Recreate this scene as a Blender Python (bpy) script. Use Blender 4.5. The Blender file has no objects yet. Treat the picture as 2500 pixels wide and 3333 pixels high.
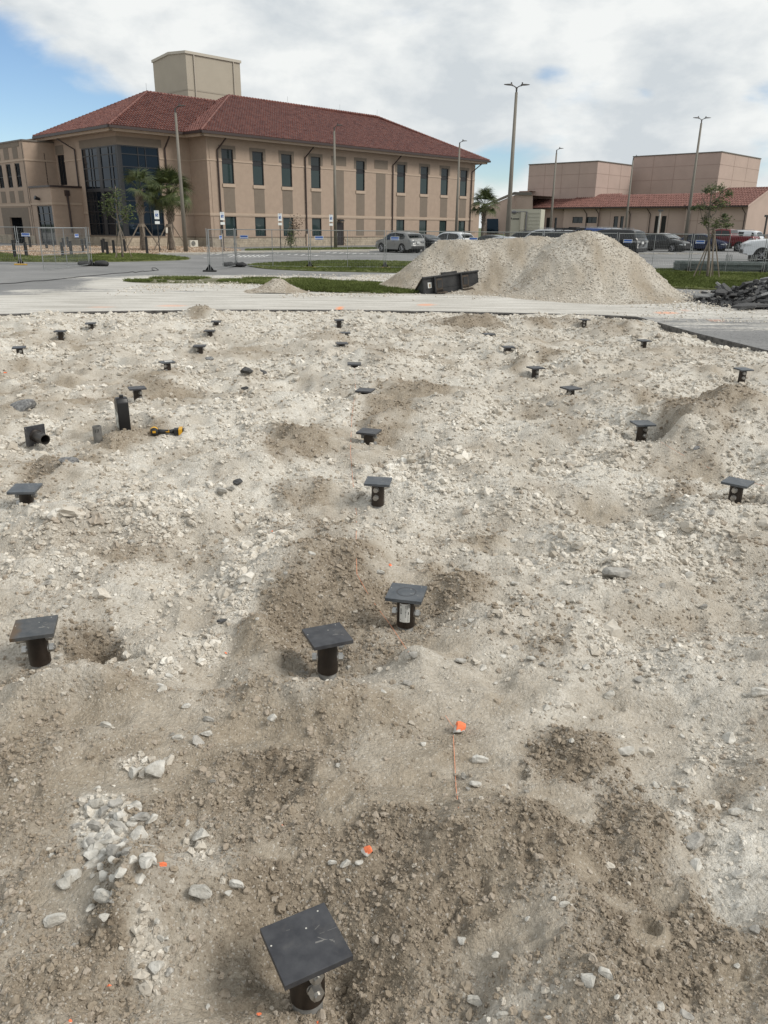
import bpy, bmesh, math, random
import numpy as np
from mathutils import Vector, Matrix
random.seed(7)
RNG = np.random.default_rng(11)
R = math.radians
scene = bpy.context.scene
COL = scene.collection
# ------------------------------------------------------------------ camera
FPX, PITCH, ROLL, CAMZ = 2503.0, R(20.4), R(0.6), 2.1
cam_data = bpy.data.cameras.new('camera')
cam_data.sensor_fit = 'VERTICAL'; cam_data.sensor_height = 36.0
cam_data.lens = 36.0 * FPX / 3333.0
cam_data.clip_start = 0.05; cam_data.clip_end = 3000
cam = bpy.data.objects.new('camera', cam_data); COL.objects.link(cam)
_R = Vector((1, 0, 0)); _U = Vector((0, math.sin(PITCH), math.cos(PITCH))); _F = Vector((0, math.cos(PITCH), -math.sin(PITCH)))
_r = _R * math.cos(ROLL) + _U * math.sin(ROLL); _u = -_R * math.sin(ROLL) + _U * math.cos(ROLL)
cam.matrix_world = Matrix(((_r.x, _u.x, -_F.x, 0), (_r.y, _u.y, -_F.y, 0), (_r.z, _u.z, -_F.z, CAMZ), (0, 0, 0, 1)))
scene.camera = cam
# ------------------------------------------------------------------ light
SUN_EL, SUN_AZ = R(43), R(108)          # azimuth clockwise from +Y (behind right shoulder)
world = bpy.data.worlds.new('World'); scene.world = world; world.use_nodes = True
nt = world.node_tree; nt.nodes.clear()
def N(tree, t, **kw):
    n = tree.nodes.new(t)
    for k, v in kw.items(): setattr(n, k, v)
    return n
out = N(nt, 'ShaderNodeOutputWorld'); bg = N(nt, 'ShaderNodeBackground'); bg.inputs['Strength'].default_value = 0.1
sky = N(nt, 'ShaderNodeTexSky', sky_type='NISHITA'); sky.sun_disc = False
sky.sun_elevation = SUN_EL; sky.sun_rotation = SUN_AZ; sky.dust_density = 0.0; sky.ozone_density = 1.5; sky.air_density = 1.0
tc = N(nt, 'ShaderNodeTexCoord')
def wmath(op, a, b=None, c=None, tree=nt, clamp=False):
    n = tree.nodes.new('ShaderNodeMath'); n.operation = op; n.use_clamp = clamp
    for i, v in enumerate((a, b, c)):
        if v is None: continue
        if hasattr(v, 'is_linked') or hasattr(v, 'links'): tree.links.new(v, n.inputs[i])
        else: n.inputs[i].default_value = v
    return n.outputs[0]
mp = N(nt, 'ShaderNodeMapping'); mp.inputs['Scale'].default_value = (1.0, 1.0, 2.1); mp.inputs['Location'].default_value = (3.1, 1.7, 0.4)
nt.links.new(tc.outputs['Generated'], mp.inputs['Vector'])
n1 = N(nt, 'ShaderNodeTexNoise'); n1.inputs['Scale'].default_value = 3.4; n1.inputs['Detail'].default_value = 9; n1.inputs['Roughness'].default_value = 0.52; n1.inputs['Distortion'].default_value = 0.25
n2 = N(nt, 'ShaderNodeTexNoise'); n2.inputs['Scale'].default_value = 9.5; n2.inputs['Detail'].default_value = 8; n2.inputs['Roughness'].default_value = 0.5; n2.inputs['Distortion'].default_value = 0.3
nt.links.new(mp.outputs[0], n1.inputs['Vector']); nt.links.new(mp.outputs[0], n2.inputs['Vector'])
# openings of clear sky between the clouds (direction, radius, depth)
def skydir(px, py):
    x = px - 1250; y = -(py - 1666.5); c, s = math.cos(ROLL), math.sin(ROLL); x, y = c*x - s*y, s*x + c*y
    return Vector((x, FPX*math.cos(PITCH) + y*math.sin(PITCH), y*math.cos(PITCH) - FPX*math.sin(PITCH))).normalized()
hole = None
sep0 = N(nt, 'ShaderNodeSeparateXYZ'); nt.links.new(tc.outputs['Generated'], sep0.inputs[0])
for (px, py, rad, depth, squash) in ((90, 350, .11, .36, 2.3), (-330, 250, .13, .28, 1.6), (230, 230, .05, .13, 3), (700, 60, .04, .10, 3), (30, 60, .06, .12, 2.0), (1610, 545, .06, .34, 1.8), (1760, 232, .035, .2, 3), (2110, 300, .03, .12, 3), (1120, 240, .03, .1, 3), (2480, 560, .05, .2, 1.5), (420, 420, .07, .2, 2.4), (3200, 300, .15, .3, 1.6), (-1400, 400, .2, .3, 1.5)):
    d = skydir(px, py)
    dx = wmath('SUBTRACT', sep0.outputs[0], d.x); dy = wmath('SUBTRACT', sep0.outputs[1], d.y); dz = wmath('MULTIPLY', wmath('SUBTRACT', sep0.outputs[2], d.z), squash)
    r2 = wmath('ADD', wmath('ADD', wmath('MULTIPLY', dx, dx), wmath('MULTIPLY', dy, dy)), wmath('MULTIPLY', dz, dz))
    gq = wmath('MULTIPLY', wmath('EXPONENT', wmath('MULTIPLY', r2, -1.0/(rad*rad))), depth)
    hole = gq if hole is None else wmath('ADD', hole, gq)
cov = wmath('ADD', wmath('MULTIPLY', n1.outputs[0], 0.75), wmath('MULTIPLY', n2.outputs[0], 0.45))
cov = wmath('SUBTRACT', wmath('ADD', cov, 0.10), hole)
mask = N(nt, 'ShaderNodeMapRange', interpolation_type='SMOOTHSTEP')
mask.inputs['From Min'].default_value = 0.42; mask.inputs['From Max'].default_value = 0.60
nt.links.new(cov, mask.inputs['Value'])
# cloud shade: thick parts greyer
n3 = N(nt, 'ShaderNodeTexNoise'); n3.inputs['Scale'].default_value = 7.5; n3.inputs['Detail'].default_value = 9; n3.inputs['Roughness'].default_value = 0.55; n3.inputs['Distortion'].default_value = .12
mp3 = N(nt, 'ShaderNodeMapping'); mp3.inputs['Scale'].default_value = (1, 1, 2.0); mp3.inputs['Location'].default_value = (7.7, .2, 5.1)
nt.links.new(tc.outputs['Generated'], mp3.inputs['Vector']); nt.links.new(mp3.outputs[0], n3.inputs['Vector'])
cr = N(nt, 'ShaderNodeValToRGB'); cr.color_ramp.elements[0].position = 0.38; cr.color_ramp.elements[1].position = 0.60
cr.color_ramp.elements[0].color = (.67, .72, .755, 1); cr.color_ramp.elements[1].color = (.95, .97, .96, 1)
nt.links.new(n3.outputs[0], cr.inputs[0])
cm = N(nt, 'ShaderNodeMix', data_type='RGBA', blend_type='MULTIPLY'); cm.inputs[0].default_value = 1
CLOUD = 9.5
nt.links.new(cr.outputs[0], cm.inputs[6]); cm.inputs[7].default_value = (CLOUD, CLOUD, CLOUD, 1)
skm = N(nt, 'ShaderNodeMix', data_type='RGBA', blend_type='MULTIPLY'); skm.inputs[0].default_value = 1
nt.links.new(sky.outputs[0], skm.inputs[6]); skm.inputs[7].default_value = (.98, 1.08, 1.22, 1)
mx = N(nt, 'ShaderNodeMix', data_type='RGBA'); nt.links.new(mask.outputs[0], mx.inputs[0])
nt.links.new(skm.outputs[2], mx.inputs[6]); nt.links.new(cm.outputs[2], mx.inputs[7])
nt.links.new(mx.outputs[2], bg.inputs['Color']); nt.links.new(bg.outputs[0], out.inputs[0])
sun_d = bpy.data.lights.new('sun', 'SUN'); sun_d.energy = 2.7; sun_d.angle = R(24); sun_d.color = (1, .95, .87)
sun = bpy.data.objects.new('sun', sun_d); COL.objects.link(sun)
sdir = Vector((math.sin(SUN_AZ)*math.cos(SUN_EL), math.cos(SUN_AZ)*math.cos(SUN_EL), math.sin(SUN_EL)))
sun.rotation_euler = sdir.to_track_quat('Z', 'Y').to_euler()
vs = scene.view_settings; vs.view_transform = 'Standard'; vs.look = 'None'; vs.gamma = 1; vs.exposure = 0.0; vs.use_curve_mapping = False
# ------------------------------------------------------------------ helpers
def ray(px, py):
    x = px - 1250; y = -(py - 1666.5); c, s = math.cos(ROLL), math.sin(ROLL); x, y = c*x - s*y, s*x + c*y
    return Vector((x, FPX*math.cos(PITCH) + y*math.sin(PITCH), y*math.cos(PITCH) - FPX*math.sin(PITCH)))
def at(px, py, z=0.0):
    d = ray(px, py); t = (z - CAMZ)/d.z
    return Vector((d.x*t, d.y*t, z))
def atY(px, py, Y):
    d = ray(px, py); t = Y/d.y
    return Vector((d.x*t, Y, CAMZ + d.z*t))
def topx(x, y, z=0.0):      # world -> survey coordinates (numpy)
    dz = z - CAMZ
    X = x*_r.x + y*_r.y + dz*_r.z; Yv = x*_u.x + y*_u.y + dz*_u.z; Z = x*_F.x + y*_F.y + dz*_F.z
    Z = np.maximum(Z, 0.05)
    return 1250 + FPX*X/Z, 1666.5 - FPX*Yv/Z
def tag(o, label=None, cat=None, group=None, kind=None):
    if label: o['label'] = label
    if cat: o['category'] = cat
    if group: o['group'] = group
    if kind: o['kind'] = kind
    return o
def empty(name, loc=(0, 0, 0), rz=0.0, label=None, cat=None, group=None):
    o = bpy.data.objects.new(name, None); COL.objects.link(o); o.empty_display_size = .2
    o.location = loc; o.rotation_euler = (0, 0, rz)
    return tag(o, label, cat, group)
def copy_tree(o, parent=None):
    c = o.copy(); COL.objects.link(c); c.parent = parent
    for ch in list(o.children): copy_tree(ch, c)
    return c
class MB:
    def __init__(s): s.v = []; s.f = []; s.m = []; s.cur = 0; s.sm = False; s.s = []
    def add(s, vs, fs):
        n = len(s.v); s.v += [tuple(v) for v in vs]
        for f in fs: s.f.append(tuple(i + n for i in f)); s.m.append(s.cur); s.s.append(s.sm)
        return s
    def box(s, c, d, rot=None):
        x, y, z = d[0]/2, d[1]/2, d[2]/2
        vs = [Vector((a*x, b*y, e*z)) for a in (-1, 1) for b in (-1, 1) for e in (-1, 1)]
        if rot is not None: vs = [rot @ v for v in vs]
        vs = [v + Vector(c) for v in vs]
        return s.add(vs, [(0, 1, 3, 2), (4, 6, 7, 5), (0, 4, 5, 1), (2, 3, 7, 6), (0, 2, 6, 4), (1, 5, 7, 3)])
    def tube(s, pts, r, n=8, caps=True):
        pts = [Vector(p) for p in pts]; k = len(pts); rr = r if isinstance(r, (list, tuple)) else [r]*k
        vs = []; up = None
        for i, p in enumerate(pts):
            t = (pts[min(i+1, k-1)] - pts[max(i-1, 0)]).normalized()
            if up is None: up = Vector((0, 0, 1)) if abs(t.z) < .9 else Vector((1, 0, 0))
            a = t.cross(up); a = a.normalized() if a.length > 1e-6 else t.orthogonal().normalized(); b = t.cross(a).normalized(); up = a.cross(t)
            for j in range(n):
                q = 2*math.pi*j/n; vs.append(p + (a*math.cos(q) + b*math.sin(q))*rr[i])
        fs = [(i*n+j, i*n+(j+1) % n, (i+1)*n+(j+1) % n, (i+1)*n+j) for i in range(k-1) for j in range(n)]
        if caps: fs += [tuple(range(n-1, -1, -1)), tuple((k-1)*n + j for j in range(n))]
        return s.add(vs, fs)
    def prism(s, poly, z0, z1):      # poly in xy
        n = len(poly)
        vs = [(p[0], p[1], z0) for p in poly] + [(p[0], p[1], z1) for p in poly]
        return s.add(vs, [tuple(range(n-1, -1, -1)), tuple(range(n, 2*n))] + [(i, (i+1) % n, n+(i+1) % n, n+i) for i in range(n)])
    def quad(s, a, b, c, d): return s.add([a, b, c, d], [(0, 1, 2, 3)])
    def build(s, name, mats, parent=None, bevel=0, smooth=False, weld=False, loc=None, kind=None):
        me = bpy.data.meshes.new(name); me.from_pydata(s.v, [], s.f)
        if not isinstance(mats, (list, tuple)): mats = [mats]
        for m in mats: me.materials.append(m)
        me.polygons.foreach_set('material_index', s.m)
        if smooth or any(s.s): me.polygons.foreach_set('use_smooth', [bool(smooth or q) for q in s.s])
        if weld or bevel:
            bm = bmesh.new(); bm.from_mesh(me)
            bmesh.ops.remove_doubles(bm, verts=bm.verts, dist=1e-5)
            if bevel: bmesh.ops.bevel(bm, geom=[e for e in bm.edges if len(e.link_faces) == 2 and e.calc_face_angle(0) > .5], offset=bevel, segments=2, affect='EDGES', profile=.6)
            bm.to_mesh(me); bm.free()
        me.update()
        o = bpy.data.objects.new(name, me); COL.objects.link(o)
        if parent is not None: o.parent = parent
        if loc is not None: o.location = loc
        if kind: o['kind'] = kind
        return o
def mat(name, col, rough=.8, metal=0.0, var=0.0, vscale=4.0, bump=0.0, bscale=40.0, col2=None, spec=.5, coat=0.0, detail=5, alpha=None, ramp=(.35, .65)):
    m = bpy.data.materials.new(name); m.use_nodes = True; t = m.node_tree; b = t.nodes['Principled BSDF']
    b.inputs['Base Color'].default_value = (*col, 1); b.inputs['Roughness'].default_value = rough; b.inputs['Metallic'].default_value = metal
    b.inputs['Specular IOR Level'].default_value = spec; b.inputs['Coat Weight'].default_value = coat; b.inputs['Coat Roughness'].default_value = .04
    g = t.nodes.new('ShaderNodeNewGeometry')
    if var or col2:
        n = t.nodes.new('ShaderNodeTexNoise'); n.inputs['Scale'].default_value = vscale; n.inputs['Detail'].default_value = detail; n.inputs['Roughness'].default_value = .6
        t.links.new(g.outputs['Position'], n.inputs['Vector'])
        r = t.nodes.new('ShaderNodeValToRGB'); r.color_ramp.elements[0].position = ramp[0]; r.color_ramp.elements[1].position = ramp[1]
        c2 = col2 if col2 else tuple(min(1, c*(1+var)) for c in col); c1 = col if col2 else tuple(c*(1-var) for c in col)
        r.color_ramp.elements[0].color = (*c1, 1); r.color_ramp.elements[1].color = (*c2, 1)
        t.links.new(n.outputs[0], r.inputs[0]); t.links.new(r.outputs[0], b.inputs['Base Color'])
    if bump:
        n = t.nodes.new('ShaderNodeTexNoise'); n.inputs['Scale'].default_value = bscale; n.inputs['Detail'].default_value = 4
        t.links.new(g.outputs['Position'], n.inputs['Vector'])
        bp = t.nodes.new('ShaderNodeBump'); bp.inputs['Strength'].default_value = 1; bp.inputs['Distance'].default_value = bump
        t.links.new(n.outputs[0], bp.inputs['Height']); t.links.new(bp.outputs[0], b.inputs['Normal'])
    return m
# numpy gradient-ish value noise
def _hash(ix, iy, seed):
    h = (ix.astype(np.int64)*374761393 + iy.astype(np.int64)*668265263 + seed*1442695041) & 0x7fffffff
    h = (h ^ (h >> 13))*1274126177 & 0x7fffffff
    return ((h ^ (h >> 16)) & 0xffff)/65535.0
def vnoise(x, y, seed=0):
    ix = np.floor(x); iy = np.floor(y); fx = x-ix; fy = y-iy
    fx = fx*fx*fx*(fx*(fx*6-15)+10); fy = fy*fy*fy*(fy*(fy*6-15)+10)
    a = _hash(ix, iy, seed); b = _hash(ix+1, iy, seed); c = _hash(ix, iy+1, seed); d = _hash(ix+1, iy+1, seed)
    return (a*(1-fx)+b*fx)*(1-fy)+(c*(1-fx)+d*fx)*fy
def fbm(x, y, f, octv=4, seed=0, gain=.5):
    s = 0; a = 1; t = 0
    for o in range(octv):
        c, q = math.cos(o*1.3+.4), math.sin(o*1.3+.4)
        s = s + a*(vnoise((x*c-y*q)*f+o*17.3, (x*q+y*c)*f+o*5.1, seed+o)-.5); t += a; a *= gain; f *= 2.03
    return s/t*2
def sstep(a, b, x):
    t = np.clip((x-a)/(b-a), 0, 1); return t*t*(3-2*t)
# ------------------------------------------------------------------ earthworks: surveyed piles and relief
DS = 2500/1659.0          # the survey sheet was drawn at 1659 wide
PILES = [  # (top x, top y, foot x, foot y, plate turn deg, label)
 (995, 3065, 1012, 3324, -24, 'nearest pile cap, big dark square plate turned askew with two galvanised nuts below'),
 (1065, 2066, 1073.6, 2217, -12, 'pile cap standing deep in the sandy hollow, just left of the one with the sticker'),
 (1323, 1926.5, 1330, 2056, 9, 'pile cap with a white printed sticker on its sleeve'),
 (113.5, 2039, 137, 2184, -4, 'rust stained and scratched pile cap plate standing at the left edge of the site'),
 (1230, 1564, 1232, 1644.7, 4, 'pile cap with two nuts one above the other, in the middle of the gravel'),
 (2402, 1567, 2392, 1642.5, 30, 'pile cap at the right edge in front of a brown hollow'),
 (2093, 1375, 2088, 1440, 8, 'tall pile cap with two nuts beside the big brown spoil mound'),
 (2420, 1199.5, 2412, 1253, 12, 'tall pile cap with grey pipe showing below, farthest right in the gravel'),
 (2096.7, 1106.8, 2094, 1134.7, 15, 'small far pile cap just in front of the cut asphalt edge on the right'),
 (1743.8, 1195, 1741, 1227, 20, 'pile cap beside a small steep brown mound, right of the middle'),
 (1858.7, 1260.8, 1857.7, 1287, 25, 'low pile cap with one round nut, between the brown patches right of the middle'),
 (1590.6, 1085.5, 1589, 1098, 12, 'far low pile cap almost buried behind brown heaps, right of the middle row'),
 (1654.6, 1127.7, 1654, 1147, 5, 'small square topped pile cap in pale gravel, second in the row right of the middle'),
 (1903, 1038.8, 1901, 1066.6, 10, 'farthest pile cap on the right among dark clods near the slab'),
 (62.5, 1129, 64, 1155, 20, 'pile cap near the left edge, nearest of the three in the far left row'),
 (196, 1076.4, 198, 1109.6, 10, 'middle pile cap of the three in the far left row'),
 (295.4, 1050.8, 297, 1074, 12, 'farthest pile cap of the far left row, close below the slab edge'),
 (703, 1044.8, 702, 1057.6, 8, 'farthest pile cap in the second row from the left, beside a small heap'),
 (682, 1075, 681, 1088.5, 4, 'low pile cap in the second row from the left, sunk to its plate'),
 (649.5, 1124, 649.5, 1145.8, 6, 'pile cap in the second row from the left, behind the broken asphalt lumps'),
 (544, 1176, 545.5, 1203, 30, 'pile cap with a white scrap lying on its plate, left of the black asphalt lumps'),
 (446, 1261, 454, 1308.5, 25, 'pile cap standing right behind the black jug and the cordless tool'),
 (80.6, 1586.5, 94, 1649, 6, 'blue grey topped pile cap at the left edge before a brown heap'),
 (1103.8, 1040.3, 1104.6, 1068, 10, 'tall far pile cap of the middle row, below the orange mark on the slab'),
 (1122.7, 1081.7, 1123.4, 1087.8, 6, 'pile cap of the middle row with only its plate above the brown soil'),
 (1112.9, 1115.6, 1115, 1125.4, 10, 'pile cap of the middle row in front of the nearly buried plate'),
 (1152.8, 1182, 1152.8, 1200, 3, 'pile cap where the orange string starts, in the middle row'),
 (1189, 1267.8, 1190.5, 1285, -15, 'low pile cap of the middle row next to the long brown heap'),
 (1201, 1402, 1202.5, 1445, -18, 'pile cap with side nuts in the middle row before the tall brown mound'),
]
PZ = 0.19
for i, p in enumerate(PILES):
    top = at(p[0], p[1], PZ); d = ray(p[2], p[3]); t = (top.y - .04)/d.y
    PILES[i] = dict(x=top.x, y=top.y, g=CAMZ + d.z*t, rz=p[4], label=p[5], n=i)
# heaps and dips: display x, display y, radius x (m), radius y (m), height (m)
RELIEF = [(1560, 935, .95, .55, .20), (1470, 945, .3, .3, .05), (640, 975, .42, .3, .08), (590, 1000, .3, .2, .05), (840, 915, .3, .35, .11), (880, 850, .5, .35, .09), (820, 795, .5, .4, .08),
 (700, 740, .6, .5, .10), (700, 783, .5, .3, .06), (430, 690, .35, .3, .13), (1010, 702, .8, .35, .13), (1045, 700, .2, .2, .10), (1180, 700, .7, .3, .08), (1310, 712, .6, .5, .09), (1130, 800, .22, .25, .16), (1190, 885, .7, .3, .07),
 (1380, 878, .6, .3, .10), (1340, 845, .5, .3, .06), (1240, 948, .45, .25, .06), (1330, 985, .35, .2, .05), (1460, 965, .25, .15, .11), (1500, 1040, .35, .18, -.07), (1480, 1100, .4, .18, .05), (265, 950, .35, .2, .10), (215, 950, .2, .15, -.06),
 (110, 1010, .5, .3, .10), (170, 1035, .3, .2, .04), (660, 1055, .35, .22, .06), (680, 1165, .4, .2, .07), (740, 1225, .5, .18, .06), (600, 1290, .25, .22, .10), (700, 1340, .32, .22, -.10), (1000, 1275, .25, .2, .10), (1130, 1330, .35, .25, .05),
 (205, 1390, .13, .11, -.09), (250, 1340, .2, .16, .06), (130, 1500, .35, .12, .04), (620, 1520, .5, .15, .05), (900, 1430, .35, .12, .04), (640, 1690, .22, .12, .07), (590, 1640, .15, .1, .05), (1130, 1830, .25, .16, .09), (1000, 1870, .15, .12, .03), (640, 2050, .2, .2, -.10), (870, 2150, .2, .14, -.04),
 (290, 1960, .14, .1, .08), (330, 2000, .05, .08, .05), (1250, 1600, .2, .12, .06), (1380, 1790, .16, .16, .04), (250, 1800, .2, .16, .02), (1010, 2080, .2, .1, -.03), (1250, 2100, .25, .12, .03), (300, 700, .8, .4, .04), (120, 690, .8, .3, .06), (900, 690, .9, .3, .05), (660, 692, .5, .3, .07),
 (1080, 760, .8, .5, .04), (480, 900, .9, .5, .04), (1000, 1020, .6, .35, .05), (1200, 1150, .5, .3, .05), (1450, 1230, .45, .25, .06), (560, 1120, .5, .25, .03), (300, 1120, .6, .3, .05), (1500, 1420, .5, .25, .03), (380, 1620, .3, .15, .03), (660, 1245, .42, .13, .10), (720, 1510, .45, .12, .06), (560, 1370, .14, .2, .08), (900, 1450, .3, .1, .05), (150, 1500, .35, .1, .07), (215, 1388, .09, .08, -.12), (300, 1420, .16, .2, .05), (400, 1990, .13, .2, .06), (700, 1905, .3, .10, .06), (860, 2060, .12, .2, .04), (150, 1250, .4, .14, .07), (1380, 960, .4, .15, .06), (1330, 905, .3, .2, .05), (1560, 1010, .3, .12, -.06), (1640, 1100, .4, .12, .05), (800, 1110, .3, .1, .05), (420, 1010, .5, .2, .05), (90, 1130, .4, .16, .05)]
RELIEF = [(at(a*DS, b*DS, .05), rx*1.05, ry*1.1, h*(1.55 if b < 1100 else 1.3)) for a, b, rx, ry, h in RELIEF]
PRINTS = [(735, 1770, 55, .045, .05, -.014), (715, 1715, 45, .05, .045, -.012), (1140, 1632, 0, .045, .028, -.022), (1122, 1690, 0, .035, .035, -.035), (1250, 1690, 0, .05, .035, -.012), (1395, 2020, 0, .04, .045, -.03), (1330, 1950, 0, .045, .035, -.012), (1440, 1920, 0, .035, .025, -.01),
 (1200, 1600, 0, .05, .03, -.015), (1580, 2110, 0, .045, .04, -.012), (1480, 2150, 0, .04, .03, -.01), (1300, 2080, 0, .05, .03, -.008), (1085, 1520, 0, .06, .035, -.015), (970, 1720, 0, .1, .05, -.01), (1210, 1750, 0, .12, .07, -.012), (560, 1610, 0, .1, .05, -.008), (1100, 2050, 0, .1, .05, -.015)]
_rp = random.Random(77)
for _k in range(26): PRINTS.append((_rp.uniform(650, 1640), _rp.uniform(1440, 2190), 0, _rp.uniform(.035, .05), _rp.uniform(.03, .042), -_rp.uniform(.006, .018)))
PRINTS = [(at(a*DS, b*DS, 0), rx, ry, h) for a, b, _, rx, ry, h in PRINTS]
EX = [-60, -30, -16, -9.4, -7.46, -4.49, -1.28, 1.98, 5.14, 6.38, 6.67, 7.11, 8.3, 9.6, 200]
EY = [-2, 10, 16.4, 19.2, 20.04, 20.73, 21.06, 20.9, 20.54, 20.15, 17.14, 14.47, 8, -6, -6]
def edge_y(x): return np.interp(x, EX, EY) + .05*np.sin(x*2.1)*0 + .04*fbm(x, x*0, 1.3, 3, 91)
def hbase(x, y):
    far = .75 + .45*sstep(2.5, 6, y); h = .03 + .10*fbm(x, y, .55, 3, 3) + far*(.15*fbm(x, y*1.15, 1.2, 4, 8) + .12*(.3-np.abs(fbm(x, y*1.2, 1.9, 4, 9))))
    wx = x + .16*fbm(x, y, 2.1, 4, 131); wy = y + .16*fbm(x, y, 2.3, 4, 137)
    for c, rx, ry, hh in RELIEF:
        q = ((wx-c.x)/rx)**2 + ((wy-c.y)/ry)**2
        m = q < 9
        if m.any(): h = h + np.where(m, hh*np.exp(-q*1.1), 0)
    e = np.minimum(edge_y(x) - y, (np.interp(y, [-6, 8, 14.47, 17.14, 20.15, 23], [9.6, 8.3, 7.11, 6.67, 6.38, 6.3]) - x)*1.4 + 10*(x < 3))
    h = h*sstep(0, 2.2, e) + (-.10+.16*fbm(x, y*.6, 1.6, 4, 15))*(1-sstep(0.0, 1.8, e)); h = np.where(e < .6, np.minimum(h, .0), h)
    return h
for _ in range(3):
    if _ == 0: CORR = []
    px_ = np.array([p['x'] for p in PILES]); py_ = np.array([p['y'] for p in PILES]); g_ = np.array([p['g'] for p in PILES])
    hb = hbase(px_, py_)
    for c in CORR: hb = hb + c[3]*np.exp(-(((px_-c[0])/c[2])**2 + ((py_-c[1])/c[2])**2))
    for i in range(len(PILES)):
        rad = .30 if PILES[i]['y'] > 4.5 else .26
        CORR.append((PILES[i]['x'], PILES[i]['y'] - .03, rad, (g_[i]-hb[i])*(.8 if _ else 1)))
def hfield(x, y, fine=True):
    x = np.asarray(x, float); y = np.asarray(y, float); h = np.array(hbase(x, y))
    for c in CORR:
        q = ((x-c[0])/c[2])**2 + ((y-c[1])/c[2])**2
        h = h + np.where(q < 9, c[3]*np.exp(-q), 0)
    for c, rx, ry, d in PRINTS:
        q = np.sqrt(((x-c.x)/rx)**2 + ((y-c.y)/ry)**2)
        h = h + d*(1-sstep(.75, 1.05, q)) - .45*d*np.exp(-((q-1.2)/.16)**2)
    for P_ in PILES:
        dx = -P_['x']; dy = -P_['y']; rr0 = math.hypot(dx, dy); dx /= rr0; dy /= rr0
        m = (np.abs(x-P_['x']) < 4) & (np.abs(y-P_['y']) < 4)
        if not m.any(): continue
        s0 = (x[m]-P_['x'])*dx + (y[m]-P_['y'])*dy; t0 = np.abs((x[m]-P_['x'])*dy - (y[m]-P_['y'])*dx)
        capz = P_['g'] - .008 + np.maximum(s0, 0)*(CAMZ-P_['g'])/rr0*.96
        w_ = (1-sstep(.10, .42, t0))*(s0 > -.06)*(s0 < 3.6)
        hm = h[m]; h[m] = hm - np.maximum(hm-capz, 0)*w_
    if fine:
        dirt, dark, sm = zones(x, y, True)
        h = h + (.036*fbm(x, y, 4.5, 4, 21, .58) + (.010 + .022*dark)*fbm(x, y, 17, 3, 33, .6) + .02*dark*np.maximum(0, fbm(x, y, 9, 3, 35)))*(1-.85*sm)
        near = np.clip(3.5/np.maximum(y, .5), 0, 1)
        h = h + (.003 + .010*dark)*near*fbm(x, y, 60, 2, 44, .6)*(1-.7*sm)
    return h
# soil zones: display x, y, rx, ry, dirt, dark
ZONES = [(1010, 702, 75, 13, .9, .9), (1180, 700, 60, 9, .85, .9), (1310, 715, 65, 15, .6, .6), (1120, 740, 50, 9, .5, .2), (1185, 765, 25, 14, .6, .5), (700, 742, 60, 15, .65, .4), (815, 778, 50, 24, .65, .4), (700, 780, 50, 12, .5, .2),
 (885, 850, 60, 22, .85, .4), (832, 910, 45, 38, .85, .5), (750, 850, 40, 20, .4, .2), (640, 975, 65, 26, .8, .5), (600, 1000, 30, 12, .6, .4), (1190, 885, 70, 18, .6, .3), (1128, 800, 22, 20, .7, .4), (1380, 880, 62, 22, .7, .4), (1340, 842, 50, 14, .6, .3),
 (1580, 835, 60, 12, .5, .2), (1520, 760, 60, 9, .6, .6), (1545, 930, 85, 38, 1, .65), (1470, 935, 40, 14, .9, .6), (1480, 1000, 80, 26, .55, .2), (1500, 1062, 60, 30, .95, .7), (1610, 1080, 50, 24, .6, .3), (1240, 945, 60, 16, .65, .4), (1350, 990, 60, 16, .5, .2), (950, 975, 60, 12, .45, .2), (1000, 1040, 50, 10, .4, .2),
 (330, 842, 60, 15, .5, .3), (230, 872, 60, 16, .5, .2), (255, 945, 70, 18, .95, .4), (120, 1010, 90, 30, .8, .6), (60, 1062, 60, 24, .6, .3), (340, 1062, 60, 16, .4, .1), (665, 1060, 60, 26, .75, .4), (640, 1108, 40, 14, .5, .2), (690, 1165, 90, 26, .75, .5), (300, 1200, 90, 16, .6, .3), (720, 1232, 130, 28, .8, .5), (130, 740, 70, 8, .4, .2), (430, 690, 20, 10, .8, .5),
 (700, 1330, 150, 105, .95, .75), (970, 1280, 80, 50, .85, .7), (150, 1300, 90, 60, .5, .3), (208, 1395, 45, 28, .9, 1), (130, 1470, 110, 28, .8, .6), (1150, 1350, 90, 50, .6, .4), (1180, 1400, 50, 30, .7, .5), (860, 1390, 60, 30, .8, .3), (640, 1700, 110, 80, 1, .95), (560, 1640, 60, 40, .9, .8), (900, 1900, 200, 110, 1, .85), (1150, 1840, 180, 85, 1, .9), (700, 1980, 160, 200, 1, .8),  # full-dark zone paints the shade on the right wall of the left hollow
 (300, 1960, 85, 55, 1, .95), (240, 2060, 60, 30, 1, .8), (1250, 1620, 90, 60, .95, .8), (1360, 1800, 70, 120, .95, .75), (1400, 2050, 190, 130, .95, .7), (60, 1850, 60, 40, .85, .6), (120, 1840, 50, 50, .9, .5), (200, 2150, 120, 60, .8, .6), (900, 2100, 160, 110, .9, .7), (60, 1640, 60, 40, .75, .4), (560, 1490, 150, 30, .8, .35), (1000, 1150, 60, 14, .45, .3), (1600, 1180, 60, 20, .5, .3), (1580, 1600, 60, 30, .6, .4)]
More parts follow.
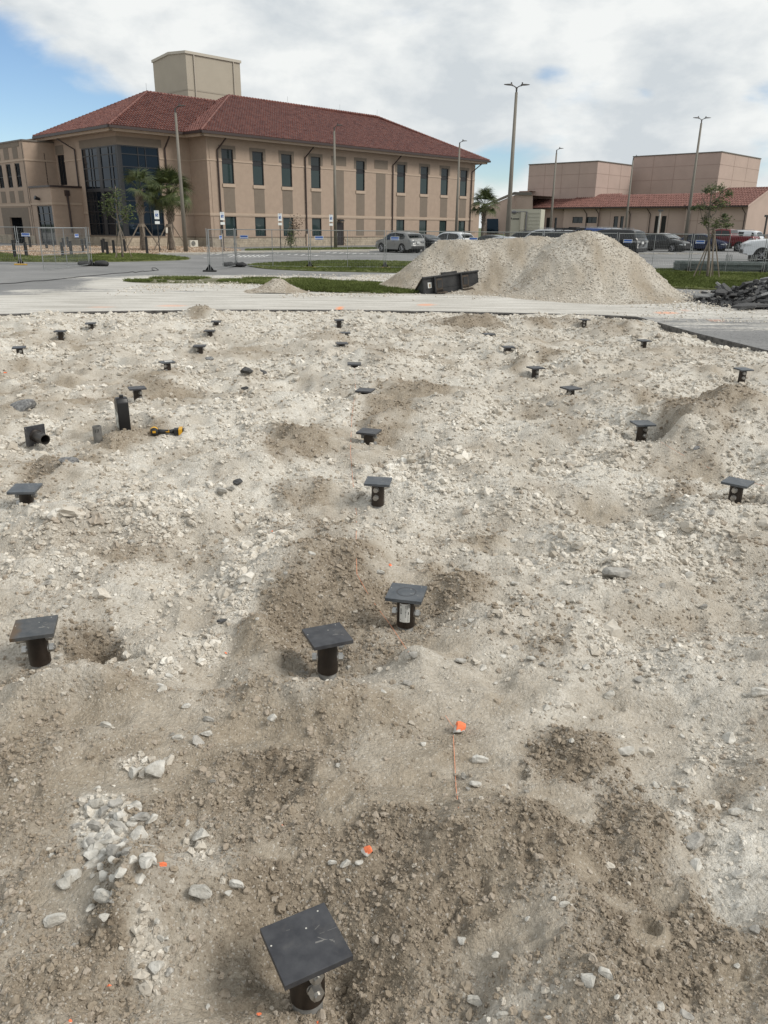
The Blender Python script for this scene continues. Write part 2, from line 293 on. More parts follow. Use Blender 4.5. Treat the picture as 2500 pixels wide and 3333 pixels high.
GRAV = [(480, 1280, 55, 60, .7), (560, 1190, 70, 45, .6), (430, 1380, 60, 38, .7), (345, 1440, 38, 26, .8), (245, 1800, 60, 80, 1), (320, 1655, 60, 22, .6), (340, 2080, 50, 90, .5), (1610, 1850, 100, 150, .95), (1500, 1560, 150, 150, .5), (1480, 1760, 34, 34, .7), (1350, 1180, 260, 70, .6), (450, 1850, 40, 60, .35), (90, 1240, 120, 30, .7), (500, 1880, 50, 60, .3), (250, 1300, 60, 25, .5), (1080, 2190, 100, 30, .4), (650, 1370, 30, 16, .2)]
SMOOTH = [(735, 1770, 60, 45), (715, 1715, 45, 30), (1200, 1740, 100, 50), (300, 1560, 170, 40), (860, 1660, 110, 60), (560, 1600, 120, 40), (1100, 2050, 110, 50), (1390, 2020, 50, 50), (1330, 1955, 50, 30), (1440, 1925, 45, 28), (1580, 2110, 50, 40), (960, 1400, 70, 30), (1090, 1520, 60, 30), (150, 1960, 90, 60), (250, 1700, 160, 40), (870, 1750, 90, 40), (1130, 2010, 70, 40), (1250, 1900, 40, 30), (600, 1860, 60, 20)]
def zones(x, y, full=False):
    u, v = topx(x, y, np.zeros_like(x)+.03); u = u/DS; v = v/DS
    w = fbm(x, y, 1.1, 4, 61)*60*np.clip((v-640)/500, .15, 1.3); w2 = fbm(x, y, 1.3, 4, 77)*45*np.clip((v-640)/700, .1, 1.2)
    u2 = u + w; v2 = v + w2*.6
    wq = .9*fbm(x, y, 3.2, 4, 88, .6); right = sstep(950, 1250, u2)
    dirt = .12 + .32*sstep(1080, 1300, v2)*(1-.35*right) + .46*sstep(1400, 1600, v2)*(1-.45*right*(1-sstep(1850, 2000, v2)))
    dark = .10 + .32*sstep(1480, 1850, v2)*(1-.5*sstep(1200, 1450, u2))
    for a, b, rx, ry, dd, dk in ZONES:
        q = ((u2-a)/rx/1.15)**2 + ((v2-b)/ry/1.15)**2 + wq
        g = 1-sstep(.2, 1.7, q)
        dirt = dirt + (dd-dirt)*g*(dd > dirt); dark = dark + (dk-dark)*g*(dk > dark)
    nf = fbm(x*.8, y*1.1, .8, 5, 53, .62); dirt = dirt + 1.45*np.maximum(0, nf-.03)*sstep(660, 760, v)*(1-.35*right)
    hh_ = fbm(x, y, 1.35, 4, 8); dirt = dirt + .6*np.maximum(0, -hh_)*sstep(660, 760, v)
    dirt = dirt + .5*fbm(x, y, 2.6, 5, 51, .62); dark = dark + .5*fbm(x, y, 3.4, 5, 55, .6)*np.clip(dirt, 0, 1)
    sm = np.zeros_like(x); u3 = u + w*.3; v3 = v + w2*.2
    for a, b, rx, ry in SMOOTH:
        sm = np.maximum(sm, 1-sstep(.5, 1.15, ((u3-a)/rx)**2 + ((v3-b)/ry)**2))
    sm = np.maximum(sm, sstep(.10, .34, fbm(x, y, 1.25, 4, 171, .5))*sstep(1340, 1480, v)*.85*(1-np.clip(dark*1.3, 0, 1)))
    for a, b, rx, ry, k in GRAV:
        g = 1-sstep(.25, 1.4, ((u2-a)/rx)**2 + ((v2-b)/ry)**2 + wq*.6)
        dirt = dirt*(1-k*g); dark = dark*(1-k*g)
    dark = dark*(1-.9*sm); dirt = np.maximum(dirt, .8*sm*(v > 1380))
    dirt = np.clip(dirt, 0, 1); dark = np.clip(dark, 0, 1)
    return (dirt, dark, sm) if full else (dirt, dark)
def grid_mesh(name, X, Y, Z, keep=None, attrs=None, smooth=True):
    nr, nc = X.shape
    co = np.stack([X, Y, Z], -1).reshape(-1, 3)
    i = np.arange(nr*nc).reshape(nr, nc)
    q = np.stack([i[:-1, :-1], i[:-1, 1:], i[1:, 1:], i[1:, :-1]], -1).reshape(-1, 4)
    if keep is not None: q = q[keep.reshape(-1)]
    used = np.unique(q); rem = np.full(nr*nc, -1); rem[used] = np.arange(len(used))
    q = rem[q]; co = co[used]
    me = bpy.data.meshes.new(name)
    me.vertices.add(len(co)); me.vertices.foreach_set('co', co.astype(np.float32).ravel())
    me.loops.add(q.size); me.loops.foreach_set('vertex_index', q.astype(np.int32).ravel())
    me.polygons.add(len(q)); me.polygons.foreach_set('loop_start', np.arange(0, q.size, 4, dtype=np.int32)); me.polygons.foreach_set('loop_total', np.full(len(q), 4, np.int32))
    me.update(calc_edges=True)
    me.polygons.foreach_set('use_smooth', np.full(len(q), smooth))
    for k, a in (attrs or {}).items():
        at_ = me.attributes.new(k, 'FLOAT', 'POINT'); at_.data.foreach_set('value', a.reshape(-1)[used].astype(np.float32))
    o = bpy.data.objects.new(name, me); COL.objects.link(o)
    return o
# ---- soil material (colour from what lies there, plus shade painted into one hollow)
def attr_node(t, name, typ='GEOMETRY'):
    n = t.nodes.new('ShaderNodeAttribute'); n.attribute_name = name; n.attribute_type = typ; return n
GRAVEL_A, GRAVEL_B = (.43, .40, .35), (.69, .66, .60)
DIRT_A, DIRT_B = (.27, .225, .17), (.42, .365, .29)
DARK_A, DARK_B = (.185, .15, .112), (.305, .256, .197)
def ramp(t, fac, cols, pos=None):
    r = t.nodes.new('ShaderNodeValToRGB'); e = r.color_ramp.elements
    while len(e) < len(cols): e.new(.5)
    for i, c in enumerate(cols):
        e[i].position = pos[i] if pos else i/(len(cols)-1); e[i].color = (*c, 1)
    t.links.new(fac, r.inputs[0]); return r.outputs[0]
def mixc(t, fac, a, b):
    m = t.nodes.new('ShaderNodeMix'); m.data_type = 'RGBA'
    if hasattr(fac, 'links'): t.links.new(fac, m.inputs[0])
    else: m.inputs[0].default_value = fac
    for s, v in ((6, a), (7, b)):
        if hasattr(v, 'links'): t.links.new(v, m.inputs[s])
        else: m.inputs[s].default_value = (*v, 1)
    return m.outputs[2]
def soil_material():
    m = bpy.data.materials.new('limestone_gravel_and_sand'); m.use_nodes = True; t = m.node_tree; b = t.nodes['Principled BSDF']
    b.inputs['Roughness'].default_value = .95; b.inputs['Specular IOR Level'].default_value = .2
    g = t.nodes.new('ShaderNodeNewGeometry')
    def noise(s, d=5, r=.6):
        n = t.nodes.new('ShaderNodeTexNoise'); n.inputs['Scale'].default_value = s; n.inputs['Detail'].default_value = d; n.inputs['Roughness'].default_value = r
        t.links.new(g.outputs['Position'], n.inputs['Vector']); return n.outputs[0]
    def voro(s):
        n = t.nodes.new('ShaderNodeTexVoronoi'); n.inputs['Scale'].default_value = s; t.links.new(g.outputs['Position'], n.inputs['Vector']); return n
    v1, v2 = voro(55), voro(150)
    sp = t.nodes.new('ShaderNodeSeparateColor'); t.links.new(v1.outputs['Color'], sp.inputs[0])
    sp2 = t.nodes.new('ShaderNodeSeparateColor'); t.links.new(v2.outputs['Color'], sp2.inputs[0])
    cell = wmath('ADD', wmath('MULTIPLY', sp.outputs[0], .4, tree=t), wmath('MULTIPLY', sp2.outputs[1], .35, tree=t), tree=t)
    cell = wmath('ADD', cell, wmath('MULTIPLY', noise(9), .35, tree=t), tree=t)
    gravel = ramp(t, cell, [GRAVEL_A, (.57, .54, .48), GRAVEL_B], [.2, .5, .8])
    nd = wmath('ADD', wmath('MULTIPLY', noise(14, 8, .7), .8, tree=t), wmath('MULTIPLY', sp2.outputs[0], .2, tree=t), tree=t)
    dirtc = ramp(t, nd, [DIRT_A, DIRT_B], [.35, .68]); darkc = ramp(t, nd, [DARK_A, DARK_B], [.36, .66])
    soil = mixc(t, attr_node(t, 'dark').outputs['Fac'], dirtc, darkc)
    # white flecks of crushed stone in the sand
    fl = wmath('GREATER_THAN', sp2.outputs[2], .95, tree=t)
    soil = mixc(t, wmath('MULTIPLY', fl, .5, tree=t), soil, (.6, .57, .52))
    col = mixc(t, attr_node(t, 'dirt').outputs['Fac'], gravel, soil)
    t.links.new(col, b.inputs['Base Color'])
    hh = wmath('ADD', wmath('MULTIPLY', noise(60, 6, .7), .012, tree=t), wmath('MULTIPLY', v2.outputs['Distance'], -.004, tree=t), tree=t)
    hh = wmath('ADD', hh, wmath('MULTIPLY', v1.outputs['Distance'], -.008, tree=t), tree=t)
    bp = t.nodes.new('ShaderNodeBump'); bp.inputs['Distance'].default_value = 1.0; bp.inputs['Strength'].default_value = .9
    t.links.new(hh, bp.inputs['Height']); t.links.new(bp.outputs[0], b.inputs['Normal'])
    return m
M_SOIL = soil_material()
rows, cols = 620, 470
yy = np.geomspace(.55 + 1.2, 21.8 + 1.2, rows) - 1.2
uu = np.linspace(-1.25, 1.25, cols)
Y = np.repeat(yy[:, None], cols, 1); X = uu[None, :]*(yy[:, None]*.64 + .75) + .0*Y
DIRT, DARK = zones(X, Y)
Z = hfield(X, Y)
xc = (X[:-1, :-1]+X[1:, 1:])/2; yc = (Y[:-1, :-1]+Y[1:, 1:])/2
pad = grid_mesh('excavated_ground', X, Y, Z, keep=(yc < edge_y(xc)+.25), attrs=dict(dirt=DIRT, dark=DARK))
pad.data.materials.append(M_SOIL); tag(pad, kind='structure')
# ---- surrounding asphalt and haul road
M_ASPH = bpy.data.materials.new('dusty_asphalt'); M_ASPH.use_nodes = True
def asphalt_material(m):
    t = m.node_tree; b = t.nodes['Principled BSDF']; b.inputs['Roughness'].default_value = .9; b.inputs['Specular IOR Level'].default_value = .25
    g = t.nodes.new('ShaderNodeNewGeometry')
    def noise(s, d=5, r=.6, sc=None):
        n = t.nodes.new('ShaderNodeTexNoise'); n.inputs['Scale'].default_value = s; n.inputs['Detail'].default_value = d; n.inputs['Roughness'].default_value = r
        if sc:
            q = t.nodes.new('ShaderNodeMapping'); q.inputs['Scale'].default_value = sc; t.links.new(g.outputs['Position'], q.inputs[0]); t.links.new(q.outputs[0], n.inputs['Vector'])
        else: t.links.new(g.outputs['Position'], n.inputs['Vector'])
        return n.outputs[0]
    asph = ramp(t, wmath('ADD', wmath('MULTIPLY', noise(40, 3), .5, tree=t), wmath('MULTIPLY', noise(.35, 5), .5, tree=t), tree=t), [(.155, .155, .155), (.25, .248, .245)], [.38, .62])
    dustc = ramp(t, wmath('ADD', wmath('MULTIPLY', noise(1.2, 6, .65, (.35, 2.2, 1)), .75, tree=t), wmath('MULTIPLY', noise(30, 3), .25, tree=t), tree=t), [(.33, .31, .275), (.50, .48, .44), (.64, .62, .58)], [.34, .52, .68])
    d = attr_node(t, 'dust').outputs['Fac']
    k = wmath('ADD', d, wmath('MULTIPLY', wmath('SUBTRACT', wmath('ADD', wmath('MULTIPLY', noise(1.1, 8, .68, (.4, 1.6, 1)), .65, tree=t), wmath('MULTIPLY', noise(7, 5, .7), .35, tree=t), tree=t), .5, tree=t), 2.4, tree=t), tree=t)
    mr = t.nodes.new('ShaderNodeMapRange'); mr.interpolation_type = 'SMOOTHSTEP'; mr.inputs['From Min'].default_value = .32; mr.inputs['From Max'].default_value = .72
    t.links.new(k, mr.inputs['Value'])
    # speckle of dark chips
    v = t.nodes.new('ShaderNodeTexVoronoi'); v.inputs['Scale'].default_value = 24; t.links.new(g.outputs['Position'], v.inputs['Vector'])
    sc = t.nodes.new('ShaderNodeSeparateColor'); t.links.new(v.outputs['Color'], sc.inputs[0])
    chip = wmath('MULTIPLY', wmath('GREATER_THAN', sc.outputs[0], .86, tree=t), .45, tree=t)
    c = mixc(t, mr.outputs[0], asph, dustc); c = mixc(t, wmath('MULTIPLY', chip, attr_node(t, 'chips').outputs['Fac'], tree=t), c, (.07, .07, .072))
    # orange survey paint sprayed on the slab
    pnt = mixc(t, attr_node(t, 'paint').outputs['Fac'], c, (.85, .30, .12))
    t.links.new(pnt, b.inputs['Base Color'])
    bp = t.nodes.new('ShaderNodeBump'); bp.inputs['Distance'].default_value = .006; t.links.new(noise(55, 4, .7), bp.inputs['Height']); t.links.new(bp.outputs[0], b.inputs['Normal'])
asphalt_material(M_ASPH)
xs = np.concatenate([np.arange(-60, -14, 1.0), np.arange(-14, 6.3, .14), np.arange(6.3, 9.7, .03), np.arange(9.7, 22, .2), np.arange(22, 70, 1.2)])
tt = np.linspace(0, 1, 190)**1.6
XS = np.repeat(xs[None, :], len(tt), 0); e0 = edge_y(xs); YS = e0[None, :] + (128-e0[None, :])*tt[:, None]
# lift every quad of the far lot flat; slight roll near the cut
ZS = np.zeros_like(XS) + .006*fbm(XS, YS, .6, 3, 12)*sstep(60, 20, YS)
u_, v_ = topx(XS, YS, 0*XS)
dust = np.zeros_like(XS)
def blob(cx, cy, rx, ry, k):
    q = ((u_-cx)/rx)**2 + ((v_-cy)/ry)**2
    return k*(1-sstep(.35, 1.4, q))
topline = np.interp(u_, [-600, 0, 380, 900, 1300, 1900, 2100, 2300, 2600], [972, 962, 948, 952, 950, 975, 1000, 1012, 1020])
botline = np.interp(u_, [-600, 1800, 2050, 2300, 2600], [1200, 1200, 1028, 1032, 1036])
front = sstep(-8, 6, v_-topline)*(1-sstep(-6, 10, v_-botline))*(XS > -40)
dust = np.maximum(dust, front*1.05)
dust = np.maximum(dust, .50*sstep(-30, 25, v_-(topline-25))*(u_ > 200)*(XS > -40)*(1-sstep(30, 60, v_-botline)))
for bb in ((700, 905, 420, 12, .62), (1150, 925, 320, 26, .95), (500, 925, 260, 30, .8), (760, 935, 200, 25, .9), (2100, 985, 240, 26, .9), (2350, 1000, 250, 30, .75), (2200, 1045, 200, 8, .3), (2400, 1060, 200, 8, .3), (150, 950, 160, 10, .55), (1300, 900, 200, 10, .7), (300, 905, 130, 6, .5)): dust = np.maximum(dust, blob(*bb))
dust = np.where(v_ < 880, np.minimum(dust, .12), dust)
chips = sstep(6.2, 7.5, XS)*(YS < 23) + .3*(YS < 26)
paint = np.zeros_like(XS)
for (a, b_, rx, ry, k) in ((1387, 992, 30, 3.5, .5), (560, 995, 50, 3, .35), (2170, 1018, 40, 3, .6), (2330, 1043, 30, 2.5, .35), (1103, 1003, 7, 10, .9), (2230, 1010, 20, 2, .3), (330, 1000, 40, 2.5, .25)): paint = np.maximum(paint, blob(a, b_, rx, ry, k))
chalk = ((np.abs((u_ - 962) - (985-v_)*.25) < 6) & (v_ > 958) & (v_ < 1000))
dust = np.where(chalk, 1.6, dust)
lot = grid_mesh('asphalt_road', XS, YS, ZS, attrs=dict(dust=dust, chips=np.clip(chips, 0, 1), paint=paint))
lot.data.materials.append(M_ASPH); tag(lot, kind='structure')
# broken face of the cut slab
M_CUT = mat('cut_asphalt_face', (.10, .095, .09), .95, var=.45, vscale=9, bump=.01, bscale=30)
mb = MB(); xq = xs[(xs > -30) & (xs < 9.6)]; eq = edge_y(xq)
rag = .03*fbm(xq, xq*0, 6, 3, 5)
k = len(xq)
vs_ = [(xq[i], eq[i], .003) for i in range(k)] + [(xq[i]+.0, eq[i]-.02-abs(rag[i]), -.02) for i in range(k)] + [(xq[i], eq[i]-.005+rag[i]*.5, -.16) for i in range(k)]
mb.add(vs_, [(i, i+1, k+i+1, k+i) for i in range(k-1)] + [(k+i, k+i+1, 2*k+i+1, 2*k+i) for i in range(k-1)])
o = mb.build('slab_cut_face', M_CUT); tag(o, kind='structure')
# the wide ground below and beyond everything
M_FAR = mat('far_grass', (.09, .115, .045), .95, var=.3, vscale=.6)
mb = MB(); mb.quad((-900, -300, -.30), (900, -300, -.30), (900, 1600, -.30), (-900, 1600, -.30))
tag(mb.build('ground', M_SOIL), kind='structure')
mb = MB(); mb.quad((-900, 127.9, -.02), (900, 127.9, -.02), (900, 1600, -.02), (-900, 1600, -.02)); tag(mb.build('far_ground', M_FAR), kind='structure')
# ------------------------------------------------------------------ scattering (uncountable small stones, clods, grass)
def scatter(name, pts, scl, rot, tint, material, kind='rock', variants=6, soft=True, seed=0):
    n = len(pts); me = bpy.data.meshes.new(name); me.vertices.add(n); me.vertices.foreach_set('co', np.asarray(pts, np.float32).ravel())
    a = me.attributes.new('scl', 'FLOAT_VECTOR', 'POINT'); a.data.foreach_set('vector', np.asarray(scl, np.float32).ravel())
    a = me.attributes.new('rot', 'FLOAT_VECTOR', 'POINT'); a.data.foreach_set('vector', np.asarray(rot, np.float32).ravel())
    a = me.attributes.new('tint', 'FLOAT', 'POINT'); a.data.foreach_set('value', np.asarray(tint, np.float32))
    a = me.attributes.new('pick', 'INT', 'POINT'); a.data.foreach_set('value', RNG.integers(0, variants, n).astype(np.int32))
    o = bpy.data.objects.new(name, me); COL.objects.link(o); me.materials.append(material)
    g = bpy.data.node_groups.new(name, 'GeometryNodeTree')
    g.interface.new_socket('Geometry', in_out='INPUT', socket_type='NodeSocketGeometry'); g.interface.new_socket('Geometry', in_out='OUTPUT', socket_type='NodeSocketGeometry')
    gi = g.nodes.new('NodeGroupInput'); go = g.nodes.new('NodeGroupOutput'); L = g.links.new
    g2i = g.nodes.new('GeometryNodeGeometryToInstance')
    for k in range(variants):
        if kind == 'rock':
            s = g.nodes.new('GeometryNodeMeshIcoSphere'); s.inputs['Radius'].default_value = .5; s.inputs['Subdivisions'].default_value = 2
            sp = g.nodes.new('GeometryNodeSetPosition'); L(s.outputs[0], sp.inputs[0])
            nz = g.nodes.new('ShaderNodeTexNoise'); nz.noise_dimensions = '4D'; nz.inputs['W'].default_value = k*3.7 + seed; nz.inputs['Scale'].default_value = 2.1; nz.inputs['Detail'].default_value = 2
            sb = g.nodes.new('ShaderNodeVectorMath'); sb.operation = 'SUBTRACT'; L(nz.outputs['Color'], sb.inputs[0]); sb.inputs[1].default_value = (.5, .5, .5)
            ml = g.nodes.new('ShaderNodeVectorMath'); ml.operation = 'SCALE'; L(sb.outputs[0], ml.inputs[0]); ml.inputs['Scale'].default_value = 1.35
            L(ml.outputs[0], sp.inputs['Offset']); res = sp.outputs[0]
            if soft:
                ss = g.nodes.new('GeometryNodeSetShadeSmooth'); L(res, ss.inputs[0]); res = ss.outputs[0]
        else:      # tuft of blades
            j = g.nodes.new('GeometryNodeJoinGeometry'); rr = random.Random(k)
            for q in range(7):
                c = g.nodes.new('GeometryNodeMeshCone'); c.inputs['Vertices'].default_value = 3; c.inputs['Radius Bottom'].default_value = .07; c.inputs['Depth'].default_value = 1
                tr = g.nodes.new('GeometryNodeTransform'); L(c.outputs[0], tr.inputs[0]); tr.inputs['Translation'].default_value = (rr.uniform(-.3, .3), rr.uniform(-.3, .3), 0)
                tr.inputs['Rotation'].default_value = (rr.uniform(-.6, .6), rr.uniform(-.6, .6), rr.uniform(0, 6)); tr.inputs['Scale'].default_value = (1, 1, rr.uniform(.6, 1)); L(tr.outputs[0], j.inputs[0])
            res = j.outputs[0]
        sm = g.nodes.new('GeometryNodeSetMaterial'); sm.inputs['Material'].default_value = material; L(res, sm.inputs[0]); L(sm.outputs[0], g2i.inputs[0])
    ip = g.nodes.new('GeometryNodeInstanceOnPoints'); L(gi.outputs[0], ip.inputs['Points']); L(g2i.outputs[0], ip.inputs['Instance'])
    ip.inputs['Pick Instance'].default_value = True
    def na(nm, t):
        q = g.nodes.new('GeometryNodeInputNamedAttribute'); q.data_type = t; q.inputs['Name'].default_value = nm; return q.outputs[0]
    L(na('pick', 'INT'), ip.inputs['Instance Index']); L(na('rot', 'FLOAT_VECTOR'), ip.inputs['Rotation']); L(na('scl', 'FLOAT_VECTOR'), ip.inputs['Scale'])
    L(ip.outputs[0], go.inputs[0])
    md = o.modifiers.new('scatter', 'NODES'); md.node_group = g
    tag(o, kind='stuff')
    return o
def inst_material(name, stops, pos=None, rough=.95, vs=60, amt=.35):
    m = bpy.data.materials.new(name); m.use_nodes = True; t = m.node_tree; b = t.nodes['Principled BSDF']; b.inputs['Roughness'].default_value = rough; b.inputs['Specular IOR Level'].default_value = .2
    a = attr_node(t, 'tint', 'INSTANCER'); g = t.nodes.new('ShaderNodeNewGeometry')
    n = t.nodes.new('ShaderNodeTexNoise'); n.inputs['Scale'].default_value = vs; n.inputs['Detail'].default_value = 4; t.links.new(g.outputs['Position'], n.inputs['Vector'])
    f = wmath('ADD', a.outputs['Fac'], wmath('MULTIPLY', wmath('SUBTRACT', n.outputs[0], .5, tree=t), amt, tree=t), tree=t)
    t.links.new(ramp(t, f, stops, pos), b.inputs['Base Color']); return m
M_STONE = inst_material('limestone_pebbles', [DARK_A, DARK_B, (.35, .30, .245), (.45, .41, .35), (.59, .55, .485), (.74, .71, .65)], [0, .18, .32, .5, .75, 1])
n = 420000
s_ = RNG.uniform(0, 1, n); yv = (.6+1.2)*((21.6+1.2)/(.6+1.2))**(s_**.92) - 1.2; xv = RNG.uniform(-1.08, 1.08, n)*(yv*.60+.72)
ok = (yv < edge_y(xv)-.03); xv = xv[ok]; yv = yv[ok]
di, dk, sm_ = zones(xv, yv, True); r1 = RNG.uniform(0, 1, len(xv))
clus = .42 + 1.25*fbm(xv, yv, 2.6, 4, 101)
p_stone = np.clip((1-di)**1.4*(.16+.95*np.clip(clus, 0, 2)), 0, 1)*.85 + .02
p_clod = (np.clip(dk*1.5, 0, 1)*di + .05*di)*(1-.85*sm_)*(1-.55*sstep(4, 8, yv)); p_stone = p_stone*(1-.6*sm_)
uu_, vv_ = topx(xv, yv, np.zeros_like(xv)+.03); uu_ = uu_/DS + fbm(xv, yv, 1.1, 4, 61)*50; vv_ = vv_/DS + fbm(xv, yv, 1.3, 4, 77)*22; boost = np.zeros_like(xv)
for a, b, rx, ry, k in GRAV[:7] + GRAV[9:12] + [(250, 1160, 200, 40, .8), (1160, 1090, 120, 30, .6), (1250, 1000, 160, 22, .6), (640, 1120, 200, 24, .5), (960, 1000, 130, 26, .6), (1420, 1170, 150, 40, .7)]:
    boost = np.maximum(boost, k*(1-sstep(.2, 1.3, ((uu_-a)/rx)**2 + ((vv_-b)/ry)**2)))
p_stone = np.clip(p_stone + .55*boost, 0, .97)
st = r1 < p_stone; cl = (~st) & (RNG.uniform(0, 1, len(xv)) < p_clod)
sel = st | cl; xv, yv, di, dk, st, boost = xv[sel], yv[sel], di[sel], dk[sel], st[sel], boost[sel]
zv = hfield(xv, yv, True)
d_ = np.sqrt(xv**2+yv**2+2.0**2)
spx = np.exp(RNG.normal(math.log(1.35), .60, len(xv)))
size = np.clip(spx*d_/769.0, .004, .052)
size = np.where(~st, np.clip(size*1.15, .005, .030), size)
size = size*np.where(st, np.where(di > .5, .8, 1.1), 1)*(1+.9*(RNG.uniform(0,1,len(xv))<.06)*st)
size = size*(1+.55*boost*st); m_ = len(xv)
scl = np.stack([size*RNG.uniform(.8, 1.3, m_), size*RNG.uniform(.7, 1.1, m_), size*RNG.uniform(.55, .9, m_)], 1)
rot = np.stack([RNG.normal(0, .35, m_), RNG.normal(0, .35, m_), RNG.uniform(0, 6.28, m_)], 1)
tint = np.where(st, np.clip(RNG.normal(.70, .13, m_) - .24*di + .05*fbm(xv, yv, 1.2, 2, 71), .35, 1), np.clip(RNG.normal(.28, .08, m_) - .16*dk, 0, .5))
scatter('gravel', np.stack([xv, yv, zv + size*.10], 1), scl, rot, tint, M_STONE, soft=False)
# ------------------------------------------------------------------ materials for buildings
M_STUC = mat('beige_stucco', (.345, .265, .207), .9, var=.05, vscale=2, bump=.003, bscale=60)
M_STUB = mat('taupe_stucco', (.175, .142, .112), .9, var=.05, vscale=2, bump=.003, bscale=60)
M_TRIM = mat('pale_stucco_trim', (.40, .315, .245), .85, var=.04, vscale=3)
M_BRN = mat('dark_brown_metal', (.035, .022, .02), .45, spec=.5)
M_FRAME = mat('black_bronze_frame', (.012, .013, .016), .4)
M_STONE_V = mat('split_face_stone', (.36, .305, .235), .9, var=.2, vscale=1.6, bump=.012, bscale=14)
M_TILE = mat('terracotta_tile', (.108, .034, .027), .5, col2=(.185, .070, .053), vscale=1.6, detail=4, ramp=(.38, .62))
M_TILE2 = mat('terracotta_tile_far', (.12, .048, .038), .8, col2=(.20, .09, .072), vscale=2.2, detail=8, ramp=(.38, .62))
M_TOWER = mat('grey_beige_render', (.36, .325, .265), .85, var=.03, vscale=.8)
M_PINK = mat('pinkish_precast', (.41, .315, .275), .9, var=.05, vscale=.35)
M_PINKD = mat('brown_precast_base', (.17, .12, .10), .9, var=.06, vscale=1)
M_COPE = mat('grey_coping', (.12, .105, .09), .6)
def glass_mat(name, col, rough=.04, vscale=.5):
    m = mat(name, col, rough, spec=.5, coat=.0)
    t = m.node_tree; b = t.nodes['Principled BSDF']; g = t.nodes.new('ShaderNodeNewGeometry')
    n = t.nodes.new('ShaderNodeTexNoise'); n.inputs['Scale'].default_value = vscale; n.inputs['Detail'].default_value = 1; t.links.new(g.outputs['Position'], n.inputs['Vector'])
    bp = t.nodes.new('ShaderNodeBump'); bp.inputs['Distance'].default_value = .02; t.links.new(n.outputs[0], bp.inputs['Height']); t.links.new(bp.outputs[0], b.inputs['Coat Normal'])
    return m
M_GLASS = glass_mat('green_tinted_glass', (.010, .017, .019))
M_BLIND = glass_mat('glass_with_blind_behind', (.022, .038, .038))
M_GLASSB = glass_mat('blue_mirror_glass', (.004, .007, .011))
M_GLASSB.node_tree.nodes['Principled BSDF'].inputs['Specular IOR Level'].default_value = .42; M_GLASSB.node_tree.nodes['Principled BSDF'].inputs['Specular Tint'].default_value = (.38, .55, .75, 1)
def empty_m(name, origin, ang, **kw): return empty(name, origin, ang, **kw)
# wall in local frame: face at y = y0 looking to -y, running along x (or rotated by caller through fn)
def wall_faces(mb, x0, x1, z0, z1, ops, P, depth=.16):
    xs_ = sorted(set([x0, x1] + [v for o in ops for v in (o[0], o[1]) if x0 < v < x1])); zs_ = sorted(set([z0, z1] + [v for o in ops for v in (o[2], o[3]) if z0 < v < z1]))
    for a, b in zip(xs_, xs_[1:]):
        for c, d in zip(zs_, zs_[1:]):
            mx_, mz_ = (a+b)/2, (c+d)/2
            if any(o[0] < mx_ < o[1] and o[2] < mz_ < o[3] for o in ops): continue
            mb.quad(P(a, 0, c), P(b, 0, c), P(b, 0, d), P(a, 0, d))
    for o in ops:
        a, b, c, d = o[:4]; q = depth
        mb.quad(P(a, 0, c), P(a, q, c), P(b, q, c), P(b, 0, c)); mb.quad(P(a, 0, d), P(b, 0, d), P(b, q, d), P(a, q, d))
        mb.quad(P(a, 0, c), P(a, 0, d), P(a, q, d), P(a, q, c)); mb.quad(P(b, 0, c), P(b, q, c), P(b, q, d), P(b, 0, d))
def pbox(mb, P, a, b, y0, y1, c, d):
    v = [P(x, y, z) for x in (a, b) for y in (y0, y1) for z in (c, d)]
    mb.add(v, [(0, 1, 3, 2), (4, 6, 7, 5), (0, 4, 5, 1), (2, 3, 7, 6), (0, 2, 6, 4), (1, 5, 7, 3)])
def F(y0): return lambda x, y, z: (x, y0+y, z)                 # faces -b
def G(x0): return lambda s, y, z: (x0+y, s, z)                 # faces -a, running along b
def window(parent, P, a, b, c, d, vs=(), hs=(), depth=.13, fw=.07, gm=None, thick=()):
    mb = MB()
    for (p, q, r, s) in ((a, a+fw, c, d), (b-fw, b, c, d)): pbox(mb, P, p, q, depth-.06, depth+.02, r, s)
    for (r, s) in ((c, c+fw), (d-fw, d)): pbox(mb, P, a+fw, b-fw, depth-.06, depth+.02, r, s)
    fr = mb.build('window', M_FRAME, parent)
    bars = sorted(vs); hb = sorted(hs)
    def W(v, L): return next((w for q, w in thick if abs(q-v) < 1e-6), fw*.8)
    if bars or hb:
        mb = MB()
        for v in bars: w = W(v, 0); pbox(mb, P, v-w/2, v+w/2, depth-.05, depth+.015, c+fw, d-fw)
        for v in hb:
            w = W(v, 0); xs_ = [a+fw] + bars + [b-fw]
            for p, q in zip(xs_, xs_[1:]):
                p2 = p + (W(p, 0)/2 if p in bars else 0); q2 = q - (W(q, 0)/2 if q in bars else 0)
                pbox(mb, P, p2, q2, depth-.045, depth+.01, v-w/2, v+w/2)
        mb.build('mullion', M_FRAME, fr)
    xs_ = [a+fw*.5] + bars + [b-fw*.5]; zs_ = [c+fw*.5] + hb + [d-fw*.5]
    for i, (p, q) in enumerate(zip(xs_, xs_[1:])):
        for j, (r, s) in enumerate(zip(zs_, zs_[1:])):
            mb = MB(); pbox(mb, P, p+.004, q-.004, depth, depth+.012, r+.004, s-.004)
            g = gm(i, j) if callable(gm) else (gm or M_GLASS)
            mb.build('pane', g, fr)
    return fr
def back_box(mb, P, a, b, c, d, depth=.2): pbox(mb, P, a-.05, b+.05, depth, depth+.1, c-.05, d+.05)
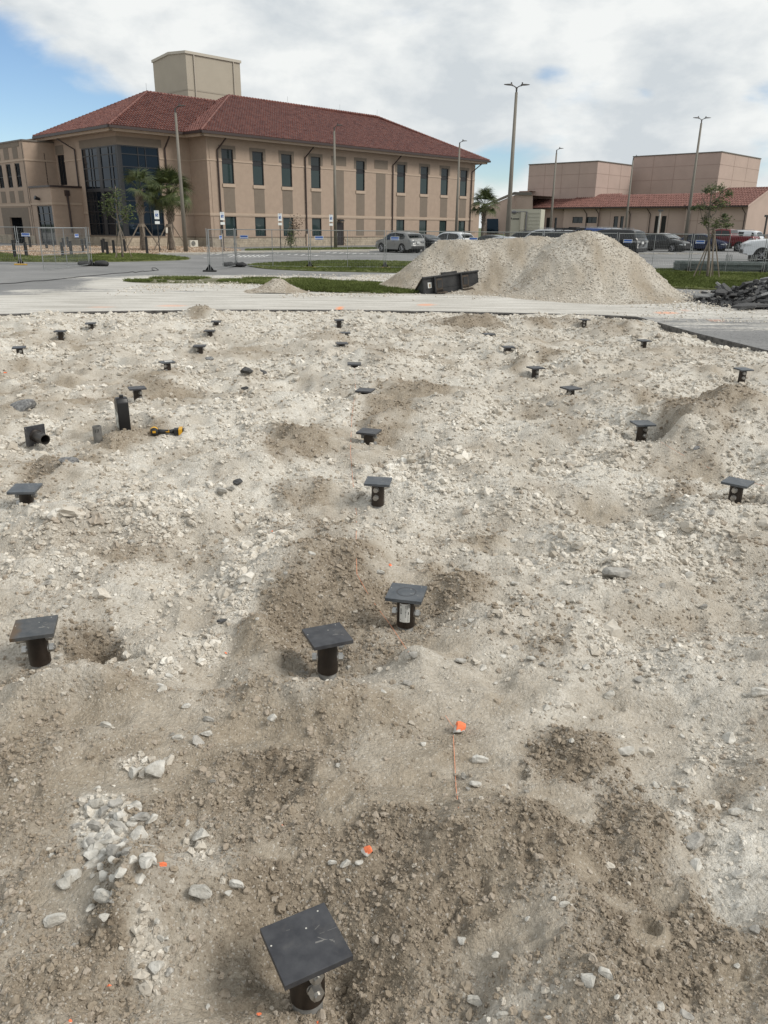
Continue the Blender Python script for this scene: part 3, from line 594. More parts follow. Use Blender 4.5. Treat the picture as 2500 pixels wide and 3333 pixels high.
def downspout(parent, P, x, zt, zb, out_=.95, xoff=-.45, mtl=None, boot=None, kink=1.1):
    mb = MB(); r = .075
    pts = [P(x, -out_, zt), P(x, -out_, zt-.25), P(x+xoff, -.12, zt-kink-.1), P(x+xoff, -.12, 6.6), P(x+xoff, -.13, zb)]
    mb.tube(pts, r, 6)
    o = mb.build('downspout', mtl or M_BRN, parent, smooth=False)
    return o
# ------------------------------------------------------------------ barrel tiles
def tile_mesh_data(w=.30, L=.44, n=5):
    vs = []; r = w*.36
    for k in range(n+1):
        q = math.pi*k/n; x = -math.cos(q)*r; z = math.sin(q)*r
        vs.append((x, 0, z+.045)); vs.append((x*.9, L, z*.9))
    fs = [(2*i, 2*i+2, 2*i+3, 2*i+1) for i in range(n)]
    fs.append(tuple(2*i for i in range(n+1)))      # front lip
    return vs, fs
def tile_roof(parent, planes, base_fn, mtl, cam_local=None, n_single=0, w=.30, course=.40, nseg=5, hip_lines=(), slab=True):
    """planes: list of (origin, udir, vdir(up slope), polygon in (u,v))"""
    single = []; rest = []
    for (o, ud, vd, poly) in planes:
        o = Vector(o); ud = Vector(ud).normalized(); vd = Vector(vd).normalized(); nd = ud.cross(vd).normalized()
        umin = min(p[0] for p in poly); umax = max(p[0] for p in poly); vmax = max(p[1] for p in poly)
        for j in range(int(vmax/course)+1):
            v = j*course
            for i in range(int((umax-umin)/w)+1):
                u = umin + (i+.5)*w
                if inside(u, v+course*.5, poly):
                    c = o + ud*u + vd*v; d = (c-cam_local).length if cam_local is not None else 0
                    rest.append((d, c, ud, vd, nd))
    rest.sort(key=lambda q: q[0])
    single, rest = rest[:n_single], rest[n_single:]
    tv, tf = tile_mesh_data(w, course*1.08, nseg)
    if single:
        me = bpy.data.meshes.new('roof_tile'); me.from_pydata(tv, [], tf); me.materials.append(mtl); me.polygons.foreach_set('use_smooth', [True]*(len(tf)-1)+[False])
        for d, c, ud, vd, nd in single:
            t = bpy.data.objects.new('roof_tile', me); COL.objects.link(t); t.parent = parent
            t.matrix_local = Matrix(((ud.x, vd.x, nd.x, c.x), (ud.y, vd.y, nd.y, c.y), (ud.z, vd.z, nd.z, c.z), (0, 0, 0, 1)))
    tva = np.array(tv); nt_ = len(tv); C = np.array([q[1] for q in rest]); U = np.array([q[2] for q in rest]); V = np.array([q[3] for q in rest]); Nn = np.array([q[4] for q in rest])
    jit = 1 + RNG.normal(0, .05, (len(rest), 1, 1))
    vv = C[:, None, :] + tva[None, :, 0:1]*U[:, None, :] + tva[None, :, 1:2]*V[:, None, :] + tva[None, :, 2:3]*jit*Nn[:, None, :]
    vv = vv.reshape(-1, 3); fs = []
    for k in range(len(rest)):
        b = k*nt_
        for f in tf: fs.append(tuple(b+i for i in f))
    me = bpy.data.meshes.new('roof_tiles'); me.from_pydata(vv.tolist(), [], fs); me.materials.append(mtl)
    me.polygons.foreach_set('use_smooth', ([True]*(len(tf)-1)+[False])*len(rest))
    t = bpy.data.objects.new('roof_tiles', me); COL.objects.link(t); t.parent = parent; t['kind'] = 'stuff'
    if slab:
        mb = MB()
        for (o, ud, vd, poly) in planes:
            o = Vector(o); ud = Vector(ud).normalized(); vd = Vector(vd).normalized()
            vs = [o + ud*p[0] + vd*p[1] for p in poly]; mb.add(vs, [tuple(range(len(vs)))])
        mb.build('roof_deck', M_TILE, parent)
    if hip_lines:
        mb = MB(); mb.sm = True
        for a, b in hip_lines:
            a, b = Vector(a), Vector(b); n = int((b-a).length/.38); dd = (b-a)/n
            for k in range(n):
                p = a+dd*k; mb.tube([p + Vector((0, 0, .05)), p+dd*1.08 + Vector((0, 0, .02))], [.15, .12], 8)
        o = mb.build('ridge_tiles', mtl, parent); o['kind'] = 'stuff'
def inside(x, y, poly):
    c = False; n = len(poly)
    for i in range(n):
        x1, y1 = poly[i]; x2, y2 = poly[(i+1) % n]
        if (y1 > y) != (y2 > y) and x < (x2-x1)*(y-y1)/(y2-y1)+x1: c = not c
    return c
def plane_from(o, ue, pts3):
    """roof plane: o on the eave, ue along eave; pts3 polygon corners in 3D -> (o,u,v,poly)"""
    o = Vector(o); ud = (Vector(ue)-o).normalized()
    q = max((Vector(p) for p in pts3), key=lambda p: (p-o - ud*(p-o).dot(ud)).length)
    vd = (q-o) - ud*(q-o).dot(ud); vd.normalize()
    return (o, ud, vd, [((Vector(p)-o).dot(ud), (Vector(p)-o).dot(vd)) for p in pts3])
# ================================================================== main building
ANG = R(46)
B0 = Vector((-16.86, 78.6, 0))
bld = empty('school_building', B0, ANG, 'two storey beige stucco building with hipped red barrel tile roof and dark corner window wall', 'building')
camL = Matrix.Rotation(-ANG, 3, 'Z') @ (Vector((0, 0, CAMZ)) - B0)
S = 1.025
WX = [(1.6, 2.9), (5.1, 6.4), (8.6, 9.93), (12.42, 13.73), (18.8, 20.1), (25.22, 26.6), (29.2, 30.57), (32.9, 34.25), (36.55, 37.93)]
WX = [(a*S, b*S) for a, b in WX]
LOWX = [WX[i] for i in (0, 1, 2, 3, 5, 6, 7, 8)]
BLX = [(15.5*S, 17.1*S), (21.85*S, 23.45*S)]
ZT, ZB, ZU, ZL, ZS_, ZE = 8.80, 5.76, 7.80, 3.03, .97, 9.85
LEN = 39.45*S
DOOR = (15.9*S, 16.95*S, 0.02, 2.75)
P = F(0); mb = MB()
ops = [(a, b, ZB, ZT) for a, b in WX] + [(a, b, ZS_+.03, 2.84) for a, b in LOWX] + [DOOR]
wall_faces(mb, 0, LEN, 0, ZE, ops, P)
mb.quad((LEN, 0, 0), (LEN, 20, 0), (LEN, 20, ZE), (LEN, 0, ZE))
mb.quad((0, 2.86, 0), (0, 0, 0), (0, 0, ZE), (0, 2.86, ZE))
mb.quad((LEN, 20, 0), (-7.42, 20, 0), (-7.42, 20, ZE), (LEN, 20, ZE))
# wing front (faces -b at b=2.86) with big corner opening, wing left face (a=-7.42)
KA, KB = -7.42, 2.86
PF = F(KB); PG = G(KA)
wall_faces(mb, KA+4.12, 0, 0, ZE, [], PF)
mb.quad((KA, KB, 8.66), (KA+4.12, KB, 8.66), (KA+4.12, KB, ZE), (KA, KB, ZE))
mb.quad((KA, KB, 0), (KA+4.12, KB, 0), (KA+4.12, KB, .98), (KA, KB, .98))
wall_faces(mb, KB+6.85, 20, 0, ZE, [(KB+10.62, KB+12.15, 5.6, 8.35)], PG)
mb.quad((KA, KB+6.85, 8.66), (KA, KB, 8.66), (KA, KB, ZE), (KA, KB+6.85, ZE))
mb.quad((KA, KB+6.85, 0), (KA, KB, 0), (KA, KB, .98), (KA, KB+6.85, .98))
mb.build('wall', M_STUC, bld)
# interior darkness behind panes is a real back wall
for a, b, c, d in ops[:-1]:
    mb = MB(); back_box(mb, P, a, b, c, d, .30); mb.build('room_behind', M_STUB, bld)
mb = MB(); back_box(mb, PG, KB+10.62, KB+12.15, 5.6, 8.35, .3); mb.build('room_behind', M_STUB, bld)
for i, (a, b) in enumerate(WX):
    window(bld, P, a, b, ZB, ZT, hs=(7.55, 7.95), fw=.08, thick=((7.95, .06), (7.55, .06)), gm=lambda i, j: (M_BLIND if j == 0 else M_FRAME if j == 1 else M_GLASS))
for a, b in LOWX: window(bld, P, a, b, ZS_+.03, 2.84, fw=.07, gm=M_BLIND)
window(bld, PG, KB+10.62, KB+12.15, 5.6, 8.35, vs=(KB+11.4,), gm=M_GLASSB)
# taupe panels, sills, surrounds, belt courses
for (a, b) in WX:
    mb = MB(); pbox(mb, P, a+.02, b-.02, -.012, .02, ZL+.14, ZB-.36); mb.build('stucco_panel', M_STUB, bld)
    mb = MB(); pbox(mb, P, a-.06, b+.06, -.09, .02, ZB-.30, ZB); mb.build('window_sill', M_TRIM, bld)
    mb = MB(); pbox(mb, P, a-.3, a, -.022, .02, ZU+.18, ZT+.3); pbox(mb, P, b, b+.3, -.022, .02, ZU+.18, ZT+.3); pbox(mb, P, a, b, -.022, .02, ZT, ZT+.3)
    mb.build('window_surround', M_STUB, bld)
for k, (a, b) in enumerate(BLX):
    mb = MB(); pbox(mb, P, a-.25, b+.25, -.03, .02, ZU+.35, 9.05); mb.build('stucco_panel', M_STUB, bld)
    mb = MB(); pbox(mb, P, a, b-.1, -.012, .02, ZL+.14, ZU-.13); mb.build('stucco_panel', M_STUB, bld)
for a, b in (WX[4], BLX[1]):
    mb = MB(); pbox(mb, P, a, b-.1, -.012, .02, 1.05, ZL-.2); mb.build('stucco_panel', M_STUB, bld)
mb = MB(); pbox(mb, P, BLX[0][0]-.1, BLX[0][1]-.1, -.014, .0, 2.80, ZL-.22); mb.build('stucco_panel', M_STUB, bld)
segs = []; x = 0
for a, b in WX: segs.append((x, a-.0)); x = b
segs.append((x, LEN))
for PP, a, b in [(P, a - (.05 if a == 0 else 0), b) for a, b in segs] + [(PF, KA+4.14, 0), (PG, KB+6.9, KB+10.6), (G(0), .02, KB-.02)]:
    mb = MB(); pbox(mb, PP, a, b, -.05, .02, ZU-.1, ZU+.02); mb.build('belt_course', M_TRIM, bld)
mb = MB(); pbox(mb, P, -.06, LEN+.05, -.07, .02, ZL-.12, ZL+.1); pbox(mb, P, -.05, LEN+.04, -.045, .02, ZL-.2, ZL-.122)
pbox(mb, PF, KA+4.14, -.07, -.06, .02, ZL-.12, ZL+.1); pbox(mb, G(0), .022, KB-.07, -.06, .02, ZL-.12, ZL+.1); pbox(mb, PG, KB+6.9, 10.6, -.06, .02, ZL-.12, ZL+.1)
mb.build('belt_course', M_TRIM, bld)
mb = MB()
for a, b in ((-.06, DOOR[0]-.03), (DOOR[1]+.03, LEN+.05)): pbox(mb, P, a, b, -.10, -.0, ZS_-.12, ZS_-.02)
pbox(mb, PF, KA-.08, -.07, -.08, .02, ZS_-.12, ZS_-.0); pbox(mb, PG, KB+.03, 10.6, -.08, .02, ZS_-.12, ZS_-.0); pbox(mb, G(0), .022, KB-.09, -.06, .02, ZS_-.12, ZS_-.02)
mb.build('stone_cap', mat('brown_stone_cap', (.20, .155, .115), .85), bld)
# split faced stone veneer: every block is real, joined because there are several hundred
mb = MB(); rr = random.Random(3)
def veneer(Pq, a, b, skip=()):
    hh = (ZS_-.12)/4
    for j in range(4):
        x = a - (j % 2)*.22
        while x < b:
            x1 = min(x+.44, b); x0 = max(x, a)
            if x1-x0 > .05 and not any(s0 < (x0+x1)/2 < s1 for s0, s1 in skip): pbox(mb, Pq, x0+.006, x1-.006, -.05-rr.random()*.035, .0, j*hh+.006, (j+1)*hh-.006)
            x += .44
veneer(P, 0, LEN, [(DOOR[0]-.1, DOOR[1]+.1)]); veneer(PF, KA, -.09); veneer(PG, KB+.0, 10.6); veneer(G(0), .09, KB-.09)
o = mb.build('stone_blocks', M_STONE_V, bld); o['kind'] = 'stuff'
# door
mb = MB(); pbox(mb, P, DOOR[0]+.02, DOOR[1]-.02, .08, .13, .03, 2.4); dr = mb.build('door', mat('dark_door', (.018, .014, .014), .4), bld)
mb = MB(); pbox(mb, P, DOOR[0]+.12, DOOR[0]+.15, .03, .08, 1.0, 1.3); mb.build('handle', mat('steel_handle', (.5, .5, .5), .3, 1), dr)
mb = MB(); pbox(mb, P, DOOR[0]+.02, DOOR[1]-.02, .08, .13, 2.42, 2.73); mb.build('stucco_panel', M_STUB, bld)
mb = MB(); pbox(mb, P, DOOR[0]+.15, DOOR[0]+.85, -.35, -.015, 2.55, 2.66); mb.tube([P(DOOR[0]+.5, -.18, 2.66), P(DOOR[0]+.5, -.18, 2.72)], [.16, .05], 8); mb.build('wall_lamp', M_FRAME, bld)
# corner window wall
VG = lambda i, j: M_GLASSB
HS = (2.05, 3.1, 4.05, 4.95, 5.85, 6.9, 7.95)
window(bld, PF, KA+.28, KA+4.12, .98, 8.66, vs=(KA+2.0, KA+2.75), hs=HS, depth=.05, fw=.10, gm=VG)
window(bld, PG, KB+.28, KB+3.3, .98, 8.66, vs=(KB+1.15, KB+1.75), hs=HS, depth=.05, fw=.10, gm=VG)
window(bld, PG, KB+3.75, KB+6.85, .98, 8.66, vs=(KB+4.85, KB+5.45), hs=HS, depth=.05, fw=.10, gm=VG)
mb = MB(); mb.box((KA+.14, KB+.14, 4.82), (.28, .28, 7.68)); pbox(mb, PG, KB+3.302, KB+3.748, -.02, .3, .98, 8.66); mb.build('corner_post', M_FRAME, bld)
mb = MB(); pbox(mb, PF, KA-.03, KA+4.45, -.03, .0, 8.67, 9.35); pbox(mb, PG, KB+.0, KB+7.1, -.03, .0, 8.67, 9.35); mb.build('stucco_panel', M_STUB, bld)
mb = MB(); mb.box((KA+3, KB+3.4, 4.5), (.1, 6, 8)); mb.box((KA+1.8, KB+3.4, 5.0), (3.6, 6.2, .3)); mb.build('room_behind', M_FRAME, bld)
# inner-corner panel above small wing window
mb = MB(); pbox(mb, PG, KB+10.55, KB+12.3, -.03, .0, 8.4, 9.2); mb.build('stucco_panel', M_STUB, bld)
# eaves: soffit boards, fascia, gutter
OV = 1.25; EZ = 9.95
eL = [(-1.25, -1.25), (LEN+OV, -1.25)]
mb = MB()
def ring(mb, z0, z1, pts, w):
    for (p, q) in zip(pts, pts[1:]):
        p = Vector((*p, 0)); q = Vector((*q, 0)); d = (q-p).normalized(); n = Vector((d.y, -d.x, 0))
        v = [p, q, q-n*w, p-n*w]; mb.add([(a.x, a.y, z0) for a in v] + [(a.x, a.y, z1) for a in v], [(3, 2, 1, 0), (4, 5, 6, 7), (0, 1, 5, 4), (1, 2, 6, 5), (2, 3, 7, 6), (3, 0, 4, 7)])
path = [(KA-OV, 17.0), (KA-OV, KB-OV), (-OV, KB-OV), (-OV, -OV), (LEN+OV, -OV), (LEN+OV, 21.2)]
mb = MB(); mb.prism([(KA-OV, 21.2), (KA-OV, KB-OV), (-OV, KB-OV), (-OV, -OV), (LEN+OV, -OV), (LEN+OV, 21.2)], ZE-.0, ZE+.06); mb.build('soffit', M_TRIM, bld)
mb = MB(); o_ = .18; pth = [(KA-OV+o_, 17), (KA-OV+o_, KB-OV+o_), (-OV+o_, KB-OV+o_), (-OV+o_, -OV+o_), (LEN+OV-o_, -OV+o_), (LEN+OV-o_, 21)]
ring(mb, ZE-.22, ZE-.005, pth, .25)
pth = [(KA-.6, 17), (KA-.6, KB-.6), (-.6, KB-.6), (-.6, -.6), (LEN+.6, -.6), (LEN+.6, 21)]; ring(mb, ZE-.12, ZE-.003, pth, .5)
mb.build('cornice', M_TRIM, bld)
mb = MB(); pth = [(KA-OV-.13, 17), (KA-OV-.13, KB-OV-.13), (-OV-.13, KB-OV-.13), (-OV-.13, -OV-.13), (LEN+OV+.13, -OV-.13), (LEN+OV+.13, 21)]
ring(mb, ZE-.02, ZE+.20, pth, .14); mb.build('gutter', M_BRN, bld)
for x in (1.55, 12.05, 24.9): downspout(bld, P, x*S, ZE, 1.2 if x < 20 else .3)
downspout(bld, P, 39.5*S, ZE, .3, xoff=-.8)
downspout(bld, PF, -2.6+.0, ZE, .3, xoff=-.1)
downspout(bld, lambda s, y, z: (KA+y, s, z), KB+9.6, ZE, .3, xoff=-1.6)
mb = MB()
for x in (1.1, 11.6): pbox(mb, P, x*S-.12, x*S+.12, -.22, -.05, 0, 1.25)
mb.build('downspout_boot', M_TRIM, bld)
# roof
zr, zw = 15.0, 14.15
E = lambda a, b: Vector((a, b, EZ+.07))
e1, e2, e3, e4 = E(-OV, -OV), E(LEN+OV, -OV), E(LEN+OV, 21.2), E(-OV, 21.2)
r0, r1 = Vector((10, 10, zr)), Vector((32.2, 9.6, zr))
w1, w2 = E(KA-OV, KB-OV), E(KA-OV, 17.0)
wp, wj = Vector((-.2, 9.3, zw)), Vector((7.9, 9.3, zw))
vb = E(-OV, KB-OV)
planes = [plane_from(e1, e2, [e1, e2, r1, r0]), plane_from(e2, e3, [e2, e3, r1]),
          plane_from(w1, vb, [w1, vb, wj, wp]), plane_from(w2, w1, [w2, w1, wp]),
          plane_from(e4, e1, [e4, vb, e1, r0]) if False else plane_from(E(-OV, KB-OV), e1, [vb, e1, r0, wj])]
tile_roof(bld, planes, None, M_TILE, camL, 300, hip_lines=[(e1, r0), (w1, wp), (wp, wj), (r0, r1), (e2, r1), (w2, wp), (wj, r0)])
mb = MB(); mb.add([e3, e4, r0, r1, w2, wj, wp], [(0, 1, 2, 3), (4, 6, 5)]); mb.add([e4, wj, r0], [(0, 1, 2)]); mb.build('roof_back', M_TILE, bld)
mb = MB()
for p in ((wp.x, wp.y, wp.z), (18, 9.9, 15.0), (26, 9.8, 15), (r1.x, r1.y, 15)): mb.tube([p, (p[0], p[1], p[2]+.8)], .012, 4)
mb.build('lightning_rod', M_FRAME, bld)
# conduit on corner, wall box
mb = MB(); mb.tube([P(.35, -.03, .2), P(.33, -.03, 5), P(.3, -.03, 9.7)], .02, 5); mb.build('conduit', M_TRIM, bld)
mb = MB(); pbox(mb, PF, -3.3, -2.95, -.16, -.0, 1.25, 1.75); mb.build('wall_box', mat('pale_wall_box', (.55, .52, .46), .6), bld)
# ---- fly tower behind the ridge
tw = empty('fly_tower', B0 + Matrix.Rotation(ANG, 3, 'Z') @ Vector((10.15, 18, 0)), ANG, 'windowless grey beige box tower rising behind the red roof', 'tower')
mb = MB(); W_, D_, HT = 7.4, 7.0, 20.2
vs = [(0, 0, 6), (W_, 0, 6), (W_, D_, 6), (0, D_, 6), (0, 0, HT), (W_, 0, HT), (W_, D_, HT-.1), (0, D_, HT-.15), (0, 3.4, HT+.25), (W_, 3.4, HT+.25)]
mb.add(vs, [(0, 1, 5, 4), (1, 2, 6, 9, 5), (2, 3, 7, 6), (3, 0, 4, 8, 7), (4, 5, 9, 8), (8, 9, 6, 7)]); mb.build('tower_wall', M_TOWER, tw)
mb = MB(); pbox(mb, F(0), -.12, W_+.12, -.14, .0, HT-.22, HT+.06)
mb.add([(-.12, 0, HT-.2), (-.12, 3.4, HT+.05), (-.12, 7.1, HT-.35), (-.12, 0, HT+.06), (-.12, 3.4, HT+.32), (-.12, 7.1, HT-.08), (0, 0, HT-.2), (0, 3.4, HT+.05), (0, 7.1, HT-.35), (0, 0, HT+.06), (0, 3.4, HT+.32), (0, 7.1, HT-.08)], [(0, 3, 4, 1), (1, 4, 5, 2), (3, 9, 10, 4), (4, 10, 11, 5), (0, 1, 7, 6), (1, 2, 8, 7)])
mb.build('parapet_cap', mat('pale_cap', (.42, .39, .33), .7), tw)
mb = MB(); pbox(mb, F(0), 0.02, W_, -.03, .0, 16.35, 16.5); pbox(mb, G(0), .0, D_, -.03, .0, 16.35, 16.5); mb.build('belt_course', mat('tower_band', (.30, .27, .22), .8), tw)
for x in (1.0, 6.4):
    mb = MB(); mb.tube([(x, -.1, 15), (x, -.1, HT-.25)], .07, 6); mb.build('downspout', mat('tower_pipe', (.42, .38, .32), .6), tw)
# ---- entrance block
eb = empty('entrance_block', B0, ANG, 'flat roofed beige entrance block with tall glazed door, left of the corner window wall', 'building')
EA, E0, E1, EH = KA-3.05, 10.6, 15.3, 5.25
mb = MB(); wall_faces(mb, EA, KA, 0, EH, [], F(E0)); wall_faces(mb, E0, E1, 0, EH, [(E0+.25, E0+3.6, .03, 3.62)], G(EA)); mb.quad((EA, E0, EH), (KA, E0, EH), (KA, E1, EH), (EA, E1, EH)); mb.build('wall', M_STUC, eb)
mb = MB(); pbox(mb, F(E0), EA-.1, KA-.0, -.12, .05, EH-.02, EH+.16); pbox(mb, G(EA), E0+.05, E1, -.12, .05, EH-.02, EH+.16); mb.build('parapet_cap', M_BRN, eb)
mb = MB(); pbox(mb, F(E0), EA-.06, KA-.1, -.06, .0, 3.7, 3.9); pbox(mb, G(EA), E0, E1, -.06, .0, 3.7, 3.9); mb.build('belt_course', M_TRIM, eb)
window(eb, G(EA), E0+.25, E0+3.6, .03, 3.62, vs=(E0+1.2, E0+2.55), hs=(2.2, 2.9), depth=.12, fw=.1, gm=M_GLASSB)
mb = MB(); mb.box((EA+1.2, E0+2.3, 1.9), (.1, 4.2, 3.7)); mb.build('room_behind', M_FRAME, eb)
mb = MB(); veneer(F(E0), EA, KA); o = mb.build('stone_blocks', M_STONE_V, eb); o['kind'] = 'stuff'
mb = MB(); pbox(mb, F(E0), KA-1.75, KA-1.35, -.3, -.0, 4.5, 5.0); mb.tube([(KA-1.55, E0-.14, 4.6), (KA-1.55, E0-.14, 4.2), (KA-1.5, E0-.12, 3.2), (KA-1.5, E0-.12, 1.2)], .09, 6); mb.build('downspout', M_BRN, eb)
mb = MB(); mb.tube([(EA-.05, E0+2.6, 4.2), (EA-.5, E0+2.6, 4.35)], [.12, .2], 8); mb.build('wall_lamp', M_FRAME, eb)
# ---- far left wing
fw_ = empty('left_wing', B0, ANG, 'flat roofed beige two storey wing with narrow paired windows at the left edge', 'building')
FA, FB, FH = KA-3.1, KB+12.5, 9.45
mb = MB()
wl = [(FB+1.42+2.22*k, FB+2.62+2.22*k) for k in range(8)]
wall_faces(mb, FA, KA, 0, FH, [], F(FB)); 
lowop = [(FB+2.6, FB+5.7, .03, 2.55)]
wall_faces(mb, FB, FB+22, 0, FH, [(a, b, 5.37, 7.56) for a, b in wl] + lowop, G(FA))
mb.quad((FA, FB, FH-.05), (KA, FB, FH-.05), (KA, FB+22, FH-.05), (FA, FB+22, FH-.05)); mb.build('wall', M_STUC, fw_)
mb = MB(); pbox(mb, F(FB), FA-.08, KA+.0, -.1, .1, FH-.0, FH+.14); pbox(mb, G(FA), FB+.1, FB+22, -.1, .1, FH, FH+.14); mb.build('parapet_cap', M_COPE, fw_)
for a, b in wl:
    window(fw_, G(FA), a, b, 5.37, 7.56, vs=((a+b)/2-.15, (a+b)/2+.15), hs=(6.4,), fw=.07, gm=M_GLASSB)
    mb = MB(); pbox(mb, G(FA), a, b, -.02, .0, 7.98, 9.0); mb.build('stucco_panel', M_STUB, fw_)
    mb = MB(); pbox(mb, G(FA), a, b, -.02, .0, 3.95, 5.05); mb.build('stucco_panel', M_STUB, fw_)
mb = MB(); pbox(mb, G(FA), FB+.9, FB+22, -.035, .0, 9.02, 9.4); mb.build('stucco_panel', M_STUB, fw_)
mb = MB(); pbox(mb, G(FA), FB+.8, lowop[0][0], -.03, .0, .9, 3.5); pbox(mb, G(FA), lowop[0][1], FB+7.6, -.03, .0, .9, 3.5); pbox(mb, G(FA), lowop[0][0], lowop[0][1], -.03, .0, 2.56, 3.5); mb.build('stucco_panel', M_STUB, fw_)
mb = MB(); pbox(mb, G(FA), FB-.05, FB+22, -.06, .0, 7.72, 7.88); pbox(mb, G(FA), FB-.05, FB+22, -.06, .0, 3.62, 3.82); pbox(mb, F(FB), FA-.05, KA, -.06, .0, 7.72, 7.88); mb.build('belt_course', M_TRIM, fw_)
window(fw_, G(FA), lowop[0][0], lowop[0][1], .03, 2.55, vs=(FB+3.4, FB+4.2, FB+5), hs=(1.9,), depth=.9, fw=.09, gm=M_GLASSB)
mb = MB(); mb.box((FA+.5, FB+4.1, 2.62), (.8, 3.2, .1)); mb.box((FA+2, FB+11, 4.5), (.1, 22, 8)); mb.box((FA+.45, FB+2.55, 1.3), (.8, .08, 2.5)); mb.box((FA+.45, FB+5.75, 1.3), (.8, .08, 2.5)); mb.build('room_behind', M_FRAME, fw_)
mb = MB(); veneer(G(FA), FB, FB+2.5); veneer(G(FA), FB+5.8, FB+20); o = mb.build('stone_blocks', M_STONE_V, fw_); o['kind'] = 'stuff'
mb = MB(); mb.tube([(FA-.03, FB+.25, .5), (FA-.03, FB+.25, 9.3)], .02, 4); mb.build('conduit', M_COPE, fw_)
# ---- wall-mounted condenser unit on the gravel bed
ac = empty('air_conditioner', at(1009/1659*0 + 380+990/3.95, 720+342/3.95, 0), ANG, 'small white outdoor air conditioning unit with round fan against the stone base', 'air conditioner')
mb = MB(); mb.box((0, 0, .38), (.82, .3, .58)); mb.box((-.25, 0, .05), (.08, .3, .1)); mb.box((.25, 0, .05), (.08, .3, .1)); mb.build('casing', mat('ivory_enamel', (.55, .53, .46), .5), ac, bevel=.01)
mb = MB(); mb.tube([(-.1, -.152, .39), (-.1, -.165, .39)], .23, 20); gr = mb.build('fan_grille', mat('fan_dark', (.12, .12, .11), .6), ac)
mb = MB()
for r_ in (.08, .15, .22): mb.tube([(-.1+math.cos(q*math.pi/8)*r_, -.172, .39+math.sin(q*math.pi/8)*r_) for q in range(17)], .006, 4)
mb.build('ring_guard', mat('grille_wire', (.4, .39, .35), .5), gr)
# ================================================================== building far right
R0 = Vector((47.07, 130.2, 0)); RA = R(-44)     # local x runs right and toward the viewer, local y away to the right
rb = empty('right_building', R0, RA, 'long low pinkish precast building with red tile roof behind the car park', 'building')
GZ = .9
def seg_wall(a, b, y0, zt, ops_=(), nm='wall', m=None):
    mb = MB(); wall_faces(mb, a, b, GZ-.6, zt, list(ops_), F(y0), .2); return mb
EZR = 5.35
wins = [(-31.2+.0, -30.4, 2.0, 3.6), (-29.2, -28.7, 2.0, 3.6)]
wR1 = [(-25.6, -24.75, 1.9, 3.8), (-23.9, -23.4, 1.9, 3.8)]
hz = [(-19.6, -17.6, 2.9, 3.9), (-16.9, -14.9, 2.9, 3.9)]
tall = [(-11.9, -11.1, 1.3, 4.0), (-10.7, -10.1, 1.3, 4.0), (-4.6, -4.0, 1.25, 4.05), (-3.5, -2.7, 1.25, 4.05)]
segsR = [(-36.6, -27.5, 0, []), (-27.5, -21.4, -.0, wR1), (-21.4, -14.9+.3, -1.1, hz), (-14.6, 1.0, -.8, tall), (1.0, 10.3, -2.2, [])]
mb = MB()
for a, b, y0, op in segsR: wall_faces(mb, a, b, GZ-1.2, EZR, op, F(y0), .2)
for a, y0, y1 in ((-36.6, 0, 30), (-21.4, -1.1, 0), (1.0, -2.2, -.8)): mb.quad((a, y1, GZ-1.2), (a, y0, GZ-1.2), (a, y0, EZR), (a, y1, EZR))
mb.quad((-14.6, -1.1, GZ-1.2), (-14.6, -.8, GZ-1.2), (-14.6, -.8, EZR), (-14.6, -1.1, EZR))
# gable end of the right hand wing
mb.add([(10.3, -2.2, GZ-1.2), (10.3, 26, GZ-1.2), (10.3, 26, EZR), (10.3, 12.8, EZR), (10.3, 5.3, EZR+2.7), (10.3, -2.2, EZR)], [(0, 1, 2, 3, 4, 5)])
mb.build('wall', M_PINK, rb)
for a, b, y0, op in segsR:
    for (p, q, r, s) in op:
        window(rb, F(y0), p, q, r, s, vs=((p+q)/2,) if q-p > 1.5 else (), gm=M_GLASS, fw=.08)
mb = MB()
for a, b, y0, op in segsR:
    pbox(mb, F(y0), a+.02, b-.02, -.03, -.0, GZ-1.2, GZ+.6)
pbox(mb, lambda s, y, z: (10.3-y, s, z), -2.2, 26, -.03, 0, GZ-1.2, GZ+.6)
mb.build('wall_base', M_PINKD, rb)
mb = MB()
for a, b, y0, op in segsR:
    x = a+2
    while x < b-1:
        if not any(p-.1 < x < q+.1 for p, q, r, s in op): pbox(mb, F(y0), x-.02, x+.02, -.012, .0, GZ+.61, EZR-.3)
        x += 3.4
    if not op: pbox(mb, F(y0), a, b, -.014, .0, 3.3, 3.34)
mb.build('panel_joint', M_PINKD, rb)
for x, y0 in ((-36.2, 0), (-26.8, 0), (-21.9, 0), (-18.2-.0+1.0, -1.1), (-14.9, -1.1), (-9.3, -.8), (-5.8, -.8), (.6, -.8), (1.4, -2.2), (9.7, -2.2)):
    mb = MB(); mb.tube([(x, y0-.7, EZR-.05), (x, y0-.7, EZR-.25), (x+.35, y0-.12, EZR-1), (x+.35, y0-.12, GZ)], .07, 5); mb.build('downspout', M_BRN, rb)
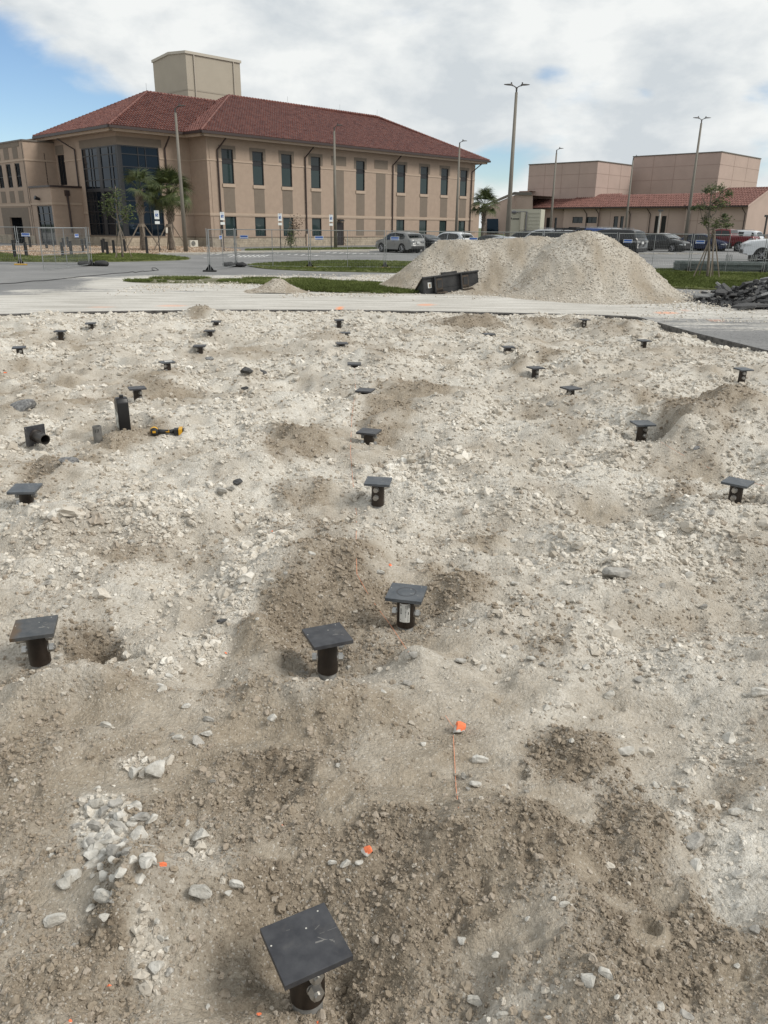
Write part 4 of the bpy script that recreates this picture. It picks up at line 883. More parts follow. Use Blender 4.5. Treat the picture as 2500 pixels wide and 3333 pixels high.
# roofs (lean-to slopes up to the tall blocks)
def strip_roof(a, b, y0, zt0, depth, rise, hipl=0, hipr=0):
    o = Vector((a-.6, y0-.9, zt0)); e = Vector((b+.6, y0-.9, zt0))
    return plane_from(o, e, [o, e, Vector((b+.6-hipr, y0+depth, zt0+rise)), Vector((a-.6+hipl, y0+depth, zt0+rise))])
prs = [strip_roof(-36.6, -21.2, 0, EZR, 4.2, 2.0, 6.5, 0), strip_roof(-21.6, -14.4, -1.1, EZR, 5.6, 2.2, .3, 0), strip_roof(-14.9, 1.2, -.8, EZR, 5.4, 2.2, 0, 0), strip_roof(1.6, 9.9, -2.2, EZR, 7.5, 2.75, 3.0, 0)]
tile_roof(rb, prs, None, M_TILE2, camL, 0, w=.42, course=.9, nseg=3, hip_lines=[(Vector((1.0, -3.1, EZR)), Vector((4.0, 5.3, EZR+2.75))), (Vector((4.0, 5.3, EZR+2.75)), Vector((10.5, 5.3, EZR+2.75)))])
mb = MB()
for pr in prs:
    o_, ud_, vd_, pl_ = pr; t0, t1 = [o_+ud_*p[0]+vd_*p[1] for p in (pl_[3], pl_[2])]; mb.add([t0, t1, t1+Vector((0, 4, -1.4)), t0+Vector((0, 4, -1.4))], [(0, 1, 2, 3)])
mb.build('roof_back', M_TILE2, rb)
mb = MB()
for a, b, y0 in ((-37.2, -20.6, 0), (-22.2, -13.9, -1.1), (-15.5, 1.8, -.8), (1.0, 10.5, -2.2)): pbox(mb, F(y0), a, b, -1.05, -.75, EZR-.12, EZR+.1)
mb.build('gutter', M_BRN, rb)
mb = MB()
for a, b, y0 in ((-37.1, -20.7, 0), (-22.1, -14.0, -1.1), (-15.4, 1.7, -.8), (1.1, 10.4, -2.2)): pbox(mb, F(y0), a, b, -.76, .0, EZR-.14, EZR+.0)
mb.build('soffit', M_PINKD, rb)
mb = MB(); mb.add([(10.6, -3.1, EZR-.2), (10.6, 5.3, EZR+2.6), (10.6, 5.3, EZR+2.85), (10.6, -3.1, EZR+.1), (10.35, -3.1, EZR-.2), (10.35, 5.3, EZR+2.6), (10.35, 5.3, EZR+2.85), (10.35, -3.1, EZR+.1)], [(0, 1, 2, 3), (3, 2, 6, 7), (0, 4, 5, 1)]); mb.build('rake_board', M_PINK, rb)
# tall blocks
def tall_block(px, py, Yc, Lft, Rgt, H, lab):
    c = atY(px, py, Yc); c.z = 0
    o = empty('hall_block', c, RA, lab, 'building'); o.location.z = 0
    mb = MB(); mb.add([(-Lft, 0, 2), (0, 0, 2), (0, Rgt, 2), (-Lft, Rgt, 2), (-Lft, 0, H), (0, 0, H), (0, Rgt, H), (-Lft, Rgt, H)], [(0, 1, 5, 4), (1, 2, 6, 5), (2, 3, 7, 6), (3, 0, 4, 7), (4, 5, 6, 7)]); mb.build('wall', M_PINK, o)
    mb = MB(); pbox(mb, F(0), -Lft-.1, .1, -.1, .15, H, H+.16); pbox(mb, lambda s, y, z: (-y, s, z), .16, Rgt, -.1, .15, H, H+.16); mb.build('parapet_cap', M_COPE, o)
    mb = MB()
    for z in (H-1.9, H-4.1): pbox(mb, F(0), -Lft, 0.0, -.02, .0, z, z+.05); pbox(mb, lambda s, y, z: (-y, s, z), 0, Rgt, -.02, .0, z, z+.05)
    for k in range(1, 4): pbox(mb, F(0), -Lft*k/4, -Lft*k/4+.05, -.022, .0, 3, H)
    for k in range(1, 3): pbox(mb, lambda s, y, z: (-y, s, z), Rgt*k/3, Rgt*k/3+.05, -.022, .0, 3, H)
    mb.build('panel_joint', mat('pale_joint', (.30, .22, .19), .9), o)
    return c
tall_block(1947, 525, 145, 14.1, 12.4, 12.85, 'left of the two tall windowless pinkish blocks over the low building')
tall_block(2350, 494, 145, 16.3, 18.2, 14.5, 'right of the two tall windowless pinkish blocks, the bigger one')
# low linked roofs at the left of that building
lb = empty('link_building', R0, RA, 'low pinkish building with shallow sloping dark edged roof between the two sites', 'building')
A1 = R0 + Vector((0, 0, 0))
Mi = Matrix.Rotation(-RA, 3, 'Z')
def rl(px, py, Y): return Mi @ (atY(px, py, Y) - R0)
p0, p1, p2 = rl(1568, 680, 150), rl(1676, 634.5, 150), rl(1734, 636, 146)
p3, p4 = rl(1734, 770, 146), rl(1568, 770, 150)
mb = MB(); mb.add([p0, p1, p2, p3, p4, rl(1676, 770, 150)], [(4, 5, 1, 0), (5, 3, 2, 1)])
back = [v + Vector((0, 8, 0)) for v in (p0, p1, p2)]; mb.add([p0, p1, p2, *back], [(0, 1, 4, 3), (1, 2, 5, 4)])
mb.build('wall', M_PINK, lb)
mb = MB(); up = Vector((0, -.3, 0)); hz_ = Vector((0, 0, .5))
mb.add([p0+up, p1+up, p2+up, p0+up+hz_, p1+up+hz_, p2+up+hz_, p0+hz_, p1+hz_, p2+hz_], [(0, 1, 4, 3), (1, 2, 5, 4), (3, 4, 7, 6), (4, 5, 8, 7)]); mb.build('roof_edge', M_COPE, lb)
mb = MB(); q0, q1 = rl(1690, 622, 152), rl(1722, 621, 152); q2, q3 = rl(1722, 660, 152), rl(1690, 660, 152); mb.add([q0, q1, q2, q3, q0+Vector((0, 5, 0)), q1+Vector((0, 5, 0))], [(3, 2, 1, 0), (0, 1, 5, 4)]); mb.build('plant_screen', M_PINKD, lb)
mb = MB()
for a, b in ((1585, 1622),): 
    v = [rl(a, 712, 149.5), rl(b, 712, 149.5), rl(b, 760, 149.5), rl(a, 760, 149.5)]; mb.add(v, [(3, 2, 1, 0)])
mb.build('window', M_GLASSB, lb)  # a dark doorway, drawn as one flat glass sheet
# part of the main building set back at its right end
sb = empty('rear_annex', B0, ANG, 'low beige annex just past the right end of the tiled building', 'building')
mb = MB(); mb.box((LEN+4.6, 9.0, 2.6), (9, 6, 5.2)); mb.build('wall', M_STUC, sb); mb = MB(); mb.box((LEN+4.6, 9.0, 5.27), (9.2, 6.2, .14)); mb.build('parapet_cap', M_COPE, sb)
# shipping container with pump pipes
co = atY(1708, 770, 105); co.z = 0
ct = empty('container', co, R(-20), 'cream corrugated equipment container with a pipe in front of the low building', 'container')
MC = mat('cream_steel', (.43, .42, .34), .6); mb = MB(); hC = 4.25
mb.box((.15, 0, hC/2), (3.9, 3, hC)); mb.build('body', MC, ct)
mb = MB()
for k in range(9): mb.box((1.25, -1.53, .5+k*.42), (1.5, .06, .2))
mb.build('rib', MC, ct)
mb = MB(); mb.tube([(-1.4, -1.75, 3.9), (.35, -1.75, 3.95), (.35, -1.75, .3)], .09, 8); mb.tube([(-1.5, -1.75, 3.9), (-1.0, -1.75, 3.9)], .18, 8); mb.build('pipe', mat('grey_pipe', (.12, .12, .13), .5), ct)
mb = MB(); mb.box((-1.6, -1.52, 3.15), (.18, .03, .2)); mb.box((-1.0, -1.52, 3.1), (.85, .03, .14)); mb.build('lettering', mat('dark_lettering', (.05, .05, .04), .6), ct)
mb = MB(); mb.box((-.1, -1.7, 2.0), (.45, .35, 3.8)); mb.build('cabinet', mat('cream_cabinet', (.46, .44, .36), .6), ct)
# ================================================================== big gravel heap
def heap(name, label, ridge, slope, bounds, step, nz, seed, xk=1.22, stones=9000, ssz=(.02, .09)):
    x0, x1, y0, y1 = bounds
    xs_ = np.arange(x0, x1, step); ys_ = np.arange(y0, y1, step); X, Y = np.meshgrid(xs_, ys_)
    def hz(x, y):
        x = x + .22*fbm(x, y, .9, 3, seed)*nz; y = y + .3*fbm(x, y, .8, 3, seed+5)*nz
        z = np.full_like(x, -9.0)
        for (a, b) in zip(ridge, ridge[1:]):
            if a[0] is None or b[0] is None: continue
            for t in np.linspace(0, 1, 7):
                cx, cy, h = [a[i]*(1-t)+b[i]*t for i in range(3)]
                dd = np.sqrt(((x-cx)*xk)**2+(y-cy)**2 + .02)
                z = np.maximum(z, h - slope*dd)
        z = z + nz*(.07*fbm(x*2.0, y*.6, 1.1, 4, seed+9) + .018*fbm(x, y, 6, 3, seed+11))
        return np.where(z < .25, .25*np.exp((z-.25)/.25) - .03, z-.03)
    Z = hz(X, Y); kp = (Z[:-1, :-1] > -.02)
    dirt = np.clip(.70 + .8*fbm(X*1.6, Y*.7, 1.0, 4, seed+2), 0, 1); dark = np.clip(.10 + .5*fbm(X, Y, .9, 3, seed+3), 0, .8)
    o = grid_mesh(name, X, Y, Z, keep=kp, attrs=dict(dirt=dirt, dark=dark)); o.data.materials.append(M_SOIL)
    tag(o, label, 'gravel heap')
    px_ = RNG.uniform(x0, x1, stones*3); py_ = RNG.uniform(y0, y1, stones*3); pz = hz(px_, py_)
    w = np.clip(.6 - 1.5*fbm(px_*1.6, py_*.7, 1.0, 4, seed+2), .06, 1)
    ok = (pz > .0) & (RNG.uniform(0, 1, len(px_)) < w); px_, py_, pz = px_[ok][:stones], py_[ok][:stones], pz[ok][:stones]; m = len(px_)
    s = np.clip(np.exp(RNG.normal(math.log(ssz[0]*1.25), .45, m)), ssz[0], ssz[1])
    scl = np.stack([s, s*RNG.uniform(.7, 1, m), s*RNG.uniform(.6, .9, m)], 1); rot = RNG.uniform(-.8, .8, (m, 3))
    t = np.clip(RNG.normal(.54, .13, m) + .25*fbm(px_, py_, 1.0, 3, seed+3)*-1, .25, 1)
    g = scatter('heap_stones', np.stack([px_, py_, pz+s*.15], 1), scl, rot, t, M_STONE); g.parent = o
    return o
RD = [(atY(px, py, Y), ) for px, py, Y in ((1432, 776, 29.8), (1490, 775, 29.6), (1570, 772, 29.4), (1650, 768, 29.2), (1722, 760, 28.9), (1765, 759, 28.7), (1800, 764, 28.4))]
ridge = [(p[0].x, p[0].y, p[0].z+.04) for p in RD]
RD2 = [(1858, 757, 27.6), (1905, 748, 27.4), (1955, 754, 27.3), (1985, 764, 27.3)]
ridge = ridge + [(p.x, p.y, p.z+.10) for p in (atY(*q) for q in RD2)]
heap('gravel_heap', 'huge pale limestone gravel heap with two crests in front of the parked cars', ridge, .635, (-1.5, 13.5, 22.6, 35.5), .065, 1.0, 300, xk=1.25, stones=30000, ssz=(.018, .075))
sp = at(903, 951, 0)
heap('small_gravel_heap', 'knee high cone of crushed stone on the haul road', [(sp.x-.1, sp.y+.45, .52), (sp.x+.05, sp.y+.45, .50)], .62, (sp.x-1.3, sp.x+1.3, sp.y-.6, sp.y+1.8), .04, .35, 340, xk=1.2, stones=2600, ssz=(.016, .06))
# ================================================================== lawns, beds, kerbs
def chaikin(p, n=2):
    for _ in range(n):
        q = []
        for i in range(len(p)):
            a, b = Vector(p[i]), Vector(p[(i+1) % len(p)]); q += [a*.75+b*.25, a*.25+b*.75]
        p = q
    return p
M_LAWN = mat('lawn_turf', (.085, .10, .030), .95, col2=(.155, .165, .06), vscale=1.6, detail=9, bump=.03, bscale=18)
M_LAWN2 = mat('patchy_turf', (.075, .082, .030), .95, col2=(.17, .155, .10), vscale=1.1, detail=9, bump=.03, bscale=18)
M_GRASS = inst_material('grass_blades', [(.055, .068, .016), (.095, .12, .034), (.155, .18, .06), (.27, .255, .13)], [0, .45, .8, 1], vs=4)
def sheet(name, pix, z, m, kind='structure', sm=2, h=None):
    pts = chaikin([at(a, b, 0) for a, b in pix], sm); pts = [Vector((p.x, p.y, 0)) for p in pts]
    ar = sum(pts[i].x*pts[(i+1) % len(pts)].y - pts[(i+1) % len(pts)].x*pts[i].y for i in range(len(pts)))
    if ar < 0: pts.reverse()
    mb = MB(); mb.prism([(p.x, p.y) for p in pts], -.02, z); o = mb.build(name, m); tag(o, kind=kind)
    return o, [(p.x, p.y) for p in pts]
def grass_on(poly, z, n, name='grass', h=(.05, .11), dens=None, thr=None, seed=0, flowers=0):
    xs_ = [p[0] for p in poly]; ys_ = [p[1] for p in poly]; P_ = []
    while len(P_) < n:
        x = RNG.uniform(min(xs_), max(xs_), 4000); y = RNG.uniform(min(ys_), max(ys_), 4000)
        x_, y_, c = np.array([p[0] for p in poly]), np.array([p[1] for p in poly]), np.zeros(4000, bool)
        for i in range(len(poly)):
            x1, y1 = poly[i]; x2, y2 = poly[(i+1) % len(poly)]
            if y1 == y2: continue
            c ^= ((y1 > y) != (y2 > y)) & (x < (x2-x1)*(y-y1)/(y2-y1)+x1)
        if thr is not None: c &= (fbm(x, y, .9, 3, 200+seed) > thr)
        P_ += list(zip(x[c], y[c]))
        if c.sum() == 0: break
    P_ = np.array(P_[:n]); m = len(P_); s = RNG.uniform(h[0], h[1], m)
    scl = np.stack([s*2.2, s*2.2, s], 1); rot = np.stack([RNG.normal(0, .15, m), RNG.normal(0, .15, m), RNG.uniform(0, 6, m)], 1)
    tint = np.clip(.45 + .5*fbm(P_[:, 0], P_[:, 1], .5, 4, 210+seed) + RNG.normal(0, .12, m), 0, .95)
    return scatter(name, np.column_stack([P_, np.full(m, z+.0)]), scl, rot, tint, M_GRASS, kind='tuft', variants=4)
LW1 = [(-260, 812), (-120, 818), (0, 824), (105, 838), (170, 837), (300, 829), (400, 827), (470, 829), (560, 836), (640, 845), (520, 850), (300, 854), (100, 853), (0, 852), (-300, 846)]
o, pl = sheet('lawn', LW1, .05, M_LAWN); grass_on(pl, .05, 9000, seed=1, h=(.06, .12))
LW2 = [(800, 864), (860, 858), (1010, 852), (1150, 849), (1300, 853), (1500, 862), (1900, 870), (1960, 885), (1600, 895), (1300, 889), (1150, 886), (1010, 883), (870, 877), (815, 869)]
o, pl = sheet('lawn', LW2, .05, M_LAWN); grass_on(pl, .05, 9000, seed=2, h=(.05, .10))
LW3 = [(2040, 880), (2160, 880), (2300, 876), (2500, 874), (2800, 876), (3000, 930), (2800, 955), (2600, 952), (2400, 947), (2200, 941), (2110, 930), (2050, 905)]
o, pl = sheet('lawn', LW3, .06, M_LAWN); grass_on(pl, .06, 16000, seed=3, h=(.05, .11))
LW4 = [(385, 915), (450, 908), (560, 905), (760, 908), (960, 908), (1100, 916), (1200, 922), (1370, 932), (1400, 950), (1340, 957), (1150, 955), (960, 948), (950, 930), (780, 924), (640, 922), (480, 923)]
o, pl = sheet('verge', LW4, .02, M_LAWN2); grass_on(pl, .02, 7000, seed=4, h=(.05, .13), thr=-.18)
LW4b = [(960, 915), (1100, 918), (1200, 924), (1350, 932), (1345, 954), (1150, 952), (980, 945)]
pl2 = [(p.x, p.y) for p in chaikin([at(a, b, 0) for a, b in LW4b])]; grass_on(pl2, .02, 8000, seed=5, h=(.05, .12))
# planted bed of tan river stones in front of the corner window, kerb
M_BED = mat('tan_river_stones', (.30, .215, .15), .9, col2=(.52, .44, .36), vscale=9, detail=2, bump=.03, bscale=12)
BED = [(-200, 806), (0, 803), (170, 800), (330, 803), (500, 803), (690, 806), (760, 810), (800, 818), (700, 824), (600, 827), (480, 826), (380, 826), (300, 828), (170, 836), (100, 836), (0, 822), (-200, 812)]
o, pl = sheet('gravel_bed', BED, .03, M_BED)
xb = RNG.uniform(min(p[0] for p in pl), max(p[0] for p in pl), 40000); yb = RNG.uniform(min(p[1] for p in pl), max(p[1] for p in pl), 40000)
kk = np.array([inside(x, y, pl) for x, y in zip(xb, yb)]); xb, yb = xb[kk][:14000], yb[kk][:14000]; mk = len(xb); sz = RNG.uniform(.06, .13, mk)
M_TAN = inst_material('tan_stones', [(.22, .145, .09), (.38, .28, .20), (.55, .47, .39)], [0, .5, 1], vs=5)
scatter('river_stones', np.column_stack([xb, yb, np.full(mk, .05)]), np.stack([sz, sz*.8, sz*.5], 1), RNG.uniform(-.3, 3, (mk, 3)), RNG.uniform(0, 1, mk), M_TAN)
M_CONC = mat('weathered_concrete', (.42, .40, .36), .9, var=.12, vscale=2)
mb = MB()
def kerb(pix, w=.16, h=.12, z0=-.02):
    pts = [at(a, b, 0) for a, b in pix]
    for p, q in zip(pts, pts[1:]):
        d = (q-p).normalized(); n = Vector((-d.y, d.x, 0))*w/2
        v = [p-n, p+n, q+n, q-n]; mb.add([(a.x, a.y, z0) for a in v] + [(a.x, a.y, h) for a in v], [(4, 5, 6, 7), (0, 4, 7, 3), (1, 2, 6, 5), (0, 1, 5, 4), (3, 7, 6, 2)])
kerb([(-200, 822), (0, 842), (60, 841), (100, 840)], h=.07); kerb([(520, 828.5), (700, 826.5), (800, 821), (1000, 819), (1200, 816), (1232, 815)])
tag(mb.build('kerb', M_CONC), kind='structure')
o, pl = sheet('footpath', [(90, 806), (300, 806), (400, 824), (520, 829), (380, 829), (290, 818), (60, 812)], .045, M_CONC, sm=1)
o, pl = sheet('verge', [(800, 812), (1000, 808), (1220, 806), (1232, 813), (1000, 817), (800, 820)], .04, M_LAWN, sm=0); grass_on(pl, .04, 3500, seed=8)
# raised grass bank in front of the right building
b0, b1, b2, b3 = Vector((20, 150, .9)), Vector((66, 116, .9)), Vector((60, 104, 0)), Vector((14, 132, 0))
b4, b5 = Vector((80, 190, .9)), Vector((110, 150, .9))
mb = MB(); mb.add([b0, b1, b2, b3, b4, b5], [(3, 2, 1, 0), (0, 1, 5, 4)]); tag(mb.build('grass_bank', M_LAWN), kind='structure')
# parking bay hatching
M_WHITE = mat('white_road_paint', (.72, .72, .70), .8, var=.08, vscale=5)
mb = MB()
def stripe(p, q, w=.11):
    p, q = Vector((p.x, p.y, 0)), Vector((q.x, q.y, 0)); d = (q-p).normalized(); n = Vector((-d.y, d.x, 0))*w/2
    mb.add([(a.x, a.y, .012) for a in (p-n, q-n, q+n, p+n)], [(0, 1, 2, 3)])
def z3(x, y): return at(760+x/3.072, 740+y/3.072, 0)
def z2(x, y): return at(380+x/3.95, 720+y/3.95, 0)
for (x0, x1) in ((1190, 1250), (1275, 1340), (1360, 1430), (1430, 1510)): stripe(z2(x0, 432), z2(x1, 420), .13)
for i in range(8): stripe(z3(-40+i*48, 300-i*.6), z3(20+i*48, 280-i*.2), .13)
stripe(z3(-50, 303), z3(400, 302)); stripe(z3(-60, 286), z3(60, 262))
for i in range(7): stripe(z3(410+i*66, 268+i*3.4), z3(450+i*66, 257+i*3.6), .13)
stripe(z3(360, 285), z3(550, 291)); stripe(z3(690, 281), z3(900, 289))
for i in range(8): stripe(z3(925+i*66, 258+i*2.4), z3(965+i*66, 249+i*2.6), .13)
stripe(z3(930, 286), z3(1000, 290)); stripe(z3(1430, 264), z3(1600, 270))
stripe(z2(1120, 470), z2(1180, 478)); stripe(z2(1180, 474), z2(1400, 474), .25)
for k in range(9):
    a = at(2120+k*62, 826, 0); stripe(a, a+Vector((.72, -.69, 0))*5.0)
stripe(at(1950, 870), at(2500, 851), .12)
tag(mb.build('parking_bay_markings', M_WHITE), kind='structure')
mbp = [(235+0, 180, 870, 425), ]
def wheel_stop(p, ang, label):
    t = Vector((p.x, p.y, 0)); mb = MB(); w, h, L = .16, .13, 1.8
    mb.prism([(-L/2, -w/2), (L/2, -w/2), (L/2, w/2), (-L/2, w/2)], 0, h*.6); mb.prism([(-L/2+.05, -w/2+.04), (L/2-.05, -w/2+.04), (L/2-.05, w/2-.04), (-L/2+.05, w/2-.04)], h*.6, h)
    o = mb.build('wheel_stop', M_CONC, loc=t, bevel=.012); o.rotation_euler = (0, 0, ang); tag(o, label, 'wheel stop', 'concrete wheel stops of the car park'); return o
for p, l in ((z2(878, 434), 'concrete wheel stop at the foot of the lamp post by the palms'), (z3(150, 262), 'concrete wheel stop behind the left end of the white hatching'), (z3(712, 253), 'concrete wheel stop between the second and third disabled parking signs'), (z3(1215, 249), 'concrete wheel stop left of the silver crossover')):
    wheel_stop(p, R(5), l).scale = (1.35, 1, 1)
for k, (x, l) in enumerate(((2098, 'concrete wheel stop behind the black rear of the dark SUV'), (2160, 'concrete wheel stop below the front of the black sedan'), (2235, 'concrete wheel stop by the base of the leaning double lamp post'), (2290, 'concrete wheel stop below the blue sedan'))):
    wheel_stop(at(x, 828, 0), R(-2), l)
# ================================================================== lamp posts
M_POLE = mat('weathered_pole', (.17, .155, .13), .7, var=.08, vscale=1.5); M_HEAD = mat('bronze_lamp_head', (.05, .045, .042), .5)
def lamp(top, base_z, double, label, r=.16, turn=0):
    """top: point of pole top"""
    o = empty('lamp_post', (top.x, top.y, base_z), turn, label, 'lamp post', 'lamp posts of the car park'); h = top.z-base_z
    mb = MB(); mb.tube([(0, 0, 0), (0, 0, h-.02)], [r*.92, r*.45], 12); mb.build('pole', M_POLE, o, smooth=True)
    mb = MB(); mb.tube([(0, 0, h-.02), (0, 0, h+.3)], .06, 8); mb.build('tenon', M_HEAD, o)
    K = .62 if double else .55
    for sd in ((K, -K) if double else (K,)):
        mb = MB(); mb.tube([(0, 0, h+.2), (sd*.15, 0, h+.32), (sd*.35, 0, h+.38), (sd*.55, 0, h+.40)], .035, 6); ar = mb.build('arm', M_HEAD, o)
        mb = MB(); n = 10; pr = [(.45, .09), (.7, .17), (1.0, .19), (1.3, .13), (1.42, .05)]
        vs = []
        for (x, w) in pr: vs += [(sd*x, -w, h+.38+x*.05), (sd*x, w, h+.38+x*.05), (sd*x, w*.6, h+.50-abs(x-.8)*.04), (sd*x, -w*.6, h+.50-abs(x-.8)*.04)]
        fs = []
        for i in range(len(pr)-1):
            for j in range(4): fs.append((i*4+j, i*4+(j+1) % 4, i*4+4+(j+1) % 4, i*4+4+j))
        fs += [(0, 1, 2, 3), tuple(len(vs)-4+k for k in (3, 2, 1, 0))]
        mb.add(vs, fs); hd = mb.build('lamp_head', M_HEAD, o)
        mb = MB(); mb.tube([(sd*.6, 0, h+.49), (sd*.6, 0, h+.60)], .045, 8); mb.build('photocell', M_HEAD, hd)
    return o
def lamp_at(px, py, H, double, label, r, turn=0, gz=0): return lamp(at(px, py, H), gz, double, label, r, turn)
lamp(atY(571, 366, at(606.5, 822.5).y), 0, False, 'single arm lamp post in front of the right hand palm', .19)
lamp(atY(1088, 425, at(1090.4, 809).y), 0, False, 'single arm lamp post by the brown door of the tiled building', .19)
lamp(atY(1496, 474, 89), 0, False, 'single arm lamp post near the right end of the tiled building', .19)
lamp(atY(1681, 300, 59.5), 0, True, 'tallest double headed lamp post rising behind the gravel heap', .21)
lamp(atY(2283, 400, at(2226, 815.5).y), 0, True, 'double headed lamp post between the black and blue sedans', .21)
lamp(atY(1811.6, 497, 98), 0, False, 'single arm lamp post before the left tall block', .19)
lamp(atY(2061, 521, 107), 0, False, 'single arm lamp post at the gap between the two tall blocks', .19)
# slim floodlight posts in front of right building
for px, py, Y, l in ((2150, 688, 112, 'short pale floodlight post before the tall doors of the low building'), (2497, 706, 100, 'short dark floodlight post at the right frame edge')):
    q = atY(px, py, Y); o = empty('floodlight_post', (q.x, q.y, 0), 0, l, 'lamp post'); mb = MB(); mb.tube([(0, 0, 0), (0, 0, q.z)], .12, 8); mb.build('pole', M_CONC if px < 2300 else M_HEAD, o)
    mb = MB(); mb.box((0, -.1, q.z+.1), (.6, .4, .25)); mb.build('lamp_head', M_HEAD, o)
# ================================================================== disabled parking signs
M_SIGN = mat('white_sign_face', (.72, .74, .73), .5); M_BLUE = mat('blue_sign_panel', (.02, .09, .30), .5); M_SPOST = mat('black_sign_post', (.02, .02, .02), .5)
def text(s, size, m, parent, loc, name='lettering'):
    cu = bpy.data.curves.new(name, 'FONT'); cu.body = s; cu.size = size; cu.align_x = 'CENTER'; cu.align_y = 'CENTER'
    t = bpy.data.objects.new(name, cu); COL.objects.link(t); dg = bpy.context.evaluated_depsgraph_get()
    me = bpy.data.meshes.new_from_object(t.evaluated_get(dg)); bpy.data.objects.remove(t); me.materials.clear(); me.materials.append(m)
    o = bpy.data.objects.new(name, me); COL.objects.link(o); o.parent = parent; o.location = loc; o.rotation_euler = (R(90), 0, 0); return o
def psign(base, topz, label, proto=None):
    o = empty('parking_sign', base, R(20), label, 'sign', 'disabled parking signs'); o.location.z = 0
    mb = MB(); mb.box((0, 0, topz/2), (.07, .07, topz)); mb.build('post', M_SPOST, o)
    mb = MB(); mb.box((0, -.05, topz-.34), (.34, .012, .60)); pl = mb.build('sign_panel', M_SIGN, o, bevel=.004)
    mb = MB(); mb.box((0, -.059, topz-.36), (.20, .004, .22)); mb.build('blue_field', M_BLUE, pl)
    mb = MB(); mb.tube([(math.cos(q)*.055-.005, -.064, topz-.40+math.sin(q)*.055) for q in [i*.5-2.6 for i in range(9)]], .011, 4)
    mb.tube([(-.02, -.064, topz-.29), (-.015, -.064, topz-.36), (.04, -.064, topz-.365), (.065, -.064, topz-.42)], .012, 4); mb.tube([(-.022, -.064, topz-.275), (-.022, -.066, topz-.27)], .02, 6)
    mb.build('wheelchair_symbol', M_SIGN, pl)
    text('RESERVED', .055, M_BLUE, pl, (0, -.0585, topz-.10)); text('PARKING', .055, M_BLUE, pl, (0, -.0585, topz-.18)); 
    mb = MB(); mb.box((0, -.05, topz-.88), (.34, .012, .20)); mb.build('sign_plate', M_SIGN, o, bevel=.004)
    return o
psign(at(520.8, 824.5), 3.05, 'disabled parking sign between the two palms before the dark window wall')
psign(at(730, 821), 3.05, 'disabled parking sign beside the first downspout of the tiled building')
psign(at(914.5, 816), 3.05, 'disabled parking sign left of the small dark shrub')
psign(at(1078.5, 813), 3.05, 'disabled parking sign just left of the brown door')
# ================================================================== bollards
M_BOL = mat('black_bollard_plastic', (.012, .012, .013), .5)
BOL = [(185+15, 240, 480, 'largest bollard by the left fence post'), (345, 268, 462, 'bollard right of the leftmost fence sign'), (395, 196, 348, 'tall bollard next to the recessed left doorway'), (605, 290, 362, 'short looking bollard before the glazed entrance door'), (690, 235, 335, 'bollard at the right side of the glazed entrance door'),
 (812, 270, 462, 'nearest bollard behind the swung fence panel'), (820, 214, 340, 'bollard half behind the nearest one at the swung fence panel'), (882, 200, 345, 'tallest bollard left of the beige downspout boot'), (922, 256, 446, 'bollard in the stones left of the beige downspout boot'), (1072, 225, 398, 'bollard behind the small sign of the swung fence panel'), (1115, 215, 366, 'bollard behind the post of the swung fence panel'),
 (1328, 240, 420, 'left bollard of the cluster before the stone base'), (1348, 222, 382, 'rearmost bollard of the cluster before the stone base'), (1388, 263, 442, 'front bollard of the cluster before the stone base'), (1472, 243, 426, 'bollard standing alone right of the cluster'), (1612, 230, 402, 'bollard just right of the young tree trunk')]
proto = None
def bollard(p, h, label):
    global proto
    if proto is None:
        proto = empty('bollard', p, R(10)); mb = MB(); mb.box((0, 0, .5), (.17, .17, 1.0)); mb.build('shaft', M_BOL, proto, bevel=.012)
        mb = MB(); mb.prism([(-.09, -.09), (.09, -.09), (.09, .09), (-.09, .09)], 1.0, 1.03); mb.prism([(-.05, -.05), (.05, -.05), (.05, .05), (-.05, .05)], 1.03, 1.05); mb.build('cap', M_BOL, proto)
        o = proto
    else: o = copy_tree(proto)
    o.location = p; o.scale = (1, 1, h); tag(o, 'black square ' + label, 'bollard', 'black bollards along the planted bed')
for x, t, b, l in BOL:
    p = at(x/3.95, 720+b/3.95, .0); tp = atY(x/3.95, 720+t/3.95, p.y); bollard(p, min(1.25, tp.z/1.05), l)
p = at(380+395/3.95, 720+420/3.95, 0); bollard(p, 1.15, 'bollard between the left palm and its right brace')
